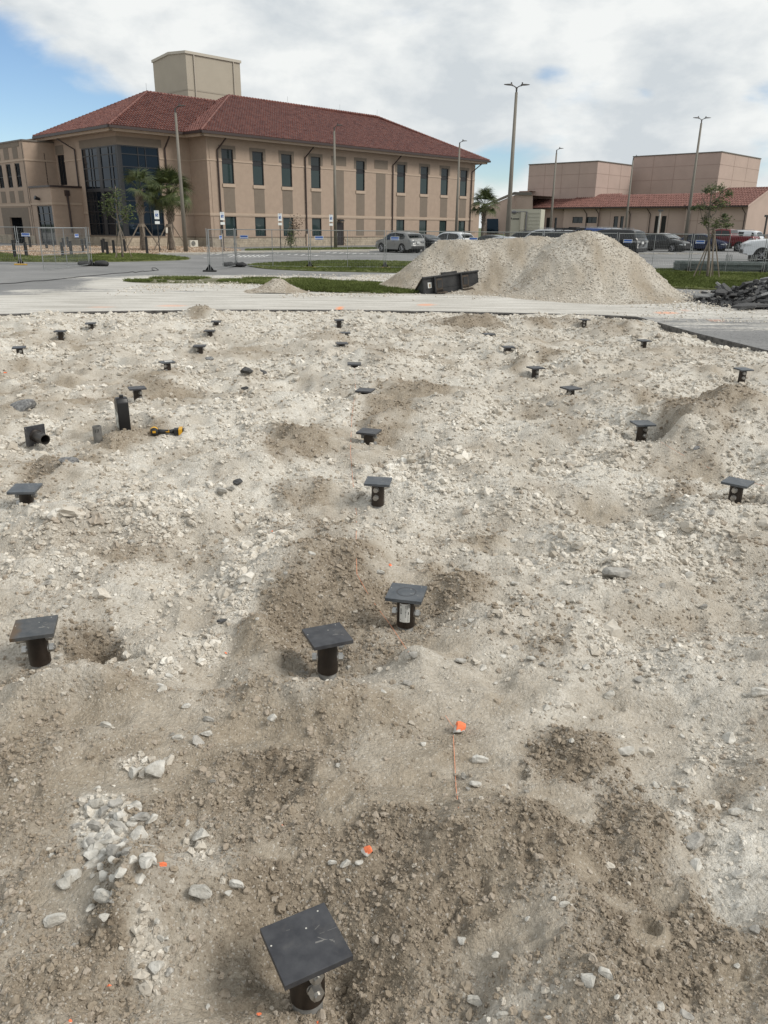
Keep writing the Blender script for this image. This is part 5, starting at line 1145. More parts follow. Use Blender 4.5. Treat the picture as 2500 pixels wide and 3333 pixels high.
# ================================================================== temporary fence
M_GALV = mat('galvanised_steel', (.30, .31, .31), .45, metal=.6, var=.1, vscale=3); M_WIRE = mat('galvanised_wire', (.24, .25, .25), .5, metal=.4)
M_FBLUE = mat('blue_fence_sign', (.03, .10, .36), .5); M_YEL = mat('yellow_fence_foot', (.55, .33, .07), .7); M_RUB = mat('black_rubber', (.02, .02, .021), .7)
FHt = 1.80
def fence_panel(p, q, label, sign=True, h=FHt, sx=None, brace=True, gap=.06):
    p = Vector((p.x, p.y, 0)); q = Vector((q.x, q.y, 0)); d = q-p; L = d.length-.10; o = empty('mesh_fence', p+d*.5, math.atan2(d.y, d.x), label, 'fence panel', 'temporary mesh fence panels'); a = L/2
    mb = MB(); r = .021
    mb.tube([(-a, 0, gap), (-a, 0, gap+h)], r, 6); mb.tube([(a, 0, gap), (a, 0, gap+h)], r, 6)
    mb.tube([(-a, 0, gap+h), (a, 0, gap+h)], r, 6); mb.tube([(-a, 0, gap+.02), (a, 0, gap+.02)], r*.8, 6)
    mb.build('frame', M_GALV, o)
    mb = MB(); mb.tube([(-a, 0, gap+h*.36), (a, 0, gap+h*.36)], .016, 6); mb.build('mid_rail', M_GALV, o)
    if brace: mb = MB(); mb.tube([(0, .012, gap), (0, .012, gap+h)], .016, 6); mb.build('mid_post', M_GALV, o)
    mb = MB(); n = int(L/.085); w = .0022
    for k in range(1, n):
        x = -a+L*k/n; mb.add([(x-w, 0, gap), (x+w, 0, gap), (x+w, 0, gap+h), (x-w, 0, gap+h), (x-w, w*2, gap), (x+w, w*2, gap), (x+w, w*2, gap+h), (x-w, w*2, gap+h)], [(0, 1, 2, 3), (1, 5, 6, 2), (4, 0, 3, 7)])
    for z in (.25, .5, 1.0, 1.25, 1.5): mb.add([(-a, -w, gap+z-w), (a, -w, gap+z-w), (a, -w, gap+z+w), (-a, -w, gap+z+w)], [(0, 1, 2, 3)])
    g = mb.build('wire_mesh', M_WIRE, o); g['kind'] = 'stuff'
    if sign:
        xx = -a+.45 if sx is None else sx
        mb = MB(); mb.box((xx, -.03, gap+h*.80), (.44, .006, .17)); s = mb.build('sign', M_SIGN, o)
        mb = MB(); mb.box((xx, -.0345, gap+h*.80+.028), (.40, .002, .085)); mb.box((xx, -.0345, gap+h*.80-.06), (.40, .002, .035)); mb.build('blue_field', M_FBLUE, s)
    return o
def foot(p, label, yellow=True, rz=0):
    o = empty('fence_ballast', (p.x, p.y, 0), rz, label, 'fence foot', 'fence feet')
    mb = MB(); mb.box((0, 0, .04), (.62, .2, .07)); mb.build('block', M_RUB if not yellow else M_YEL, o, bevel=.012)
    mb = MB(); mb.tube([(-.05, 0, .07), (-.05, 0, FHt+.12)], .018, 6); mb.tube([(.05, 0, .07), (.05, 0, FHt+.1)], .018, 6); mb.build('stake', M_GALV, o)
    mb = MB(); mb.add([(-.2, 0, .075), (.2, 0, .075), (.03, 0, .32), (-.03, 0, .32)], [(0, 1, 2, 3), (3, 2, 1, 0)]); mb.box((0, 0, 1.15), (.14, .06, .05)); mb.build('clamp', M_GALV, o)
    return o
NODES = [(770, 869), (1009, 873.5), (1253, 874.5), (1505, 877), (1760, 880), (2000, 884), (2240, 888), (2480, 893), (2730, 898)]
NP = [at(a, b, 0) for a, b in NODES]
LAB = ['mesh fence panel in front of the disabled bays with the first two signs behind it', 'mesh fence panel over the oval lawn, left of the silver crossover', 'mesh fence panel with its sign in front of the silver crossover', 'mesh fence panel running behind the left shoulder of the gravel heap', 'mesh fence panel behind the crest of the gravel heap', 'mesh fence panel in front of the dark SUV at the right foot of the heap', 'mesh fence panel behind the young tree on the right lawn', 'mesh fence panel at the right frame edge before the white pickup']
for i in range(8): fence_panel(NP[i], NP[i+1], LAB[i], sx=None if i != 6 else -1.4)
FL = ['', 'yellow fence foot on the left half of the oval lawn', 'yellow fence foot on the lawn below the silver crossover', 'fence foot hidden behind the left part of the heap', 'fence foot behind the crest of the heap', 'fence foot behind the right part of the heap', 'yellow fence foot on the right lawn left of the young tree', 'yellow fence foot at the right frame edge']
for i in range(1, 8): foot(NP[i], FL[i])
pE = at(683, 884.6, 0); fence_panel(pE, NP[0], 'open end mesh fence panel turned toward the road, left end of the right hand run', sx=-.35)
foot(pE, 'flat steel foot plate at the free end of the right hand run', yellow=False)
foot(NP[0], 'black fence foot under sandbags where the right run begins', yellow=False)
def sandbag(p, rz, label, s=1):
    bm = bmesh.new(); bmesh.ops.create_uvsphere(bm, u_segments=14, v_segments=8, radius=.5)
    for v in bm.verts:
        v.co.x *= .75*s; v.co.y *= .42*s; v.co.z = v.co.z*.26*s; v.co.z += .02*math.sin(v.co.x*19)+.015*math.sin(v.co.y*23+1)
        v.co.x = math.copysign(min(abs(v.co.x), .34), v.co.x) if abs(v.co.x) > .34 else v.co.x
    me = bpy.data.meshes.new('sandbag'); bm.to_mesh(me); bm.free(); me.materials.append(M_RUB); me.polygons.foreach_set('use_smooth', [True]*len(me.polygons))
    o = bpy.data.objects.new('sandbag', me); COL.objects.link(o); o.location = (p.x, p.y, .12); o.rotation_euler = (0, 0, rz); tag(o, label, 'sandbag'); return o
sandbag(NP[0]+Vector((-.35, -.15, 0)), .2, 'left black sandbag on the fence foot where the right run begins'); sandbag(NP[0]+Vector((.25, -.05, 0)), -.3, 'right black sandbag on the fence foot where the right run begins', .9)
LN = [at(-170, 861), at(68, 863), at(298, 866)]
fence_panel(LN[0], LN[1], 'mesh fence panel leaving the frame at the left edge'); fence_panel(LN[1], LN[2], 'mesh fence panel with a blue sign across the left driveway')
foot(LN[1], 'yellow and black fence foot on the asphalt at far left'); foot(LN[2], 'black fence foot under the collapsed bags left of the driveway gap', yellow=False)
sandbag(LN[2]+Vector((-.3, -.15, 0)), 0, 'flat black sandbag left of the post at the driveway gap'); sandbag(LN[2]+Vector((.55, -.05, 0)), .1, 'flat black sandbag right of the post at the driveway gap', 1.2)
fence_panel(at(142.5, 884), LN[2]+Vector((-.05, -.12, 0)), 'mesh gate panel swung toward the viewer left of the driveway gap', sx=1.35)
# stack of spare panels behind the right lawn
q0 = at(2212, 887, 0); q1 = at(2490, 892, 0); dq = (q1-q0).normalized(); M_GREY = mat('stacked_panel_steel', (.13, .155, .15), .55, metal=.3, var=.2, vscale=6)
stack_p = None
for k in range(11):
    if stack_p is None:
        mb = MB(); L = 4.1; dpt = 1.7; r = .019
        for y in (0, dpt): mb.tube([(0, y, 0), (L, y, 0)], r, 5)
        for x in (0, L/2, L): mb.tube([(x, 0, 0), (x, dpt, 0)], r, 5)
        for i in range(1, 16): mb.box((L*i/16, dpt/2, 0), (.006, dpt, .006))
        for i in range(1, 5): mb.box((L/2, dpt*i/5, .005), (L, .006, .006))
        stack_p = mb.build('spare_fence', M_GREY); o = stack_p
    else: o = stack_p.copy(); COL.objects.link(o)
    o.location = (q0.x + random.uniform(-.05, .05), q0.y + random.uniform(-.03, .03), .09+k*.043); o.rotation_euler = (0, 0, math.atan2(dq.y, dq.x)+random.uniform(-.004, .004))
    tag(o, 'grey steel fence panel in the left pile of the flat stack behind the lawn', 'fence panel', 'stacked spare panels, left pile'); 
    o2 = o.copy(); COL.objects.link(o2); o2.location = o.location + dq*4.2 + Vector((0, -.05, 0)); tag(o2, 'grey steel fence panel in the right pile of the flat stack behind the lawn', 'fence panel', 'stacked spare panels, right pile')
mb = MB()
for px in (2380, 2386, 2392, 2398, 2462, 2468, 2475, 2480): a = at(px, 885, 0); mb.box((a.x, a.y+.9, .52+.16), (.035, .035, .32))
o = mb.build('fence_clamps', M_GALV); tag(o, 'upright steel clamps standing on the flat stack of spare panels', 'clamps', kind='stuff')
# ================================================================== vegetation
M_FROND = mat('palmetto_green', (.030, .048, .014), .6, col2=(.095, .115, .035), vscale=2.5, spec=.4); M_BOOT = mat('palm_boots', (.13, .105, .08), .9, col2=(.26, .22, .175), vscale=6); M_TRK = mat('palm_trunk', (.12, .098, .078), .95, var=.3, vscale=7, bump=.02, bscale=9); M_WOOD = mat('weathered_timber', (.20, .165, .13), .9, var=.15, vscale=4)
def frond_mesh(seed):
    rr = random.Random(seed); mb = MB(); L = 1.05
    pts = [Vector((x, 0, .25*math.sin(x/L*1.6)*1.0)) for x in [L*i/5 for i in range(6)]]
    mb.tube(pts, [.018, .016, .013, .012, .011, .008], 4)
    tip = pts[-1]
    for k in range(26):
        a = -1.75 + 3.5*k/25; ln = (.82 + .2*math.cos(a))*rr.uniform(.85, 1.1); w = .028
        d = Vector((math.cos(a), math.sin(a), 0)); droop = rr.uniform(.15, .4)+abs(a)*.08; n = Vector((-d.y, d.x, 0))
        base = tip + Vector((-.12, 0, -.0))
        p1 = base + d*ln*.55 + Vector((0, 0, .06)); p2 = base + d*ln + Vector((0, 0, -droop*ln))
        mb.add([base-n*w*.4, p1-n*w, p2, p1+n*w, base+n*w*.4], [(0, 1, 3, 4), (1, 2, 3)])
    me = bpy.data.meshes.new('frond'); me.from_pydata(mb.v, [], mb.f); me.materials.append(M_FROND); return me
FR = [frond_mesh(i) for i in range(4)]
def palm(base, hT, label, lean=(0, 0), nf=38, R_=1.0, skirt=True, brace=True, side=None, r=.19, sparse=False):
    o = empty('palm_tree', base, 0, label, 'palm tree')
    mb = MB(); n = 12; pts = [Vector((lean[0]*(i/n)**1.3, lean[1]*(i/n)**1.3, hT*i/n)) for i in range(n+1)]
    mb.tube(pts, [r*1.15] + [r*(1+.08*math.sin(i*2.3)) for i in range(n)], 12); mb.build('trunk', M_TRK, o, smooth=True)
    top = pts[-1]; rr = random.Random(hash(label) % 1000 if False else int(hT*100))
    mb = MB(); z0 = hT*(.55 if not sparse else .62)
    for k in range(90 if skirt else 40):
        t = k/(90 if skirt else 40); z = z0+(hT-z0)*t; a = k*2.4; rad = r*1.08; c = Vector((lean[0]*(z/hT)**1.3, lean[1]*(z/hT)**1.3, z))
        out_ = Vector((math.cos(a), math.sin(a), 0)); sdv = Vector((-out_.y, out_.x, 0))*(.09)*(1 if k % 2 else -1)
        mb.tube([c+out_*rad*.9-sdv*.6-Vector((0, 0, .12)), c+out_*(rad+.05)+Vector((0, 0, .04)), c+out_*(rad+.13+(.14 if sparse and k % 7 == 0 else 0))+sdv+Vector((0, 0, .16))], [.045, .035, .012], 4)
    bt = mb.build('boots', M_BOOT, o); bt['kind'] = 'stuff'
    for k in range(nf):
        f = bpy.data.objects.new('frond', FR[k % 4]); COL.objects.link(f); f.parent = o
        t = k/(nf-1); a = k*2.39996 + rr.uniform(-.2, .2)
        if side is not None and rr.random() < side[1]: a = side[0] + rr.uniform(-.9, .9)
        el = math.pi*(.44 - .72*t) + rr.uniform(-.12, .12)
        f.rotation_euler = Matrix.Rotation(a, 4, 'Z').to_euler(); M = Matrix.Rotation(a, 4, 'Z') @ Matrix.Rotation(-el, 4, 'Y') @ Matrix.Rotation(rr.uniform(-.5, .5), 4, 'X')
        M = Matrix.Translation(top) @ M @ Matrix.Scale(R_*rr.uniform(.85, 1.1), 4); f.matrix_local = M
    if brace:
        for k in range(4):
            a = .5+k*math.pi/2; mb = MB(); d = Vector((math.cos(a), math.sin(a), 0)); mb.tube([d*(r+.02)+Vector((0, 0, 2.0)), d*1.45+Vector((0, 0, .02))], .05, 5); mb.build('brace', M_WOOD, o)
        mb = MB(); mb.tube([(0, 0, 1.85), (0, 0, 2.08)], r*1.28, 10); mb.build('band', M_WOOD, o)
    return o
def palm_px(bx, by, cx, cy, label, Y=None, **kw):
    b = at(bx, by, 0) if Y is None else atY(bx, by, Y); b.z = 0
    t = atY(cx, cy, b.y); return palm(b, t.z, label, lean=(t.x-b.x, 0), **kw)
palm_px(469, 818, 452, 618, 'thin left palm with ragged pale boots and fronds hanging to one side', nf=22, R_=.95, side=(0.2, .35), sparse=True, r=.20)
palm_px(559, 817, 553, 632, 'full round right palm with criss cross trunk in front of the lamp post wall', nf=46, R_=1.12, r=.23)
palm_px(1568, 800, 1578, 668, 'small distant palm past the right end of the tiled building', Y=96, nf=34, R_=1.1, brace=False, skirt=False, r=.2)
# broadleaf saplings
M_LEAF = mat('olive_leaves', (.020, .034, .010), .7, col2=(.085, .105, .030), vscale=5, spec=.3, ramp=(.4, .6)); M_BARK = mat('grey_bark', (.17, .145, .12), .9, var=.2, vscale=8); M_LEAFB = mat('bronze_leaves', (.06, .035, .02), .7, col2=(.12, .08, .045), vscale=4)
def sapling(base, h, label, branches, clumps, leaf=.09, nleaf=60, mtl=None, r=.06, stakes=0, lean=0, seed=1, stk_h=1.9):
    o = empty('young_tree', base, 0, label, 'tree'); rr = random.Random(seed)
    mb = MB(); pts = [Vector((lean*t + .05*math.sin(t*7), .03*math.sin(t*5), h*t)) for t in [i/8 for i in range(9)]]
    mb.tube(pts, [r*(1-.7*i/8) for i in range(9)], 7); mb.build('trunk', M_BARK, o, smooth=True)
    for (z, dx, dz, dy) in branches:
        p = pts[min(8, int(z/h*8))]; p = Vector((p.x, p.y, z)); mb = MB(); e = p + Vector((dx, dy, dz))
        mb.tube([p, p+(e-p)*.45+Vector((dx*.12, 0, -.05)), e], [r*.5, r*.3, r*.1], 5)
        for q in range(5):
            s = p+(e-p)*rr.uniform(.35, .95); mb.tube([s, s+Vector((rr.uniform(-.3, .3), rr.uniform(-.3, .3), rr.uniform(.1, .4)))*max(.6, h/5)], [r*.2, r*.06], 4)
        mb.build('limb', M_BARK, o)
    mb = MB()
    for (cx, cy, cz, rx, rz) in clumps:
        for _ in range(nleaf):
            v = Vector((rr.gauss(0, .5), rr.gauss(0, .5), rr.gauss(0, .5))); c = Vector((cx+v.x*rx, cy+v.y*rx, cz+v.z*rz)); ax = Vector((rr.gauss(0, 1), rr.gauss(0, 1), rr.gauss(0, .6))).normalized(); b = ax.orthogonal().normalized(); l = leaf*rr.uniform(.6, 1.3)
            mb.add([c-ax*l, c+b*l*.35, c+ax*l, c-b*l*.35], [(0, 1, 2, 3)])
    cr = mb.build('crown', mtl or M_LEAF, o); cr['kind'] = 'stuff'
    for k in range(stakes):
        a = rr.uniform(0, .8)+k*2*math.pi/stakes; d = Vector((math.cos(a), math.sin(a), 0)); mb = MB(); mb.tube([d*.62, d*.10+Vector((rr.uniform(-.1, .1), 0, stk_h*rr.uniform(.85, 1.1)))], .028, 5); mb.build('stake', M_WOOD, o)
    return o
b = at(399, 843, 0); sapling(b, 4.2, 'young staked tree with a loose round crown before the corner window wall', [(2.1, .7, .8, 0), (2.2, -.7, .7, .2), (2.6, .4, .9, -.3), (2.7, -.5, .8, .3)], [(.1, 0, 3.1, .9, .6), (-.6, .1, 2.9, .5, .4), (.7, 0, 2.8, .5, .4), (.1, 0, 3.7, .45, .4), (-.3, -.3, 3.4, .5, .3), (.4, .2, 2.4, .5, .3)], leaf=.10, nleaf=95, r=.075, stakes=3, seed=4, stk_h=1.9)
b = at(947, 810, 0); sapling(b, 3.0, 'dark narrow shrub with sparse bronze top between two disabled parking signs', [(1.0, .6, 1.4, 0), (1.4, .3, 1.3, 0), (1.0, .9, .9, 0)], [(0, 0, .9, .42, .8)], leaf=.10, nleaf=420, r=.04, stakes=2, seed=6, stk_h=1.9)
bb = b; o = bpy.data.objects[-1] if False else None
mb = MB(); rr = random.Random(9)
par = [q for q in COL.objects if q.name.startswith('young_tree')][-1]
for _ in range(160):
    c = Vector((.55+rr.gauss(0, .33), rr.gauss(0, .3), 2.1+rr.gauss(0, .38))); ax = Vector((rr.gauss(0, 1), rr.gauss(0, 1), rr.gauss(0, .6))).normalized(); q = ax.orthogonal(); l = .10; mb.add([c-ax*l, c+q*l*.35, c+ax*l, c-q*l*.35], [(0, 1, 2, 3)])
cr = mb.build('sparse_top', M_LEAFB, par); cr['kind'] = 'stuff'
b = at(2301, 907, 0); sc = 1.0
def rt(x, y): q = atY(2150+x/4.74, 600+y/4.74, b.y); return Vector((q.x-b.x, 0, q.z))
H_ = rt(790, 0).z
cl = [(780, 60, .34, .22), (690, 100, .2, .12), (900, 60, .22, .14), (960, 200, .38, .26), (880, 260, .3, .22), (1040, 140, .16, .14), (610, 350, .28, .10), (760, 370, .35, .12), (940, 300, .3, .14), (900, 590, .4, .2), (1000, 560, .25, .18), (1010, 640, .2, .12), (850, 640, .3, .1), (700, 580, .16, .16), (760, 510, .16, .16), (1000, 480, .08, .06), (500, 370, .1, .06)]
sapling(b, H_, 'staked young tree with patchy crown on the right lawn, its foot tied to grey poles', [(rt(0, 720).z, -.65, 1.35, .1), (rt(0, 700).z, .75, .45, -.1), (rt(0, 540).z, .45, .75, .1), (rt(0, 330).z, -.75, -.05, .2), (rt(0, 330).z, .5, .7, 0), (rt(0, 400).z, -.35, .5, .2), (rt(0, 620).z, -.3, .5, -.2)],
 [(rt(x, y).x, random.uniform(-.25, .25), rt(x, y).z, rx*1.1, rz*1.1) for x, y, rx, rz in cl], leaf=.06, nleaf=130, r=.07, stakes=5, seed=12, lean=rt(790, 0).x, stk_h=2.15)
# ================================================================== pile caps
def steel_mat(name, c1, c2, rough, metal, sc, rust=None):
    m = mat(name, c1, rough, metal=metal, col2=c2, vscale=sc, detail=7)
    if rust:
        t = m.node_tree; b = t.nodes['Principled BSDF']; l = b.inputs['Base Color'].links[0].from_socket
        g = t.nodes.new('ShaderNodeTexCoord'); n = t.nodes.new('ShaderNodeTexNoise'); n.inputs['Scale'].default_value = 7; n.inputs['Detail'].default_value = 6; t.links.new(g.outputs['Object'], n.inputs['Vector'])
        s = t.nodes.new('ShaderNodeSeparateXYZ'); t.links.new(g.outputs['Object'], s.inputs[0])
        f = wmath('ADD', wmath('MULTIPLY', s.outputs[0], -9, tree=t), wmath('MULTIPLY', wmath('SUBTRACT', n.outputs[0], .5, tree=t), 2.4, tree=t), tree=t)
        mr = t.nodes.new('ShaderNodeMapRange'); mr.inputs['From Min'].default_value = .25; mr.inputs['From Max'].default_value = .8; t.links.new(f, mr.inputs['Value'])
        t.links.new(mixc(t, wmath('MULTIPLY', mr.outputs[0], .75, tree=t), l, (.13, .075, .03)), b.inputs['Base Color'])
    return m
def scratch(m, amt=.35):
    t = m.node_tree; b = t.nodes['Principled BSDF']; l = b.inputs['Base Color'].links[0].from_socket; g = t.nodes.new('ShaderNodeTexCoord')
    v = t.nodes.new('ShaderNodeTexVoronoi'); v.feature = 'DISTANCE_TO_EDGE'; v.inputs['Scale'].default_value = 9
    mp_ = t.nodes.new('ShaderNodeMapping'); mp_.inputs['Scale'].default_value = (1, 3.2, 1); mp_.inputs['Rotation'].default_value = (0, 0, .7); t.links.new(g.outputs['Object'], mp_.inputs[0]); t.links.new(mp_.outputs[0], v.inputs['Vector'])
    n = t.nodes.new('ShaderNodeTexNoise'); n.inputs['Scale'].default_value = 13; t.links.new(g.outputs['Object'], n.inputs['Vector'])
    f = wmath('MULTIPLY', wmath('LESS_THAN', v.outputs['Distance'], .012, tree=t), wmath('GREATER_THAN', n.outputs[0], .60, tree=t), tree=t)
    c_ = mixc(t, wmath('MULTIPLY', f, amt, tree=t), l, (.42, .40, .36))
    v2 = t.nodes.new('ShaderNodeTexVoronoi'); v2.inputs['Scale'].default_value = 55; t.links.new(g.outputs['Object'], v2.inputs['Vector']); s2 = t.nodes.new('ShaderNodeSeparateColor'); t.links.new(v2.outputs['Color'], s2.inputs[0])
    f2 = wmath('MULTIPLY', wmath('LESS_THAN', v2.outputs['Distance'], .16, tree=t), wmath('GREATER_THAN', s2.outputs[0], .93, tree=t), tree=t)
    c_ = mixc(t, f2, c_, (.55, .53, .48))
    n4 = t.nodes.new('ShaderNodeTexNoise'); n4.inputs['Scale'].default_value = 6; n4.inputs['Detail'].default_value = 8; n4.inputs['Roughness'].default_value = .7; t.links.new(g.outputs['Object'], n4.inputs['Vector'])
    mr4 = t.nodes.new('ShaderNodeMapRange'); mr4.inputs['From Min'].default_value = .5; mr4.inputs['From Max'].default_value = .75; t.links.new(n4.outputs[0], mr4.inputs['Value'])
    c_ = mixc(t, wmath('MULTIPLY', mr4.outputs[0], .22, tree=t), c_, (.30, .27, .23)); t.links.new(c_, b.inputs['Base Color'])
    t.links.new(wmath('ADD', wmath('MULTIPLY', n4.outputs[0], .5, tree=t), .22, tree=t), b.inputs['Roughness'])
    return m
M_PLATE = scratch(steel_mat('mill_scale_plate', (.036, .037, .043), (.066, .067, .073), .42, .25, 16))
M_PLATE2 = scratch(steel_mat('blue_grey_plate', (.06, .07, .082), (.11, .118, .128), .5, .25, 12))
M_PLATER = scratch(steel_mat('rusty_plate', (.05, .055, .06), (.095, .095, .095), .5, .25, 16, rust=True), .6)
M_SLEEVE = steel_mat('oiled_dark_sleeve', (.014, .010, .008), (.036, .026, .02), .38, .2, 10)
M_PIPE = mat('galvanised_pile_shaft', (.20, .195, .185), .55, metal=.4, var=.2, vscale=14)
M_NUT = mat('zinc_nut', (.42, .41, .39), .35, metal=.8, var=.12, vscale=30)
def hexprism(mb, c, ax, r, l):
    c = Vector(c); ax = Vector(ax).normalized(); mb.tube([c, c+ax*l], r, 6)
def make_pile(p, bolt, plate_m, both=True):
    o = empty('pile_cap', (p['x'], p['y'], 0), R(p['rz']), p['label'], 'pile cap', 'steel pile caps standing in rows')
    T = PZ; s = .1016; th = .019
    mb = MB(); mb.box((0, 0, T-th/2), (2*s, 2*s, th)); pl = mb.build('cap_plate', plate_m, o, bevel=.0015)
    mb = MB(); mb.sm = False; mb.tube([(0, 0, T-th), (0, 0, T-th-.012)], [.062, .055], 28); mb.build('weld_bead', M_SLEEVE, o, smooth=True)
    mb = MB(); mb.tube([(0, 0, T-th-.002), (0, 0, T-.205)], .052, 32, caps=False); mb.add([(.052*math.cos(a), .052*math.sin(a), T-.205) for a in [i*math.pi/16 for i in range(32)]] + [(.046*math.cos(a), .046*math.sin(a), T-.205) for a in [i*math.pi/16 for i in range(32)]], [(i, (i+1) % 32, 32+(i+1) % 32, 32+i) for i in range(32)])
    sl = mb.build('sleeve', M_SLEEVE, o, smooth=True)
    mb = MB(); mb.tube([(0, 0, T-.15), (0, 0, min(p['g'], T-.2)-.25)], .0445, 28); mb.build('shaft', M_PIPE, o, smooth=True)
    for z in (T-.062, T-.128):
        for sg in (0, math.pi):
            a = bolt + sg - R(p['rz']) ; d = Vector((math.cos(a), math.sin(a), 0)); c = d*.048 + Vector((0, 0, z))
            mb = MB(); mb.tube([c, c+d*.004], .0225, 16); hexprism(mb, c+d*.007, d, .0215, .022)
            nt_o = mb.build('nut', M_NUT, o); mb = MB(); mb.tube([c+d*.027, c+d*(.036 if sg == 0 else .031)], .0115, 12); mb.build('bolt_end', M_NUT, nt_o)
    return o
def wang(a, b):
    p, q = at(*a, PZ), at(*b, PZ); return math.degrees(math.atan2(q.y-p.y, q.x-p.x))
EDG = {0: ((926.6, 3201.4), (1147.2, 3102.5)), 1: ((1019.9, 2109.5), (1147.4, 2083.6)), 2: ((1249, 1948), (1367.4, 1961)), 3: ((32.5, 2079), (176.5, 2062.1)), 4: ((1183, 1575), (1262.6, 1578.8)), 5: ((2342.8, 1566.6), (2422.3, 1582.8))}
CAMDIR = lambda p: math.atan2(-p['y'], -p['x'])
BO = {0: 22, 1: 88, 2: 80, 3: 75, 4: -16, 5: -12, 6: 40, 7: 20, 8: -30, 9: 30, 10: -12, 11: 90, 12: 80, 13: 0, 22: 70, 28: 75, 27: 60, 23: 70}
for p in PILES:
    i = p['n']
    if i in EDG: p['rz'] = wang(*EDG[i])
    o = make_pile(p, CAMDIR(p) + R(BO.get(i, random.uniform(-90, 90))), M_PLATER if i == 3 else M_PLATE2 if i in (22, 5, 7, 6, 20, 2, 4) else M_PLATE)
    if i > 0: o.rotation_euler = (random.gauss(0, .012), random.gauss(0, .012), o.rotation_euler.z)
    p['o'] = o
# sticker on the third pile
p = PILES[2]; o = p['o']; M_PAPER = mat('white_sticker', (.66, .66, .63), .5, var=.05, vscale=20); M_INK = mat('black_ink', (.02, .02, .02), .6)
mb = MB(); a0 = CAMDIR(p) - R(p['rz']) - R(32); a1 = CAMDIR(p) - R(p['rz']) + R(28) ; a0, a1 = CAMDIR(p)-R(p['rz'])-R(42), CAMDIR(p)-R(p['rz'])+R(24)
n = 10; zt, zb = PZ-.052, PZ-.165
def cyl(a, z, r=.0526): return (r*math.cos(a), r*math.sin(a), z)
mb.sm = True; mb.add([cyl(a0+(a1-a0)*k/n, z) for k in range(n+1) for z in (zt, zb)], [(2*k, 2*k+1, 2*k+3, 2*k+2) for k in range(n)])
st_ = mb.build('sticker', M_PAPER, o)
mb = MB()
def patch(u0, u1, v0, v1):
    m_ = 3; mb.add([cyl(a0+(a1-a0)*(u0+(u1-u0)*k/m_), zt+(zb-zt)*v, .0529) for k in range(m_+1) for v in (v0, v1)], [(2*k, 2*k+1, 2*k+3, 2*k+2) for k in range(m_)])
for q in range(4): patch(.80, .96, .03+.05*q+.005*q, .045+.05*q)      # oval mark
patch(.82, .86, .02, .22); patch(.93, .97, .02, .22)
rr = random.Random(5)
for k in range(16): patch(.56, .66, .05+k*.042, .05+k*.042+rr.choice((.014, .026, .008)))
for k in range(6): patch(.70, .78, .05+k*.04, .075+k*.04)
for k in range(9): patch(.08, .24, .26+k*.034, .26+k*.034+rr.choice((.012, .024)))
patch(.08, .18, .05, .12); patch(.1, .16, .84, .88); patch(.82, .9, .42, .58); patch(.80, .82, .6, .96); patch(.88, .9, .6, .96)
mb.build('printed_marks', M_INK, st_)
# ring mark left on that plate and scrap on the other
mb = MB(); n = 36
for (r0_, r1_) in ((.050, .056),): mb.add([(math.cos(2*math.pi*k/n)*r*1.0, math.sin(2*math.pi*k/n)*r, PZ+.0006) for k in range(n) for r in (r0_, r1_)], [(2*k, 2*k+1, (2*k+3) % (2*n), (2*k+2) % (2*n)) for k in range(n)])
mb.build('ring_stain', mat('ring_stain', (.03, .03, .034), .35), o)
p = PILES[20]; mb = MB(); mb.box((p['x']+.02, p['y']-.01, PZ+.004), (.11, .05, .006), Matrix.Rotation(.5, 3, 'Z')); tag(mb.build('paper_scrap', M_PAPER), 'white scrap lying on a far pile cap plate', 'scrap')
def gz(x, y): return float(hfield(np.array([x]), np.array([y]))[0])
def spot(dx, dy, dz=0.0):      # display coordinates -> point on the relief
    q = at(dx*DS, dy*DS, .05)
    for _ in range(3): q = at(dx*DS, dy*DS, gz(q.x, q.y)+dz)
    return q
# ---- loose cap lying on its side
q = spot(80, 958); axd = Vector((.76, -.64, -.05)).normalized(); Rm = axd.to_track_quat('Z', 'Y').to_matrix()
tilt = Matrix.Rotation(0, 3, axd)
o = empty('loose_pile_cap', (q.x, q.y, gz(q.x, q.y)+.098), 0, 'loose pile cap lying on its side with its open tube toward the viewer', 'pile cap')
up_ = Vector((0, 0, 1)); sx_ = up_.cross(axd).normalized(); uy_ = axd.cross(sx_)
def L3(x, y, z): return sx_*x + uy_*y + axd*z
mb = MB(); vs = [L3(x, y, z) for x in (-.1016, .1016) for y in (-.1016, .1016) for z in (-.019, 0)]; mb.add(vs, [(0, 1, 3, 2), (4, 6, 7, 5), (0, 4, 5, 1), (2, 3, 7, 6), (0, 2, 6, 4), (1, 5, 7, 3)]); mb.build('cap_plate', M_PLATE, o)
mb = MB(); mb.tube([L3(0, 0, 0), L3(0, 0, .012)], .064, 24); mb.build('weld_bead', M_SLEEVE, o, smooth=True)
mb = MB(); mb.tube([L3(0, 0, 0), L3(0, 0, .19)], .052, 28, caps=False); mb.tube([L3(0, 0, .19), L3(0, 0, .05)], .045, 28, caps=False)
a = [L3(.052*math.cos(t), .052*math.sin(t), .19) for t in [i*math.pi/14 for i in range(28)]]; b = [L3(.045*math.cos(t), .045*math.sin(t), .19) for t in [i*math.pi/14 for i in range(28)]]; mb.add(a+b, [(i, (i+1) % 28, 28+(i+1) % 28, 28+i) for i in range(28)])
mb.build('sleeve', mat('loose_sleeve', (.06, .055, .05), .4, metal=.3, var=.2, vscale=10), o, smooth=True)
for z in (.07, .135): mb = MB(); c = L3(0, .051, z); mb.tube([c, c+uy_*.0015], .014, 14); mb.build('bolt_hole', M_INK, o)
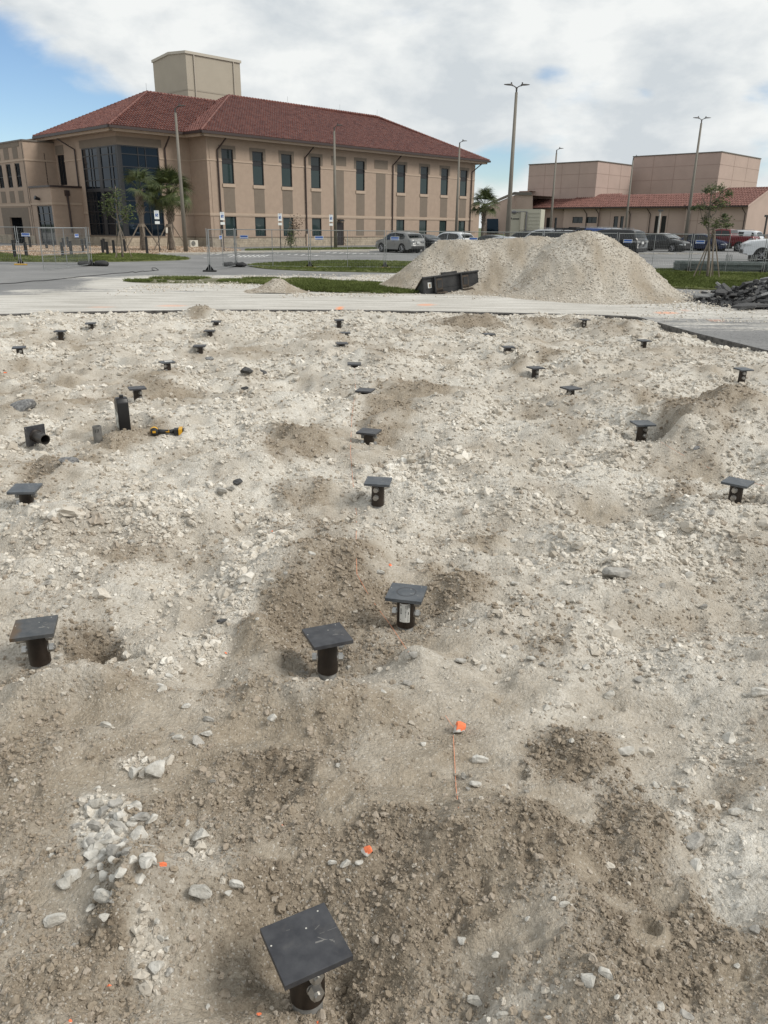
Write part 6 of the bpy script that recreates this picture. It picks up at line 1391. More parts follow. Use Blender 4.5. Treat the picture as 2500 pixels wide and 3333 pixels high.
# ---- bare shaft with a pencilled number
q = spot(213, 955); gq = gz(q.x, q.y); o = empty('bare_pile_shaft', (q.x, q.y, 0), 0, 'bare grey pipe stub marked 17 in a small brown hole', 'pipe'); H2 = gq+.175
mb = MB(); mb.tube([(0, 0, -.3), (.0, 0, H2)], .0445, 28, caps=False); mb.tube([(0, 0, H2), (0, 0, H2-.2)], .037, 28, caps=False)
mb.add([(r*math.cos(t), r*math.sin(t), H2) for r in (.0445, .037) for t in [i*math.pi/14 for i in range(28)]], [(i, (i+1) % 28, 28+(i+1) % 28, 28+i) for i in range(28)]); mb.build('tube', M_PIPE, o, smooth=True)
t_ = text('17', .05, M_INK, o, (.006, -.0447, H2-.05), 'marked_number'); t_.rotation_euler = (R(90), 0, R(12)); t_.location = (.012, -.0440, H2-.045)
# ---- black jug
q = spot(268, 927); gq = gz(q.x, q.y)+.005; o = empty('oil_jug', (q.x, q.y, gq), R(28), 'black plastic jug with a dirty white label standing before a pile cap', 'jug')
M_JUG = mat('black_jug_plastic', (.010, .010, .011), .38, spec=.5); Hj = .355; w = .058; l = .10
prof = [(-l, 0), (l, 0), (l, .27), (l*.75, .305), (.03, .335), (-.01, .345), (-.075, .345), (-.075, .33), (-l, .30)]
hole = None
vs = [(-w, x, z) for x, z in prof] + [(w, x, z) for x, z in prof]; n = len(prof)
mb = MB(); mb.add(vs, [tuple(range(n)), tuple(range(2*n-1, n-1, -1))] + [(i, n+i, n+(i+1) % n, (i+1) % n) for i in range(n)]); mb.build('body', M_JUG, o, bevel=.012, smooth=True)
mb = MB(); mb.tube([(0, -.045, .34), (0, -.045, .372)], .022, 16); mb.build('cap', M_JUG, o)
mb = MB(); mb.tube([(0, .06, .25), (0, .05, .31), (0, .0, .325)], .014, 8); mb.build('handle', M_JUG, o, smooth=True)
mb = MB(); mb.add([(-w-.0015, -l+.012, .02), (-w-.0015, l-.014, .02), (-w-.0015, l-.014, .20), (-w-.0015, 0, .215), (-w-.0015, -l+.012, .19)], [(4, 3, 2, 1, 0)]); mb.build('label', mat('grimy_white_label', (.20, .20, .17), .7, col2=(.62, .62, .58), vscale=22, ramp=(.42, .58)), o)
# ---- cordless driver
q = spot(358, 921); gq = gz(q.x, q.y)+.03; o = empty('cordless_driver', (q.x, q.y, gq), R(10), 'yellow and black cordless driver lying on its side on the gravel', 'power tool'); 
M_Y = mat('tool_yellow', (.62, .33, .015), .45); M_K = mat('tool_black_rubber', (.014, .015, .016), .6)
mb = MB(); mb.sm = True; mb.tube([(-.115, -.055, .012), (-.118, -.04, .012), (-.12, .01, .012), (-.122, .05, .01), (-.124, .085, .005)], [.034, .042, .043, .036, .018], 16); mb.build('motor_housing', M_Y, o, smooth=False)
mb = MB(); mb.tube([(-.114, -.062, .012), (-.1145, -.048, .012)], [.032, .0435], 18); mb.tube([(-.121, .03, .011), (-.122, .05, .01)], .0395, 16); mb.build('end_cap', M_K, o, smooth=True)
mb = MB(); mb.tube([(-.124, .085, .004), (-.125, .12, .0)], [.012, .008], 10); mb.build('chuck', M_NUT, o)
mb = MB(); mb.tube([(-.08, -.02, .008), (-.03, -.015, .004), (.04, -.01, .0), (.085, -.008, .0)], [.026, .022, .021, .027], 12); mb.build('grip', M_K, o, smooth=True)
mb = MB(); mb.box((.0, -.032, .004), (.07, .004, .008)); mb.box((.03, -.0335, .012), (.006, .003, .03)); mb.build('grip_accent', M_Y, o)
mb = MB(); mb.box((.105, -.008, .0), (.05, .085, .06)); mb.build('battery_shoe', M_K, o, bevel=.008)
mb = MB(); mb.box((.150, -.005, .0), (.045, .12, .072)); bt = mb.build('battery', M_Y, o, bevel=.008)
mb = MB(); mb.box((.1755, -.005, .0), (.012, .124, .076)); mb.build('battery_base', M_K, bt, bevel=.004)
mb = MB(); mb.box((-.1135, -.0635, .014), (.032, .003, .022)); mb.build('badge', M_Y, o)
# ---- attachment bucket
q = at(1400, 957, 0); o = empty('loader_bucket', (q.x+.75, q.y+.35, .02), R(22), 'black skid steer bucket dumped on its edge in front of the big gravel heap', 'bucket')
o.rotation_euler = (R(-4), R(-5.5), R(24)); o.scale = (1.12,)*3
M_BK = mat('worn_black_steel', (.018, .019, .021), .5, metal=.2, col2=(.045, .044, .044), vscale=3.5, detail=8); M_BR = mat('rusty_scraped_steel', (.03, .024, .019), .7, metal=.2, col2=(.10, .075, .055), vscale=5); Lb, Hb = .92, .50
mb = MB(); pr = [(0, 0), (0, Hb), (.05, Hb+.01), (.09, Hb-.02), (.05, Hb-.05), (.04, .04)]; 
mb.add([(-Lb, y, z) for y, z in pr] + [(Lb, y, z) for y, z in pr], [tuple(range(6)), (11, 10, 9, 8, 7, 6)] + [(i, 6+i, 6+(i+1) % 6, (i+1) % 6) for i in range(6)]); mb.build('back_plate', M_BK, o)
for s_ in (-1, 1):
    mb = MB(); x0, x1 = s_*Lb-.012, s_*Lb+.012; pr = [(0, 0), (0, Hb), (.08, Hb), (.74, .06), (.74, 0)]; n = 5
    mb.add([(x0, y, z) for y, z in pr] + [(x1, y, z) for y, z in pr], [tuple(range(n)), tuple(range(2*n-1, n-1, -1))] + [(i, n+i, n+(i+1) % n, (i+1) % n) for i in range(n)]); mb.build('side_plate', M_BK, o)
    mb = MB(); mb.add([(x0-.03, .05, Hb+.012), (x1+.03, .05, Hb+.012), (x1+.03, .77, .06), (x0-.03, .77, .06), (x0-.03, .05, Hb-.02), (x1+.03, .05, Hb-.02), (x1+.03, .75, .03), (x0-.03, .75, .03)], [(0, 1, 2, 3), (7, 6, 5, 4), (0, 3, 7, 4), (1, 5, 6, 2), (0, 4, 5, 1), (3, 2, 6, 7)]); mb.build('edge_bar', M_BR, o)
mb = MB(); mb.box((0, .37, .012), (2*Lb-.03, .74, .02)); mb.build('floor_plate', M_BK, o)
mb = MB(); mb.box((0, -.0, Hb+.03), (2*Lb+.04, .10, .05)); mb.build('top_lip', M_BK, o, bevel=.01)
mb = MB(); mb.box((-.05, 0, Hb+.085), (.5, .09, .055)); mb.box((-.25, 0, Hb+.105), (.12, .1, .03)); mb.build('top_bracket', M_BK, o)
for x in (-.42, .46):
    mb = MB(); mb.box((x-.16, -.05, .26), (.035, .12, .54)); mb.build('mount_rib', M_BK, o)
    mb = MB(); mb.box((x, -.012, .28), (.24, .03, .36)); mb.box((x, -.012, .12), (.28, .03, .05)); mb.build('mount_pocket', M_BR, o)
    mb = MB(); mb.box((x+.02, -.03, .30), (.15, .012, .22)); mb.build('pocket_recess', M_BK, o)
    mb = MB(); mb.box((x+.02, -.09, .06), (.34, .18, .03)); mb.build('mount_shelf', M_BR, o)
mb = MB(); mb.box((0, -.006, .2), (1.7, .012, .012)); mb.build('weld_seam', M_BK, o)
mb = MB(); mb.box((-.72, -.004, .30), (.12, .006, .16)); dk_ = mb.build('decal', M_PAPER, o); mb = MB(); mb.box((-.72, -.0085, .29), (.05, .002, .10)); mb.build('printed_marks', mat('faded_print', (.3, .22, .15), .7), dk_)
# ---- plastic pipe
mb = MB(); a_, b_ = at(1590, 944, .03), at(1681, 942, .03); a_.z, b_.z = .10, .17; dd = (b_-a_); nseg = 20
mb.tube([a_, b_], .034, 16, caps=False); mb.tube([b_, a_], .029, 16, caps=False); o = mb.build('plastic_pipe', mat('ivory_pvc', (.55, .50, .40), .5), smooth=True); tag(o, 'short ivory plastic pipe lying at the foot of the big heap', 'pipe')
# ---- rocks
rockm = {}
def rock_mesh(seed, m, sub=3, name='limestone_rock'):
    key = (seed, m.name, sub)
    if key in rockm: return rockm[key]
    rr = random.Random(seed); bm = bmesh.new(); bmesh.ops.create_icosphere(bm, subdivisions=sub, radius=.5)
    pls = [(Vector((rr.gauss(0, 1), rr.gauss(0, 1), rr.gauss(0, 1))).normalized(), rr.uniform(.20, .38)) for _ in range(10)]
    from mathutils import noise
    for v in bm.verts:
        for nrm, d in pls:
            e = v.co.dot(nrm)-d
            if e > 0: v.co -= nrm*e*.95
        v.co += v.co.normalized()*(noise.noise(v.co*3.1+Vector((seed*3.3, 0, 0)))*.07 + noise.noise(v.co*9+Vector((seed, 1, 0)))*.025)
    me = bpy.data.meshes.new(name); bm.to_mesh(me); bm.free(); me.materials.append(m); me.polygons.foreach_set('use_smooth', [False]*len(me.polygons)); rockm[key] = me; return me
M_LIME = mat('pale_limestone', (.36, .34, .30), .95, col2=(.60, .58, .535), vscale=26, detail=7, bump=.003, bscale=130)
M_LIMEG = mat('grey_limestone', (.22, .21, .19), .95, col2=(.44, .42, .385), vscale=24, detail=7, bump=.003, bscale=130)
M_ASPL = mat('broken_asphalt', (.028, .028, .030), .9, col2=(.10, .10, .10), vscale=45, detail=4, bump=.006, bscale=90)
M_ASPG = mat('grey_worn_asphalt', (.10, .10, .105), .9, col2=(.27, .27, .265), vscale=40, detail=4, bump=.006, bscale=90)
def orange_mat():
    m = mat('orange_sprayed_limestone', (.45, .43, .39), .9, col2=(.6, .58, .54), vscale=30); t = m.node_tree; b = t.nodes['Principled BSDF']; l = b.inputs['Base Color'].links[0].from_socket
    g = t.nodes.new('ShaderNodeTexCoord'); s = t.nodes.new('ShaderNodeSeparateXYZ'); t.links.new(g.outputs['Object'], s.inputs[0]); n = t.nodes.new('ShaderNodeTexNoise'); n.inputs['Scale'].default_value = 5; n.inputs['Detail'].default_value = 6; t.links.new(g.outputs['Object'], n.inputs['Vector'])
    f = wmath('ADD', wmath('ADD', wmath('MULTIPLY', s.outputs[2], 2.2, tree=t), wmath('MULTIPLY', s.outputs[0], .8, tree=t), tree=t), wmath('MULTIPLY', wmath('SUBTRACT', n.outputs[0], .5, tree=t), 1.6, tree=t), tree=t)
    mr = t.nodes.new('ShaderNodeMapRange'); mr.inputs['From Min'].default_value = .0; mr.inputs['From Max'].default_value = .22; t.links.new(f, mr.inputs['Value'])
    t.links.new(mixc(t, mr.outputs[0], l, (.80, .20, .085)), b.inputs['Base Color']); return m
M_ORG = orange_mat()
def rock(dx, dy, wpx, m, label, cat='rock', seed=None, flat=.62, elong=.85, group=None, name='limestone_rock', sink=.30, rz=None, sub=3):
    q = spot(dx, dy + wpx*.25); dist = math.sqrt(q.x**2+q.y**2+(CAMZ-q.z)**2); s = wpx*DS*dist/FPX*1.08
    me = rock_mesh(seed if seed is not None else random.randrange(14), m, sub, name); o = bpy.data.objects.new(name, me); COL.objects.link(o)
    o.scale = (s, s*elong, s*flat); o.rotation_euler = (random.uniform(-.2, .2), random.uniform(-.2, .2), random.uniform(-.5, .5) if rz is None else rz); o.location = (q.x, q.y, q.z + s*flat*(.5-sink)); tag(o, label, cat, group); return o
OR = [(993, 1573, 36, 'biggest orange sprayed rock holding the string in the foreground', .75), (843, 1220, 15, 'bright orange chip behind the pile cap with the sticker', .5), (795, 1838, 26, 'white rock with an orange stroke above the nearest plate', .85), (347, 1868, 24, 'half orange rock right of the white cobble cluster', .7), (236, 2131, 17, 'small orange ended rock near the lower left edge', .7), (560, 2190, 13, 'orange chip at the bottom edge left of the nearest pile', .7), (568, 1211, 12, 'orange chip in the white pebble trail behind the hollow', .5), (587, 1147, 9, 'tiny orange chip left of the string halfway down', .5), (488, 1410, 10, 'orange chip in the pebble trail before the deep hollow', .5), (38, 1416, 10, 'small orange stone left of the rust stained pile cap', .7), (152, 2206, 12, 'orange chip at the bottom left edge of the photo', .7), (685, 2208, 10, 'orange flake under a white pebble at the bottom edge', .6), (10, 806, 16, 'orange chip at the far left edge among far gravel', .5), (289, 946, 8, 'pale orange chip on the brown heap by the grey stub', .5), (610, 1783, 8, 'tiny orange fleck on the clods above the nearest plate', .6), (450, 2117, 9, 'small orange fleck left of the nearest plate', .6)]
for x, y, w_, l, fl in OR: rock(x, y, w_ if w_ > 20 else w_*.75, M_ORG, l, 'painted rock', flat=fl, name='painted_rock', sink=.15)
LUMP = [(497, 805, 16, M_ASPL, 'black asphalt lump left of the long dark slab piece'), (533, 801, 34, M_ASPL, 'longest black asphalt slab lump, left of centre in the far gravel'), (567, 804, 26, M_ASPL, 'flat black asphalt strip touching the long slab lump'), (613, 822, 18, M_ASPG, 'grey speckled asphalt lump right of the long slab lump'), (530, 838, 17, M_ASPL, 'small black asphalt lump below the long slab lump'), (476, 862, 22, M_ASPG, 'flat grey asphalt piece in the gravel left of the middle'), (455, 775, 20, M_ASPG, 'dark grey lump behind the long slab lump'), (55, 882, 60, M_ASPG, 'large grey speckled asphalt boulder at the left edge'), (147, 912, 34, M_ASPG, 'grey asphalt lump between the boulder and the grey stub'), (152, 1000, 46, M_ASPG, 'flat grey asphalt piece on the brown heap at left'), (516, 1040, 26, M_ASPL, 'dark speckled lump beside two brown stones'), (481, 1340, 22, M_ASPL, 'crumpled black lump in the white pebble trail'), (1160, 760, 10, M_ASPL, 'black speck of asphalt behind the far right brown heap'), (1505, 968, 20, M_ASPG, 'grey piece in the gravel before the big spoil mound'), (63, 1405, 22, M_ASPG, 'flat grey shard in the hollow at the left edge')]
for x, y, w_, m, l in LUMP: rock(x, y, w_, m, l, 'asphalt lump', flat=.48, elong=.7, name='asphalt_lump', sink=.02, rz=0 if w_ > 24 else None)
BIG = [(487, 1183, 24, M_LIME, 'round pale boulder in the pebble trail behind the hollow'), (1505, 1185, 30, M_LIMEG, 'blocky grey rock on the gravel right of the string'), (1488, 1240, 28, M_LIME, 'white angular rock below the blocky grey rock at right'), (1335, 1231, 60, M_LIMEG, 'long flat grey stone on the right side gravel'), (1110, 1166, 20, M_LIME, 'round pale rock behind and right of the sticker pile'), (905, 1210, 22, M_LIME, 'pale rock right of the orange chip behind the sticker pile'), (1640, 1490, 34, M_LIME, 'white rock at the right edge level with the deep hollow'), (1148, 1419, 22, M_LIME, 'white rock in the middle right, above the sandy slope'), (1576, 1591, 34, M_LIME, 'pale rock sitting in a small brown dip at the right edge'), (1353, 1617, 36, M_LIME, 'tilted pale slab rock right of the string'), (1037, 1636, 34, M_LIME, 'pale round rock just right of the string'), (1028, 1690, 25, M_LIME, 'white flat rock beside the lower end of the string'), (426, 1597, 34, M_LIMEG, 'egg shaped grey rock left of centre'), (384, 1590, 22, M_LIME, 'small white rock left of the egg shaped rock'), (590, 1547, 24, M_LIME, 'grey white rock above the foreground clods'), (231, 1563, 26, M_LIME, 'lone white rock on the packed sand at left'), (651, 1448, 28, M_LIMEG, 'beige rock in the hollow left of the middle pile'), (290, 1660, 44, M_LIME, 'big pale rock of the row on the packed sand'), (340, 1655, 50, M_LIME, 'widest pale rock at the right end of the row on the packed sand'), (437, 1798, 40, M_LIME, 'sharp edged white rock right of the cobble cluster'), (437, 1918, 46, M_LIME, 'white oval rock above the bottom left clods'), (300, 1800, 46, M_LIME, 'pinkish white rock topping the cobble cluster'), (260, 1785, 38, M_LIME, 'white rock in the upper middle of the cobble cluster'), (200, 1862, 36, M_LIME, 'left bottom rock of the cobble cluster'), (230, 1932, 44, M_LIME, 'large white rock below the cobble cluster'), (120, 1980, 38, M_LIME, 'white rock alone at the left in the foreground'), (340, 2085, 34, M_LIME, 'white lumpy rock low in the foreground left of the plate'), (1274, 2110, 36, M_LIME, 'white rock low in the right foreground'), (1484, 2190, 26, M_LIMEG, 'grey rock at the bottom right edge'), (1504, 1865, 30, M_LIME, 'pinkish rock at the border of the pale powder on the right'), (1500, 1812, 44, M_LIMEG, 'elongated grey rock above the pinkish rock on the right'), (512, 1905, 30, M_LIME, 'grey white rock above the bottom left slope'), (718, 1860, 18, M_LIME, 'small white pebble left of the orange stroked rock'), (746, 1863, 22, M_LIME, 'small white pebble directly below the orange stroked rock'), (480, 1056, 24, M_LIMEG, 'brown knuckle shaped stone left of the dark speckled lump'), (497, 1052, 20, M_LIMEG, 'brown stone touching the dark speckled lump'), (1190, 870, 20, M_LIMEG, 'brownish rock in the gravel far right of the middle row'), (1255, 943, 18, M_LIME, 'pale rock before the fallen sandy slope at right'), (975, 945, 16, M_LIME, 'pale rock in the middle gravel'), (1020, 1060, 18, M_LIME, 'round white stone right of the two nut pile')]
for x, y, w_, m, l in BIG: rock(x, y, w_, m, l)
rr_ = random.Random(21); cnt = 0; PROT = 14
for k in range(3000):
    if cnt >= 235: break
    if k < 60: x, y = rr_.gauss(250, 42), rr_.gauss(1815, 50); w_ = rr_.uniform(16, 38)
    elif rr_.random() < .25: x, y = rr_.uniform(0, 1659), rr_.uniform(1080, 1400); w_ = rr_.uniform(10, 20)
    else: x, y = rr_.uniform(0, 1659), rr_.uniform(1400, 2200); w_ = rr_.uniform(9, 24)*(1 if rr_.random() < .8 else 1.3)
    q = at(x*DS, y*DS, .05); dq_, _k = zones(np.array([q.x]), np.array([q.y]))
    if k >= 60 and rr_.random() < dq_[0]**1.2*.95: continue
    rock(x, y, w_, M_LIME if rr_.random() < .7 else M_LIMEG, 'pale limestone rock lying loose among the gravel and dug up sand', group='loose limestone rocks', sub=2 if w_ < 16 else 3); cnt += 1
# ---- strings and cable
M_STR = mat('orange_string', (.74, .30, .17), .8)
def string(pts, r, label, lift=.012):
    ps = []
    for a, b in zip(pts, pts[1:]):
        for t in np.linspace(0, 1, 7)[:-1]: ps.append((a[0]*(1-t)+b[0]*t, a[1]*(1-t)+b[1]*t))
    ps.append(pts[-1]); P3 = []
    for a, b in ps: q = spot(a, b, lift); P3.append(q)
    mb = MB(); mb.tube(P3, r, 5); o = mb.build('string', M_STR, smooth=True); tag(o, label, 'string'); return o
string([(766, 795), (768, 845), (760, 900), (757, 975), (764, 1060), (770, 1110), (769, 1185), (771, 1240), (800, 1292), (842, 1348), (882, 1408)], .0015, 'long orange string running from the middle row to the sticker pile')
string([(979, 1588), (982, 1640), (985, 1700), (990, 1745)], .0014, 'short orange string hanging straight below the biggest painted rock', .006)
string([(962, 1545), (975, 1565), (985, 1575)], .001, 'thin frayed orange thread above the biggest painted rock', .006)
string([(1420, 950), (1470, 980), (1530, 1010), (1600, 1035), (1658, 1052)], .0011, 'faint orange string crossing the gravel to the right edge')
mb = MB(); pts = []
for x, y in ((-60, 812), (0, 805), (200, 795), (420, 768), (560, 765), (750, 745), (900, 728), (1100, 706), (1300, 690), (1450, 672), (1659, 660)): pts.append(at(x/3.95, 720+y/3.95, .012))
for x, y in ((160, 655), (210, 650), (240, 658), (340, 640), (360, 645), (470, 636), (540, 628), (500, 600), (455, 600), (455, 625), (490, 632)): pts.append(at(380+x/3.95, 720+y/3.95, .012))
mb.tube(pts, .014, 5); tag(mb.build('cable', M_RUB), 'thin black cable wriggling across the asphalt at the left', 'cable')
# ---- heap of torn up asphalt at the right edge
cx_, cy_ = 13.6, 24.6; rr = random.Random(31); chunk = []
def chunk_mesh(seed):
    r2 = random.Random(seed); n = r2.randint(5, 8); mb = MB(); pts = [(math.cos(2*math.pi*i/n+r2.uniform(-.3, .3))*r2.uniform(.35, .55), math.sin(2*math.pi*i/n+r2.uniform(-.3, .3))*r2.uniform(.28, .5)) for i in range(n)]
    bend = r2.uniform(-.12, .12); n2 = len(pts); vs = [(x, y, bend*x*x*2) for x, y in pts] + [(x*.94+r2.uniform(-.02, .02), y*.94, .07+bend*x*x*2+r2.uniform(-.012, .012)) for x, y in pts] + [(0, 0, 0), (0, 0, .075)]
    fs = [(i, (i+1) % n2, n2+(i+1) % n2, n2+i) for i in range(n2)] + [(2*n2, (i+1) % n2, i) for i in range(n2)] + [(2*n2+1, n2+i, n2+(i+1) % n2) for i in range(n2)]
    mb.add(vs, fs); me = bpy.data.meshes.new('asphalt_chunk'); me.from_pydata(mb.v, [], mb.f); return me
CM = []
for i in range(9):
    me = chunk_mesh(i); me.materials.append(M_ASPL if i % 3 else M_ASPG); CM.append(me)
def hp(x, y):
    d = math.hypot((x-cx_)/3.9, (y-cy_)/3.0); return max(0, 1.05*(1-d))
for k in range(120):
    a = rr.uniform(0, 6.28); d = math.sqrt(rr.random()); x, y = cx_+3.8*d*math.cos(a), cy_+2.9*d*math.sin(a)
    o = bpy.data.objects.new('asphalt_chunk', CM[rr.randrange(9)]); COL.objects.link(o); s = rr.uniform(.35, 1.15)*(1.15-.5*d)
    o.scale = (s, s*rr.uniform(.5, 1), 1.0); o.location = (x, y, hp(x, y)+rr.uniform(.0, .10)); o.rotation_euler = (rr.gauss(0, .32), rr.gauss(-.15, .35), rr.uniform(0, 6.28))
    tag(o, 'broken asphalt slab tossed on the dark heap at the right edge', 'asphalt slab', 'broken asphalt slabs heaped at the right edge')
for x, y, s, rz in ((2330, 972, 1.1, .1), (2390, 968, 1.0, -.1), (2300, 971, .7, .1), (2440, 962, 1.2, .4), (2430, 985, .8, 0), (2455, 1000, .8, .3), (2420, 1003, .6, .1), (2485, 940, 1.3, .5), (2470, 925, 1.2, .5)):
    p = at(x, y, .05); o = bpy.data.objects.new('asphalt_chunk', CM[rr.randrange(9)]); COL.objects.link(o); o.scale = (s*1.5, s*.6, 1); o.location = p+Vector((0, 0, .03)); o.rotation_euler = (rr.gauss(.1, .15), rr.gauss(0, .1), rz); tag(o, 'broken asphalt slab tossed on the dark heap at the right edge', 'asphalt slab', 'broken asphalt slabs heaped at the right edge')
m = 4200; a = RNG.uniform(0, 6.28, m); d = np.sqrt(RNG.uniform(0, 1, m))*1.12; x = cx_+3.9*d*np.cos(a); y = cy_+3.0*d*np.sin(a); z = np.array([hp(p, q) for p, q in zip(x, y)])
s = np.clip(np.exp(RNG.normal(math.log(.07), .5, m)), .03, .2)
M_CHIP = inst_material('asphalt_rubble', [(.012, .012, .013), (.04, .04, .042), (.12, .12, .12), (.45, .43, .39)], [0, .45, .8, 1], vs=12)
scatter('asphalt_rubble', np.stack([x, y, z], 1), np.stack([s, s*.8, s*.5], 1), RNG.uniform(-1, 1, (m, 3)), RNG.uniform(0, .92, m), M_CHIP, soft=False)
mb = MB(); n = 22; vs = [(cx_, cy_, 1.0)]
for r_, zf in ((.35, .68), (.7, .30), (1.0, -.02)): vs += [(cx_+3.9*r_*math.cos(i*2*math.pi/n), cy_+3.0*r_*math.sin(i*2*math.pi/n), zf*1.05-.02) for i in range(n)]
fs = [(0, 1+i, 1+(i+1) % n) for i in range(n)]
for k in range(2): fs += [(1+k*n+i, 1+(k+1)*n+i, 1+(k+1)*n+(i+1) % n, 1+k*n+(i+1) % n) for i in range(n)]
mb.add(vs, fs); o = mb.build('rubble_core', M_ASPL); tag(o, 'dark heap of torn up asphalt at the right edge', 'rubble heap')
# stray gravel on the haul road and around the heap foot
xs2, ys2, ss2 = [], [], []
u2 = RNG.uniform(-9, 16, 60000); w2_ = RNG.uniform(19, 37, 60000); pu, pv = topx(u2, w2_, 0*u2)
dens = np.zeros_like(u2)
def gb(cx, cy, rx, ry, k):
    global dens
    q = ((pu-cx)/rx)**2+((pv-cy)/ry)**2; dens = np.maximum(dens, k*np.exp(-q))
for b_ in ((2200, 975, 130, 22, 1), (2330, 990, 170, 22, .8), (1240, 905, 120, 9, .9), (1300, 930, 120, 12, .5), (1000, 962, 70, 6, .8), (1180, 960, 170, 5, .8), (700, 925, 170, 10, .55), (500, 935, 150, 10, .6), (780, 925, 120, 7, .9), (1650, 960, 160, 9, .6), (960, 905, 200, 8, .5), (300, 945, 150, 12, .25), (2400, 1060, 200, 25, .3), (2100, 1030, 150, 8, .4)): gb(*b_)
okk = (RNG.uniform(0, 1, 60000) < dens*.75) & (w2_ > edge_y(u2)+.1); u2, w2_ = u2[okk], w2_[okk]; m = len(u2); s = np.clip(np.exp(RNG.normal(math.log(.04), .4, m)), .02, .1)
scatter('stray_gravel', np.stack([u2, w2_, np.full(m, .008)], 1), np.stack([s, s*.8, s*.65], 1), RNG.uniform(-1, 1, (m, 3)), np.clip(RNG.normal(.66, .13, m), .35, 1), M_STONE)
# ================================================================== cars
M_CARGL = glass_mat('car_glass', (.010, .013, .014)); M_TYRE = mat('tyre_rubber', (.015, .015, .015), .8); M_RIM = mat('alloy_rim', (.35, .35, .36), .3, metal=.9); M_BLKP = mat('black_car_plastic', (.014, .014, .015), .6)
M_TAIL = mat('red_tail_lamp', (.22, .008, .010), .2, coat=1); M_HLMP = mat('clear_head_lamp', (.45, .47, .48), .15, coat=1); M_PLT = mat('number_plate', (.55, .56, .55), .5)
def paint(name, c, metal=.4): return mat(name, c, .42, metal=metal*.6, coat=.55, spec=.3)
SPEC = dict(
 suv=dict(L=4.64, W=1.86, H=1.66, sill=.27, r=.37, wb=(1.36, -1.30), top=[(-2.30, .62), (-2.26, 1.0), (-2.12, 1.14), (-1.72, 1.52), (-1.45, 1.61), (-.4, 1.66), (.25, 1.61), (.62, 1.46), (1.12, 1.10), (1.45, 1.04), (2.0, .94), (2.24, .80), (2.30, .55)], belt=[(-2.3, 1.06), (-1.2, 1.06), (1.0, .98), (2.3, .8)],
  side=[(-1.62, 1.16, 1.34), (-1.38, 1.08, 1.50), (-.45, 1.04, 1.57), (-.40, 1.04, 1.57)], side2=[(-.34, 1.04, 1.57), (.25, 1.02, 1.52), (.58, 1.01, 1.38), (.90, 1.0, 1.13)], rear=(-2.10, -1.78), front=(.68, 1.10)),
 bigsuv=dict(L=5.1, W=1.95, H=1.80, sill=.30, r=.39, wb=(1.55, -1.48), top=[(-2.53, .65), (-2.5, 1.1), (-2.40, 1.22), (-2.20, 1.66), (-1.9, 1.76), (-.6, 1.80), (.3, 1.76), (.72, 1.62), (1.2, 1.22), (1.7, 1.18), (2.3, 1.08), (2.5, .9), (2.55, .6)], belt=[(-2.55, 1.16), (1.0, 1.10), (2.5, .95)],
  side=[(-2.05, 1.22, 1.50), (-1.85, 1.20, 1.62), (-.5, 1.16, 1.70), (-.44, 1.16, 1.70)], side2=[(-.38, 1.16, 1.70), (.3, 1.14, 1.66), (.66, 1.13, 1.53), (1.02, 1.12, 1.24)], rear=(-2.39, -2.22), front=(.78, 1.18)),
 sedan=dict(L=4.8, W=1.83, H=1.46, sill=.22, r=.34, wb=(1.42, -1.38), top=[(-2.40, .60), (-2.36, .92), (-2.0, 1.02), (-1.75, 1.07), (-1.0, 1.38), (-.5, 1.45), (0, 1.46), (.4, 1.40), (1.15, 1.02), (1.5, .96), (2.1, .82), (2.34, .66), (2.40, .45)], belt=[(-2.4, .95), (-1.2, .95), (1.0, .90), (2.4, .7)],
  side=[(-1.35, .98, 1.10), (-1.0, .96, 1.29), (-.45, .94, 1.37), (-.22, .94, 1.38)], side2=[(-.16, .94, 1.38), (.35, .92, 1.33), (.60, .92, 1.22), (.98, .91, 1.02)], rear=(-1.68, -1.05), front=(.46, 1.12)),
 pickup=dict(L=5.8, W=2.02, H=1.92, sill=.42, r=.42, wb=(1.85, -1.80), top=[(-2.90, .75), (-2.88, 1.28), (-2.8, 1.31), (-.98, 1.31), (-.90, 1.36), (-.78, 1.80), (-.6, 1.88), (.1, 1.92), (.55, 1.86), (1.22, 1.36), (1.6, 1.33), (2.5, 1.24), (2.82, 1.08), (2.90, .6)], belt=[(-2.9, 1.30), (1.2, 1.26), (2.9, 1.1)],
  side=[(-.78, 1.32, 1.60), (-.66, 1.31, 1.76), (-.12, 1.30, 1.81), (-.06, 1.30, 1.81)], side2=[(.0, 1.30, 1.81), (.45, 1.29, 1.77), (.75, 1.28, 1.60), (1.08, 1.28, 1.37)], rear=(-.86, -.76), front=(.62, 1.18)))
SPEC['van'] = dict(SPEC['bigsuv']); SPEC['van']['H'] = 2.0
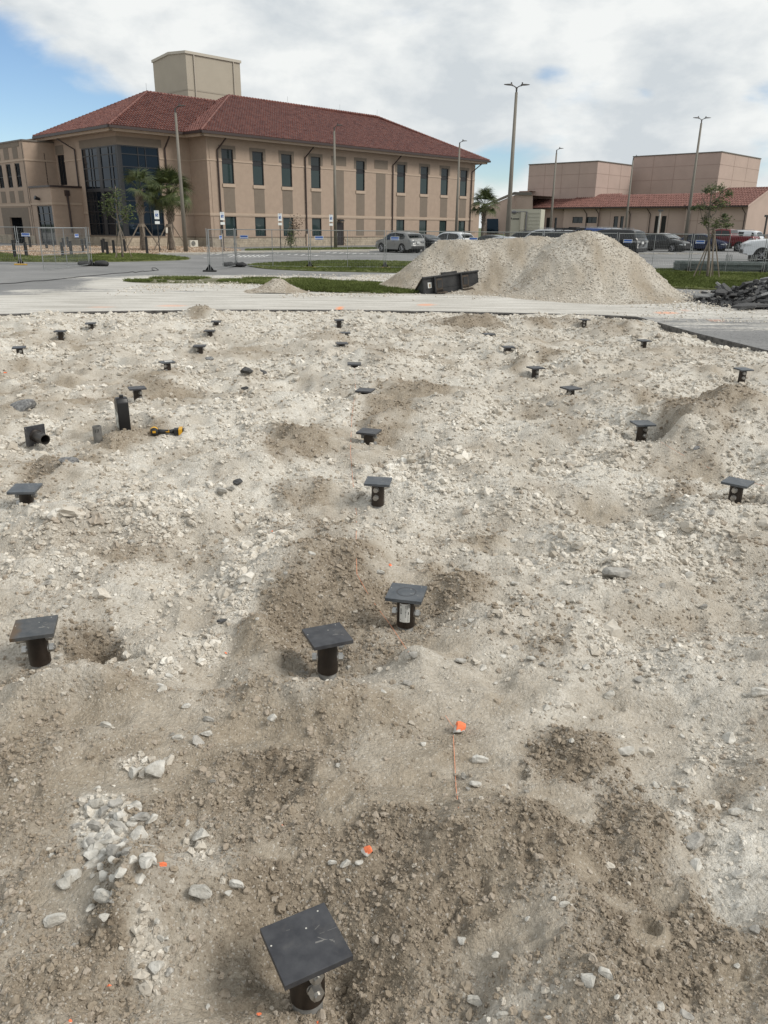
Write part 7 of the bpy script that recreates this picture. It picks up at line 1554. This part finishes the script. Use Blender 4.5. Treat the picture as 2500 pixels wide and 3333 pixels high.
def car(kind, pm, base, heading, label, scale=1.0, rack=False, plate=True):
    S_ = SPEC[kind]; L, W, sill, r = S_['L'], S_['W'], S_['sill'], S_['r']; tx, tz = zip(*S_['top']); bx_, bz = zip(*S_['belt'])
    T = lambda x: float(np.interp(x, tx, tz)); Bt = lambda x: float(np.interp(x, bx_, bz)); Hh = max(tz)
    def hw(x, z):
        u = abs(x)/(L/2); w = W/2*(1-.16*max(0, u-.62)**1.6/.38**1.6*.9)
        b = Bt(x); w *= 1-.02*max(0, (.65-z)/.4)
        if z > b: w *= 1-.17*(z-b)/max(.2, Hh-b)
        return w
    def zmin(x):
        for xw in S_['wb']:
            d = abs(x-xw)
            if d < r+.06: return max(sill, r-.02+math.sqrt((r+.06)**2-d*d))
        if abs(x) > L/2-.25: return sill+.08
        return sill
    o = empty('parked_car', (base.x, base.y, 0), heading, label, 'car', 'cars in the car park'); o.scale = (scale,)*3
    xs_ = sorted(set([round(-L/2+L*i/90, 4) for i in range(91)] + [round(q, 4) for q in tx])); xs_ = [x for x in xs_ if -L/2 <= x <= L/2]; ns = 9; nt_ = 4; vs = []; ring_n = 2*ns+nt_-1
    for x in xs_:
        z0, z1 = zmin(x), T(x); z1 = max(z1, z0+.02); ring = []
        for j in range(ns):
            z = z0+(z1-z0)*(j/(ns-1))**.9; ring.append((x, hw(x, z), z))
        yt = ring[-1][1]
        top = [(x, yt*(1-2*k/(nt_)), z1+.035*(1-(1-2*k/nt_)**2)) for k in range(1, nt_)]
        ring = ring + top + [(a, -b, c) for a, b, c in reversed(ring)]
        vs += ring
    rn = len(ring); fs = [(i*rn+j, (i+1)*rn+j, (i+1)*rn+j+1, i*rn+j+1) for i in range(len(xs_)-1) for j in range(rn-1)]; fs += [tuple(range(rn)), tuple((len(xs_)-1)*rn+k for k in range(rn-1, -1, -1))]
    mb = MB(); mb.add(vs, fs); b_ = mb.build('body', pm, o, smooth=True)
    mb = MB(); mb.box((0, 0, sill+.22), (L-.5, W-.30, .42)); 
    for xw in S_['wb']: mb.box((xw, 0, r+.05), (2*r+.1, W-.32, 2*r))
    mb.build('chassis', M_BLKP, o)
    for sg in (1, -1):
        for prof in (S_['side'], S_['side2']):
            mb = MB(); q = []
            for (x, za, zb) in prof:
                for t in (0, .33, .66, 1): z = za+(zb-za)*t; q.append((x, sg*(hw(x, z)+.006), z))
            n = len(prof); f = [(i*4+j, i*4+4+j, i*4+5+j, i*4+1+j) for i in range(n-1) for j in range(3)]
            if sg > 0: f = [tuple(reversed(g)) for g in f]
            mb.add(q, f); mb.build('side_window', M_CARGL, o)
        mb = MB(); x = S_['side2'][-1][0]-.12; z = Bt(x)+.08; mb.box((x, sg*(hw(x, z)+.09), z), (.12, .18, .13)); mb.build('mirror', pm, o, bevel=.02)
        for x in (S_['side'][1][0]+.15, S_['side2'][0][0]+.2): mb = MB(); z = Bt(x)-.10; mb.box((x, sg*(hw(x, z)+.012), z), (.18, .03, .025)); mb.build('door_handle', pm if kind != 'sedan' else M_RIM, o)
        for x in (S_['side'][0][0]+.1, S_['side2'][0][0]-.03, S_['side2'][-1][0]+.02):
            mb = MB(); zz = [sill+.1, .6, Bt(x)-.02]; mb.add([(x-.006, sg*(hw(x, z)+.002), z) for z in zz]+[(x+.006, sg*(hw(x, z)+.002), z) for z in zz], [(0, 1, 4, 3), (1, 2, 5, 4), (3, 4, 1, 0), (4, 5, 2, 1)]); mb.build('door_gap', M_BLKP, o)
    for (xa, xb), nm in ((S_['rear'], 'rear_window'), (S_['front'], 'windscreen')):
        mb = MB(); q = []; n = 5
        for i in range(n+1):
            x = xa+(xb-xa)*i/n; z = T(x)
            for k in range(7):
                y = (1-2*k/6)*(hw(x, z)-.07); q.append((x + (.012 if xb > 0 else -.012), y, z+.012+.035*(1-(1-2*k/6)**2)))
        mb.add(q, [(i*7+k, i*7+7+k, i*7+8+k, i*7+1+k) for i in range(n) for k in range(6)]); mb.build(nm, M_CARGL, o)
    for xw in S_['wb']:
        for sg in (1, -1):
            y0 = sg*(W/2-.20); y1 = sg*(W/2-.01); mb = MB(); mb.sm = True; n = 22
            prof = [(y0, r*.9), (y0, r*.97), (y0+sg*.02, r), (y1-sg*.02, r), (y1, r*.97), (y1, r*.68)]
            q = [(xw+math.cos(2*math.pi*k/n)*rr_w, y, r+math.sin(2*math.pi*k/n)*rr_w) for k in range(n) for y, rr_w in prof]
            mb.add(q, [(k*6+j, k*6+j+1, ((k+1) % n)*6+j+1, ((k+1) % n)*6+j) for k in range(n) for j in range(5)]); wh = mb.build('wheel', M_TYRE, o)
            mb = MB()
            for k in range(10):
                a = math.pi*2*k/10+.2*(k % 2); d = Vector((math.cos(a), 0, math.sin(a))); p = Vector((xw, y1-sg*.02, r)); mb.tube([p+d*.04, p+d*r*.66], [.028, .018], 4)
            mb.tube([(xw+math.cos(t)*r*.67, y1-sg*.012, r+math.sin(t)*r*.67) for t in [2*math.pi*i/20 for i in range(21)]], .014, 4); mb.tube([(xw, y1-sg*.04, r), (xw, y1-sg*.005, r)], .05, 8)
            mb.build('rim', M_RIM, wh); mb = MB(); mb.tube([(xw, y1-sg*.10, r), (xw, y1-sg*.07, r)], r*.66, 16); mb.build('brake', M_BLKP, wh)
    xr = -L/2; xf = L/2; zl = S_['belt'][0][1]
    for sg in (1, -1):
        w = hw(xr, zl); mb = MB(); h = .13 if kind != 'pickup' else .32; zz = zl-.14-(.12 if kind == 'pickup' else 0)
        q = []; pts = [(xr-.015, w*.45 if kind != 'pickup' else w*.86), (xr-.02, w*.8), (xr-.01, w*.98), (xr+.14, hw(xr+.14, zl)+.012), (xr+.34, hw(xr+.34, zl)+.008)]
        for i, (x, y) in enumerate(pts): t = 1 if i < 4 else .35; q += [(x, sg*y, zz-h/2*t), (x, sg*y, zz+h/2*t)]
        f = [(2*i, 2*i+1, 2*i+3, 2*i+2) for i in range(4)]; mb.add(q, f + [tuple(reversed(g)) for g in f]); mb.build('tail_light', M_TAIL, o)
        zz = T(xf-.35)-.22; q = []; pts = [(xf-.02, hw(xf, zz)*.55), (xf-.0, hw(xf, zz)*.9), (xf-.12, hw(xf-.12, zz)+.012), (xf-.42, hw(xf-.42, zz)+.01)]
        for i, (x, y) in enumerate(pts): t = (.7, 1, 1, .3)[i]; q += [(x+.02, sg*y, zz-.07*t), (x+.0, sg*y, zz+.07*t)]
        f = [(2*i, 2*i+1, 2*i+3, 2*i+2) for i in range(3)]; mb.add(q, f + [tuple(reversed(g)) for g in f]); mb.build('headlight', M_HLMP, o)
    for x, nm in ((xr, 'rear_bumper'), (xf, 'front_bumper')):
        sg = -1 if x < 0 else 1; mb = MB(); mb.box((x-sg*.10, 0, sill+.17), (.24, W*.80, .24)); mb.build(nm, M_BLKP if kind != 'pickup' else M_RIM, o, bevel=.03)
    mb = MB(); mb.box((xf-.0, 0, .62), (.06, W*.45, .2)); mb.build('grille', M_BLKP, o)
    if plate: mb = MB(); mb.box((xr-.02, 0, zl-.22), (.02, .32, .16)); mb.build('number_plate', M_PLT, o)
    if kind == 'pickup':
        mb = MB(); mb.box((-1.95, 0, 1.325), (1.75, W-.42, .02)); mb.build('bed', M_BLKP, o)
    if kind == 'suv': mb = MB(); mb.box((xr+.22, 0, Hh-.06), (.34, W*.62, .03)); mb.build('spoiler', M_BLKP, o)
    if kind in ('suv', 'bigsuv', 'van'):
        mb = MB()
        for sg in (1, -1): mb.tube([(-1.5, sg*.62, Hh+.02), (-1.4, sg*.62, Hh+.08), (.2, sg*.62, Hh+.08), (.3, sg*.62, Hh+.02)], .018, 5)
        mb.build('roof_rail', M_BLKP if kind != 'bigsuv' else M_RIM, o)
    if rack:
        mb = MB()
        for x in (-1.6, -.8, 0): mb.box((x, 0, Hh+.16), (.05, 1.3, .05))
        for sg in (1, -1): mb.box((-.8, sg*.62, Hh+.2), (1.9, .05, .05)); mb.box((-.8, sg*.62, Hh+.12), (1.9, .03, .03))
        for x in (-1.55, 0.05):
            for sg in (1, -1): mb.box((x, sg*.55, Hh+.08), (.05, .05, .2))
        mb.box((-1.2, .1, Hh+.22), (.6, .5, .12)); mb.build('roof_rack', M_BLKP, o)
    return o
HB, HF = ANG+math.pi/2, ANG-math.pi/2
ad = Vector((math.cos(ANG), math.sin(ANG), 0)); bd = Vector((math.cos(HB), math.sin(HB), 0))
P_SIL = paint('silver_grey_paint', (.23, .23, .225)); P_DRK = paint('charcoal_paint', (.022, .024, .027)); P_WHT = paint('white_paint', (.62, .64, .66), 0); P_BLK = paint('black_paint', (.008, .008, .009), 0); P_BLU = paint('navy_paint', (.010, .018, .055)); P_RED = paint('dark_red_paint', (.13, .008, .012)); P_GRY = paint('dark_grey_paint', (.045, .045, .045)); P_LBL = paint('blue_paint', (.02, .06, .20)); P_SL2 = paint('bright_silver_paint', (.42, .43, .44))
def by_rear_left(px, py, L, W, hd=HB, Y=None):
    p = at(px, py, 0) if Y is None else atY(px, py, Y); h = Vector((math.cos(hd), math.sin(hd), 0)); rgt = Vector((h.y, -h.x, 0)); c = p+h*L/2+rgt*W/2; c.z = 0; return c
fl, rl_ = at(1238, 820, 0), at(1313, 824, 0); hd1 = math.atan2(fl.y-rl_.y, fl.x-rl_.x); hd1 = R(130)
c1 = (fl+rl_)/2; h1 = Vector((math.cos(hd1), math.sin(hd1), 0)); c1 = c1 + Vector((h1.y, -h1.x, 0))*.9
car('suv', P_SIL, c1, hd1, 'silver grey crossover parked in the open left of the gravel heap')
car('sedan', P_DRK, c1+ad*2.9+bd*.3, HB, 'dark sedan half hidden between the silver crossover and the gravel heap')
car('suv', P_WHT, c1+ad*6.0-bd*.6, HB, 'white estate crossover with roof rails behind the left shoulder of the heap')
p4 = atY(1600, 775, 64); car('sedan', P_DRK, Vector((p4.x, p4.y, 0)), HB, 'dark sedan whose roof shows below the distant palm', 1.03)
p4 = atY(1640, 775, 58); car('sedan', P_SL2, Vector((p4.x, p4.y, 0)), HB, 'silver sedan roof peeking over the heap left of the tallest lamp post')
p4 = atY(1712, 775, 72); car('suv', P_DRK, Vector((p4.x, p4.y, 0)), HB, 'dark car roof seen over the heap right of the tallest lamp post', 1.08)
p4 = atY(1775, 775, 66); car('bigsuv', P_SL2, Vector((p4.x, p4.y, 0)), HB, 'grey large SUV behind the dip in the heap crest', 1.10)
p4 = atY(1822, 775, 63); car('van', P_BLK, Vector((p4.x, p4.y, 0)), HB, 'black off roader with a loaded roof rack behind the heap', 1.04, rack=True)
p4 = atY(1905, 775, 76); car('bigsuv', P_LBL, Vector((p4.x, p4.y, 0)), HB, 'blue SUV roof showing over the right heap crest', 1.16)
p4 = atY(1940, 775, 79); car('bigsuv', P_SL2, Vector((p4.x, p4.y, 0)), HB, 'silver roofed SUV just behind the black SUV', 1.17)
car('bigsuv', P_BLK, by_rear_left(2062, 838, 5.6, 2.1), HB, 'black SUV with red tail lamps beside the right foot of the heap', 1.13)
def by_front_right(px, py, wbx, W, hd=HF):
    p = at(px, py, 0); h = Vector((math.cos(hd), math.sin(hd), 0)); lft = Vector((-h.y, h.x, 0)); return p - h*wbx + lft*W/2
car('sedan', P_GRY, by_front_right(2183, 820, 1.42, 1.7), HF, 'dark grey sedan facing right, left of the double headed lamp post', 1.13, plate=False)
car('sedan', P_SL2, by_front_right(2183, 820, 1.42, 1.7)+ad*7.0+bd*2.9, HF, 'silver sedan windscreen glinting behind the dark grey sedan', 1.13, plate=False)
car('sedan', P_BLU, by_front_right(2318, 818, 1.42, 1.7), HF, 'navy blue sedan behind the young tree and its poles', 1.13, plate=False)
car('pickup', P_RED, by_rear_left(2432, 820, 5.8, 2.0), HB, 'dark red pickup truck with its tailgate toward the right', 1.12)
car('bigsuv', P_WHT, by_rear_left(2450, 812, 5.1, 1.95)+ad*.4, HB, 'white van with a red tail lamp right of the red pickup', 1.12)
p15 = at(2428, 853, 0); hh15 = Vector((math.cos(R(165)), math.sin(R(165)), 0)); car('pickup', P_WHT, p15 - hh15*3.0 + Vector((hh15.y, -hh15.x, 0))*1.1, R(165), 'white pickup front wing and headlight cut by the right frame edge', 1.12)
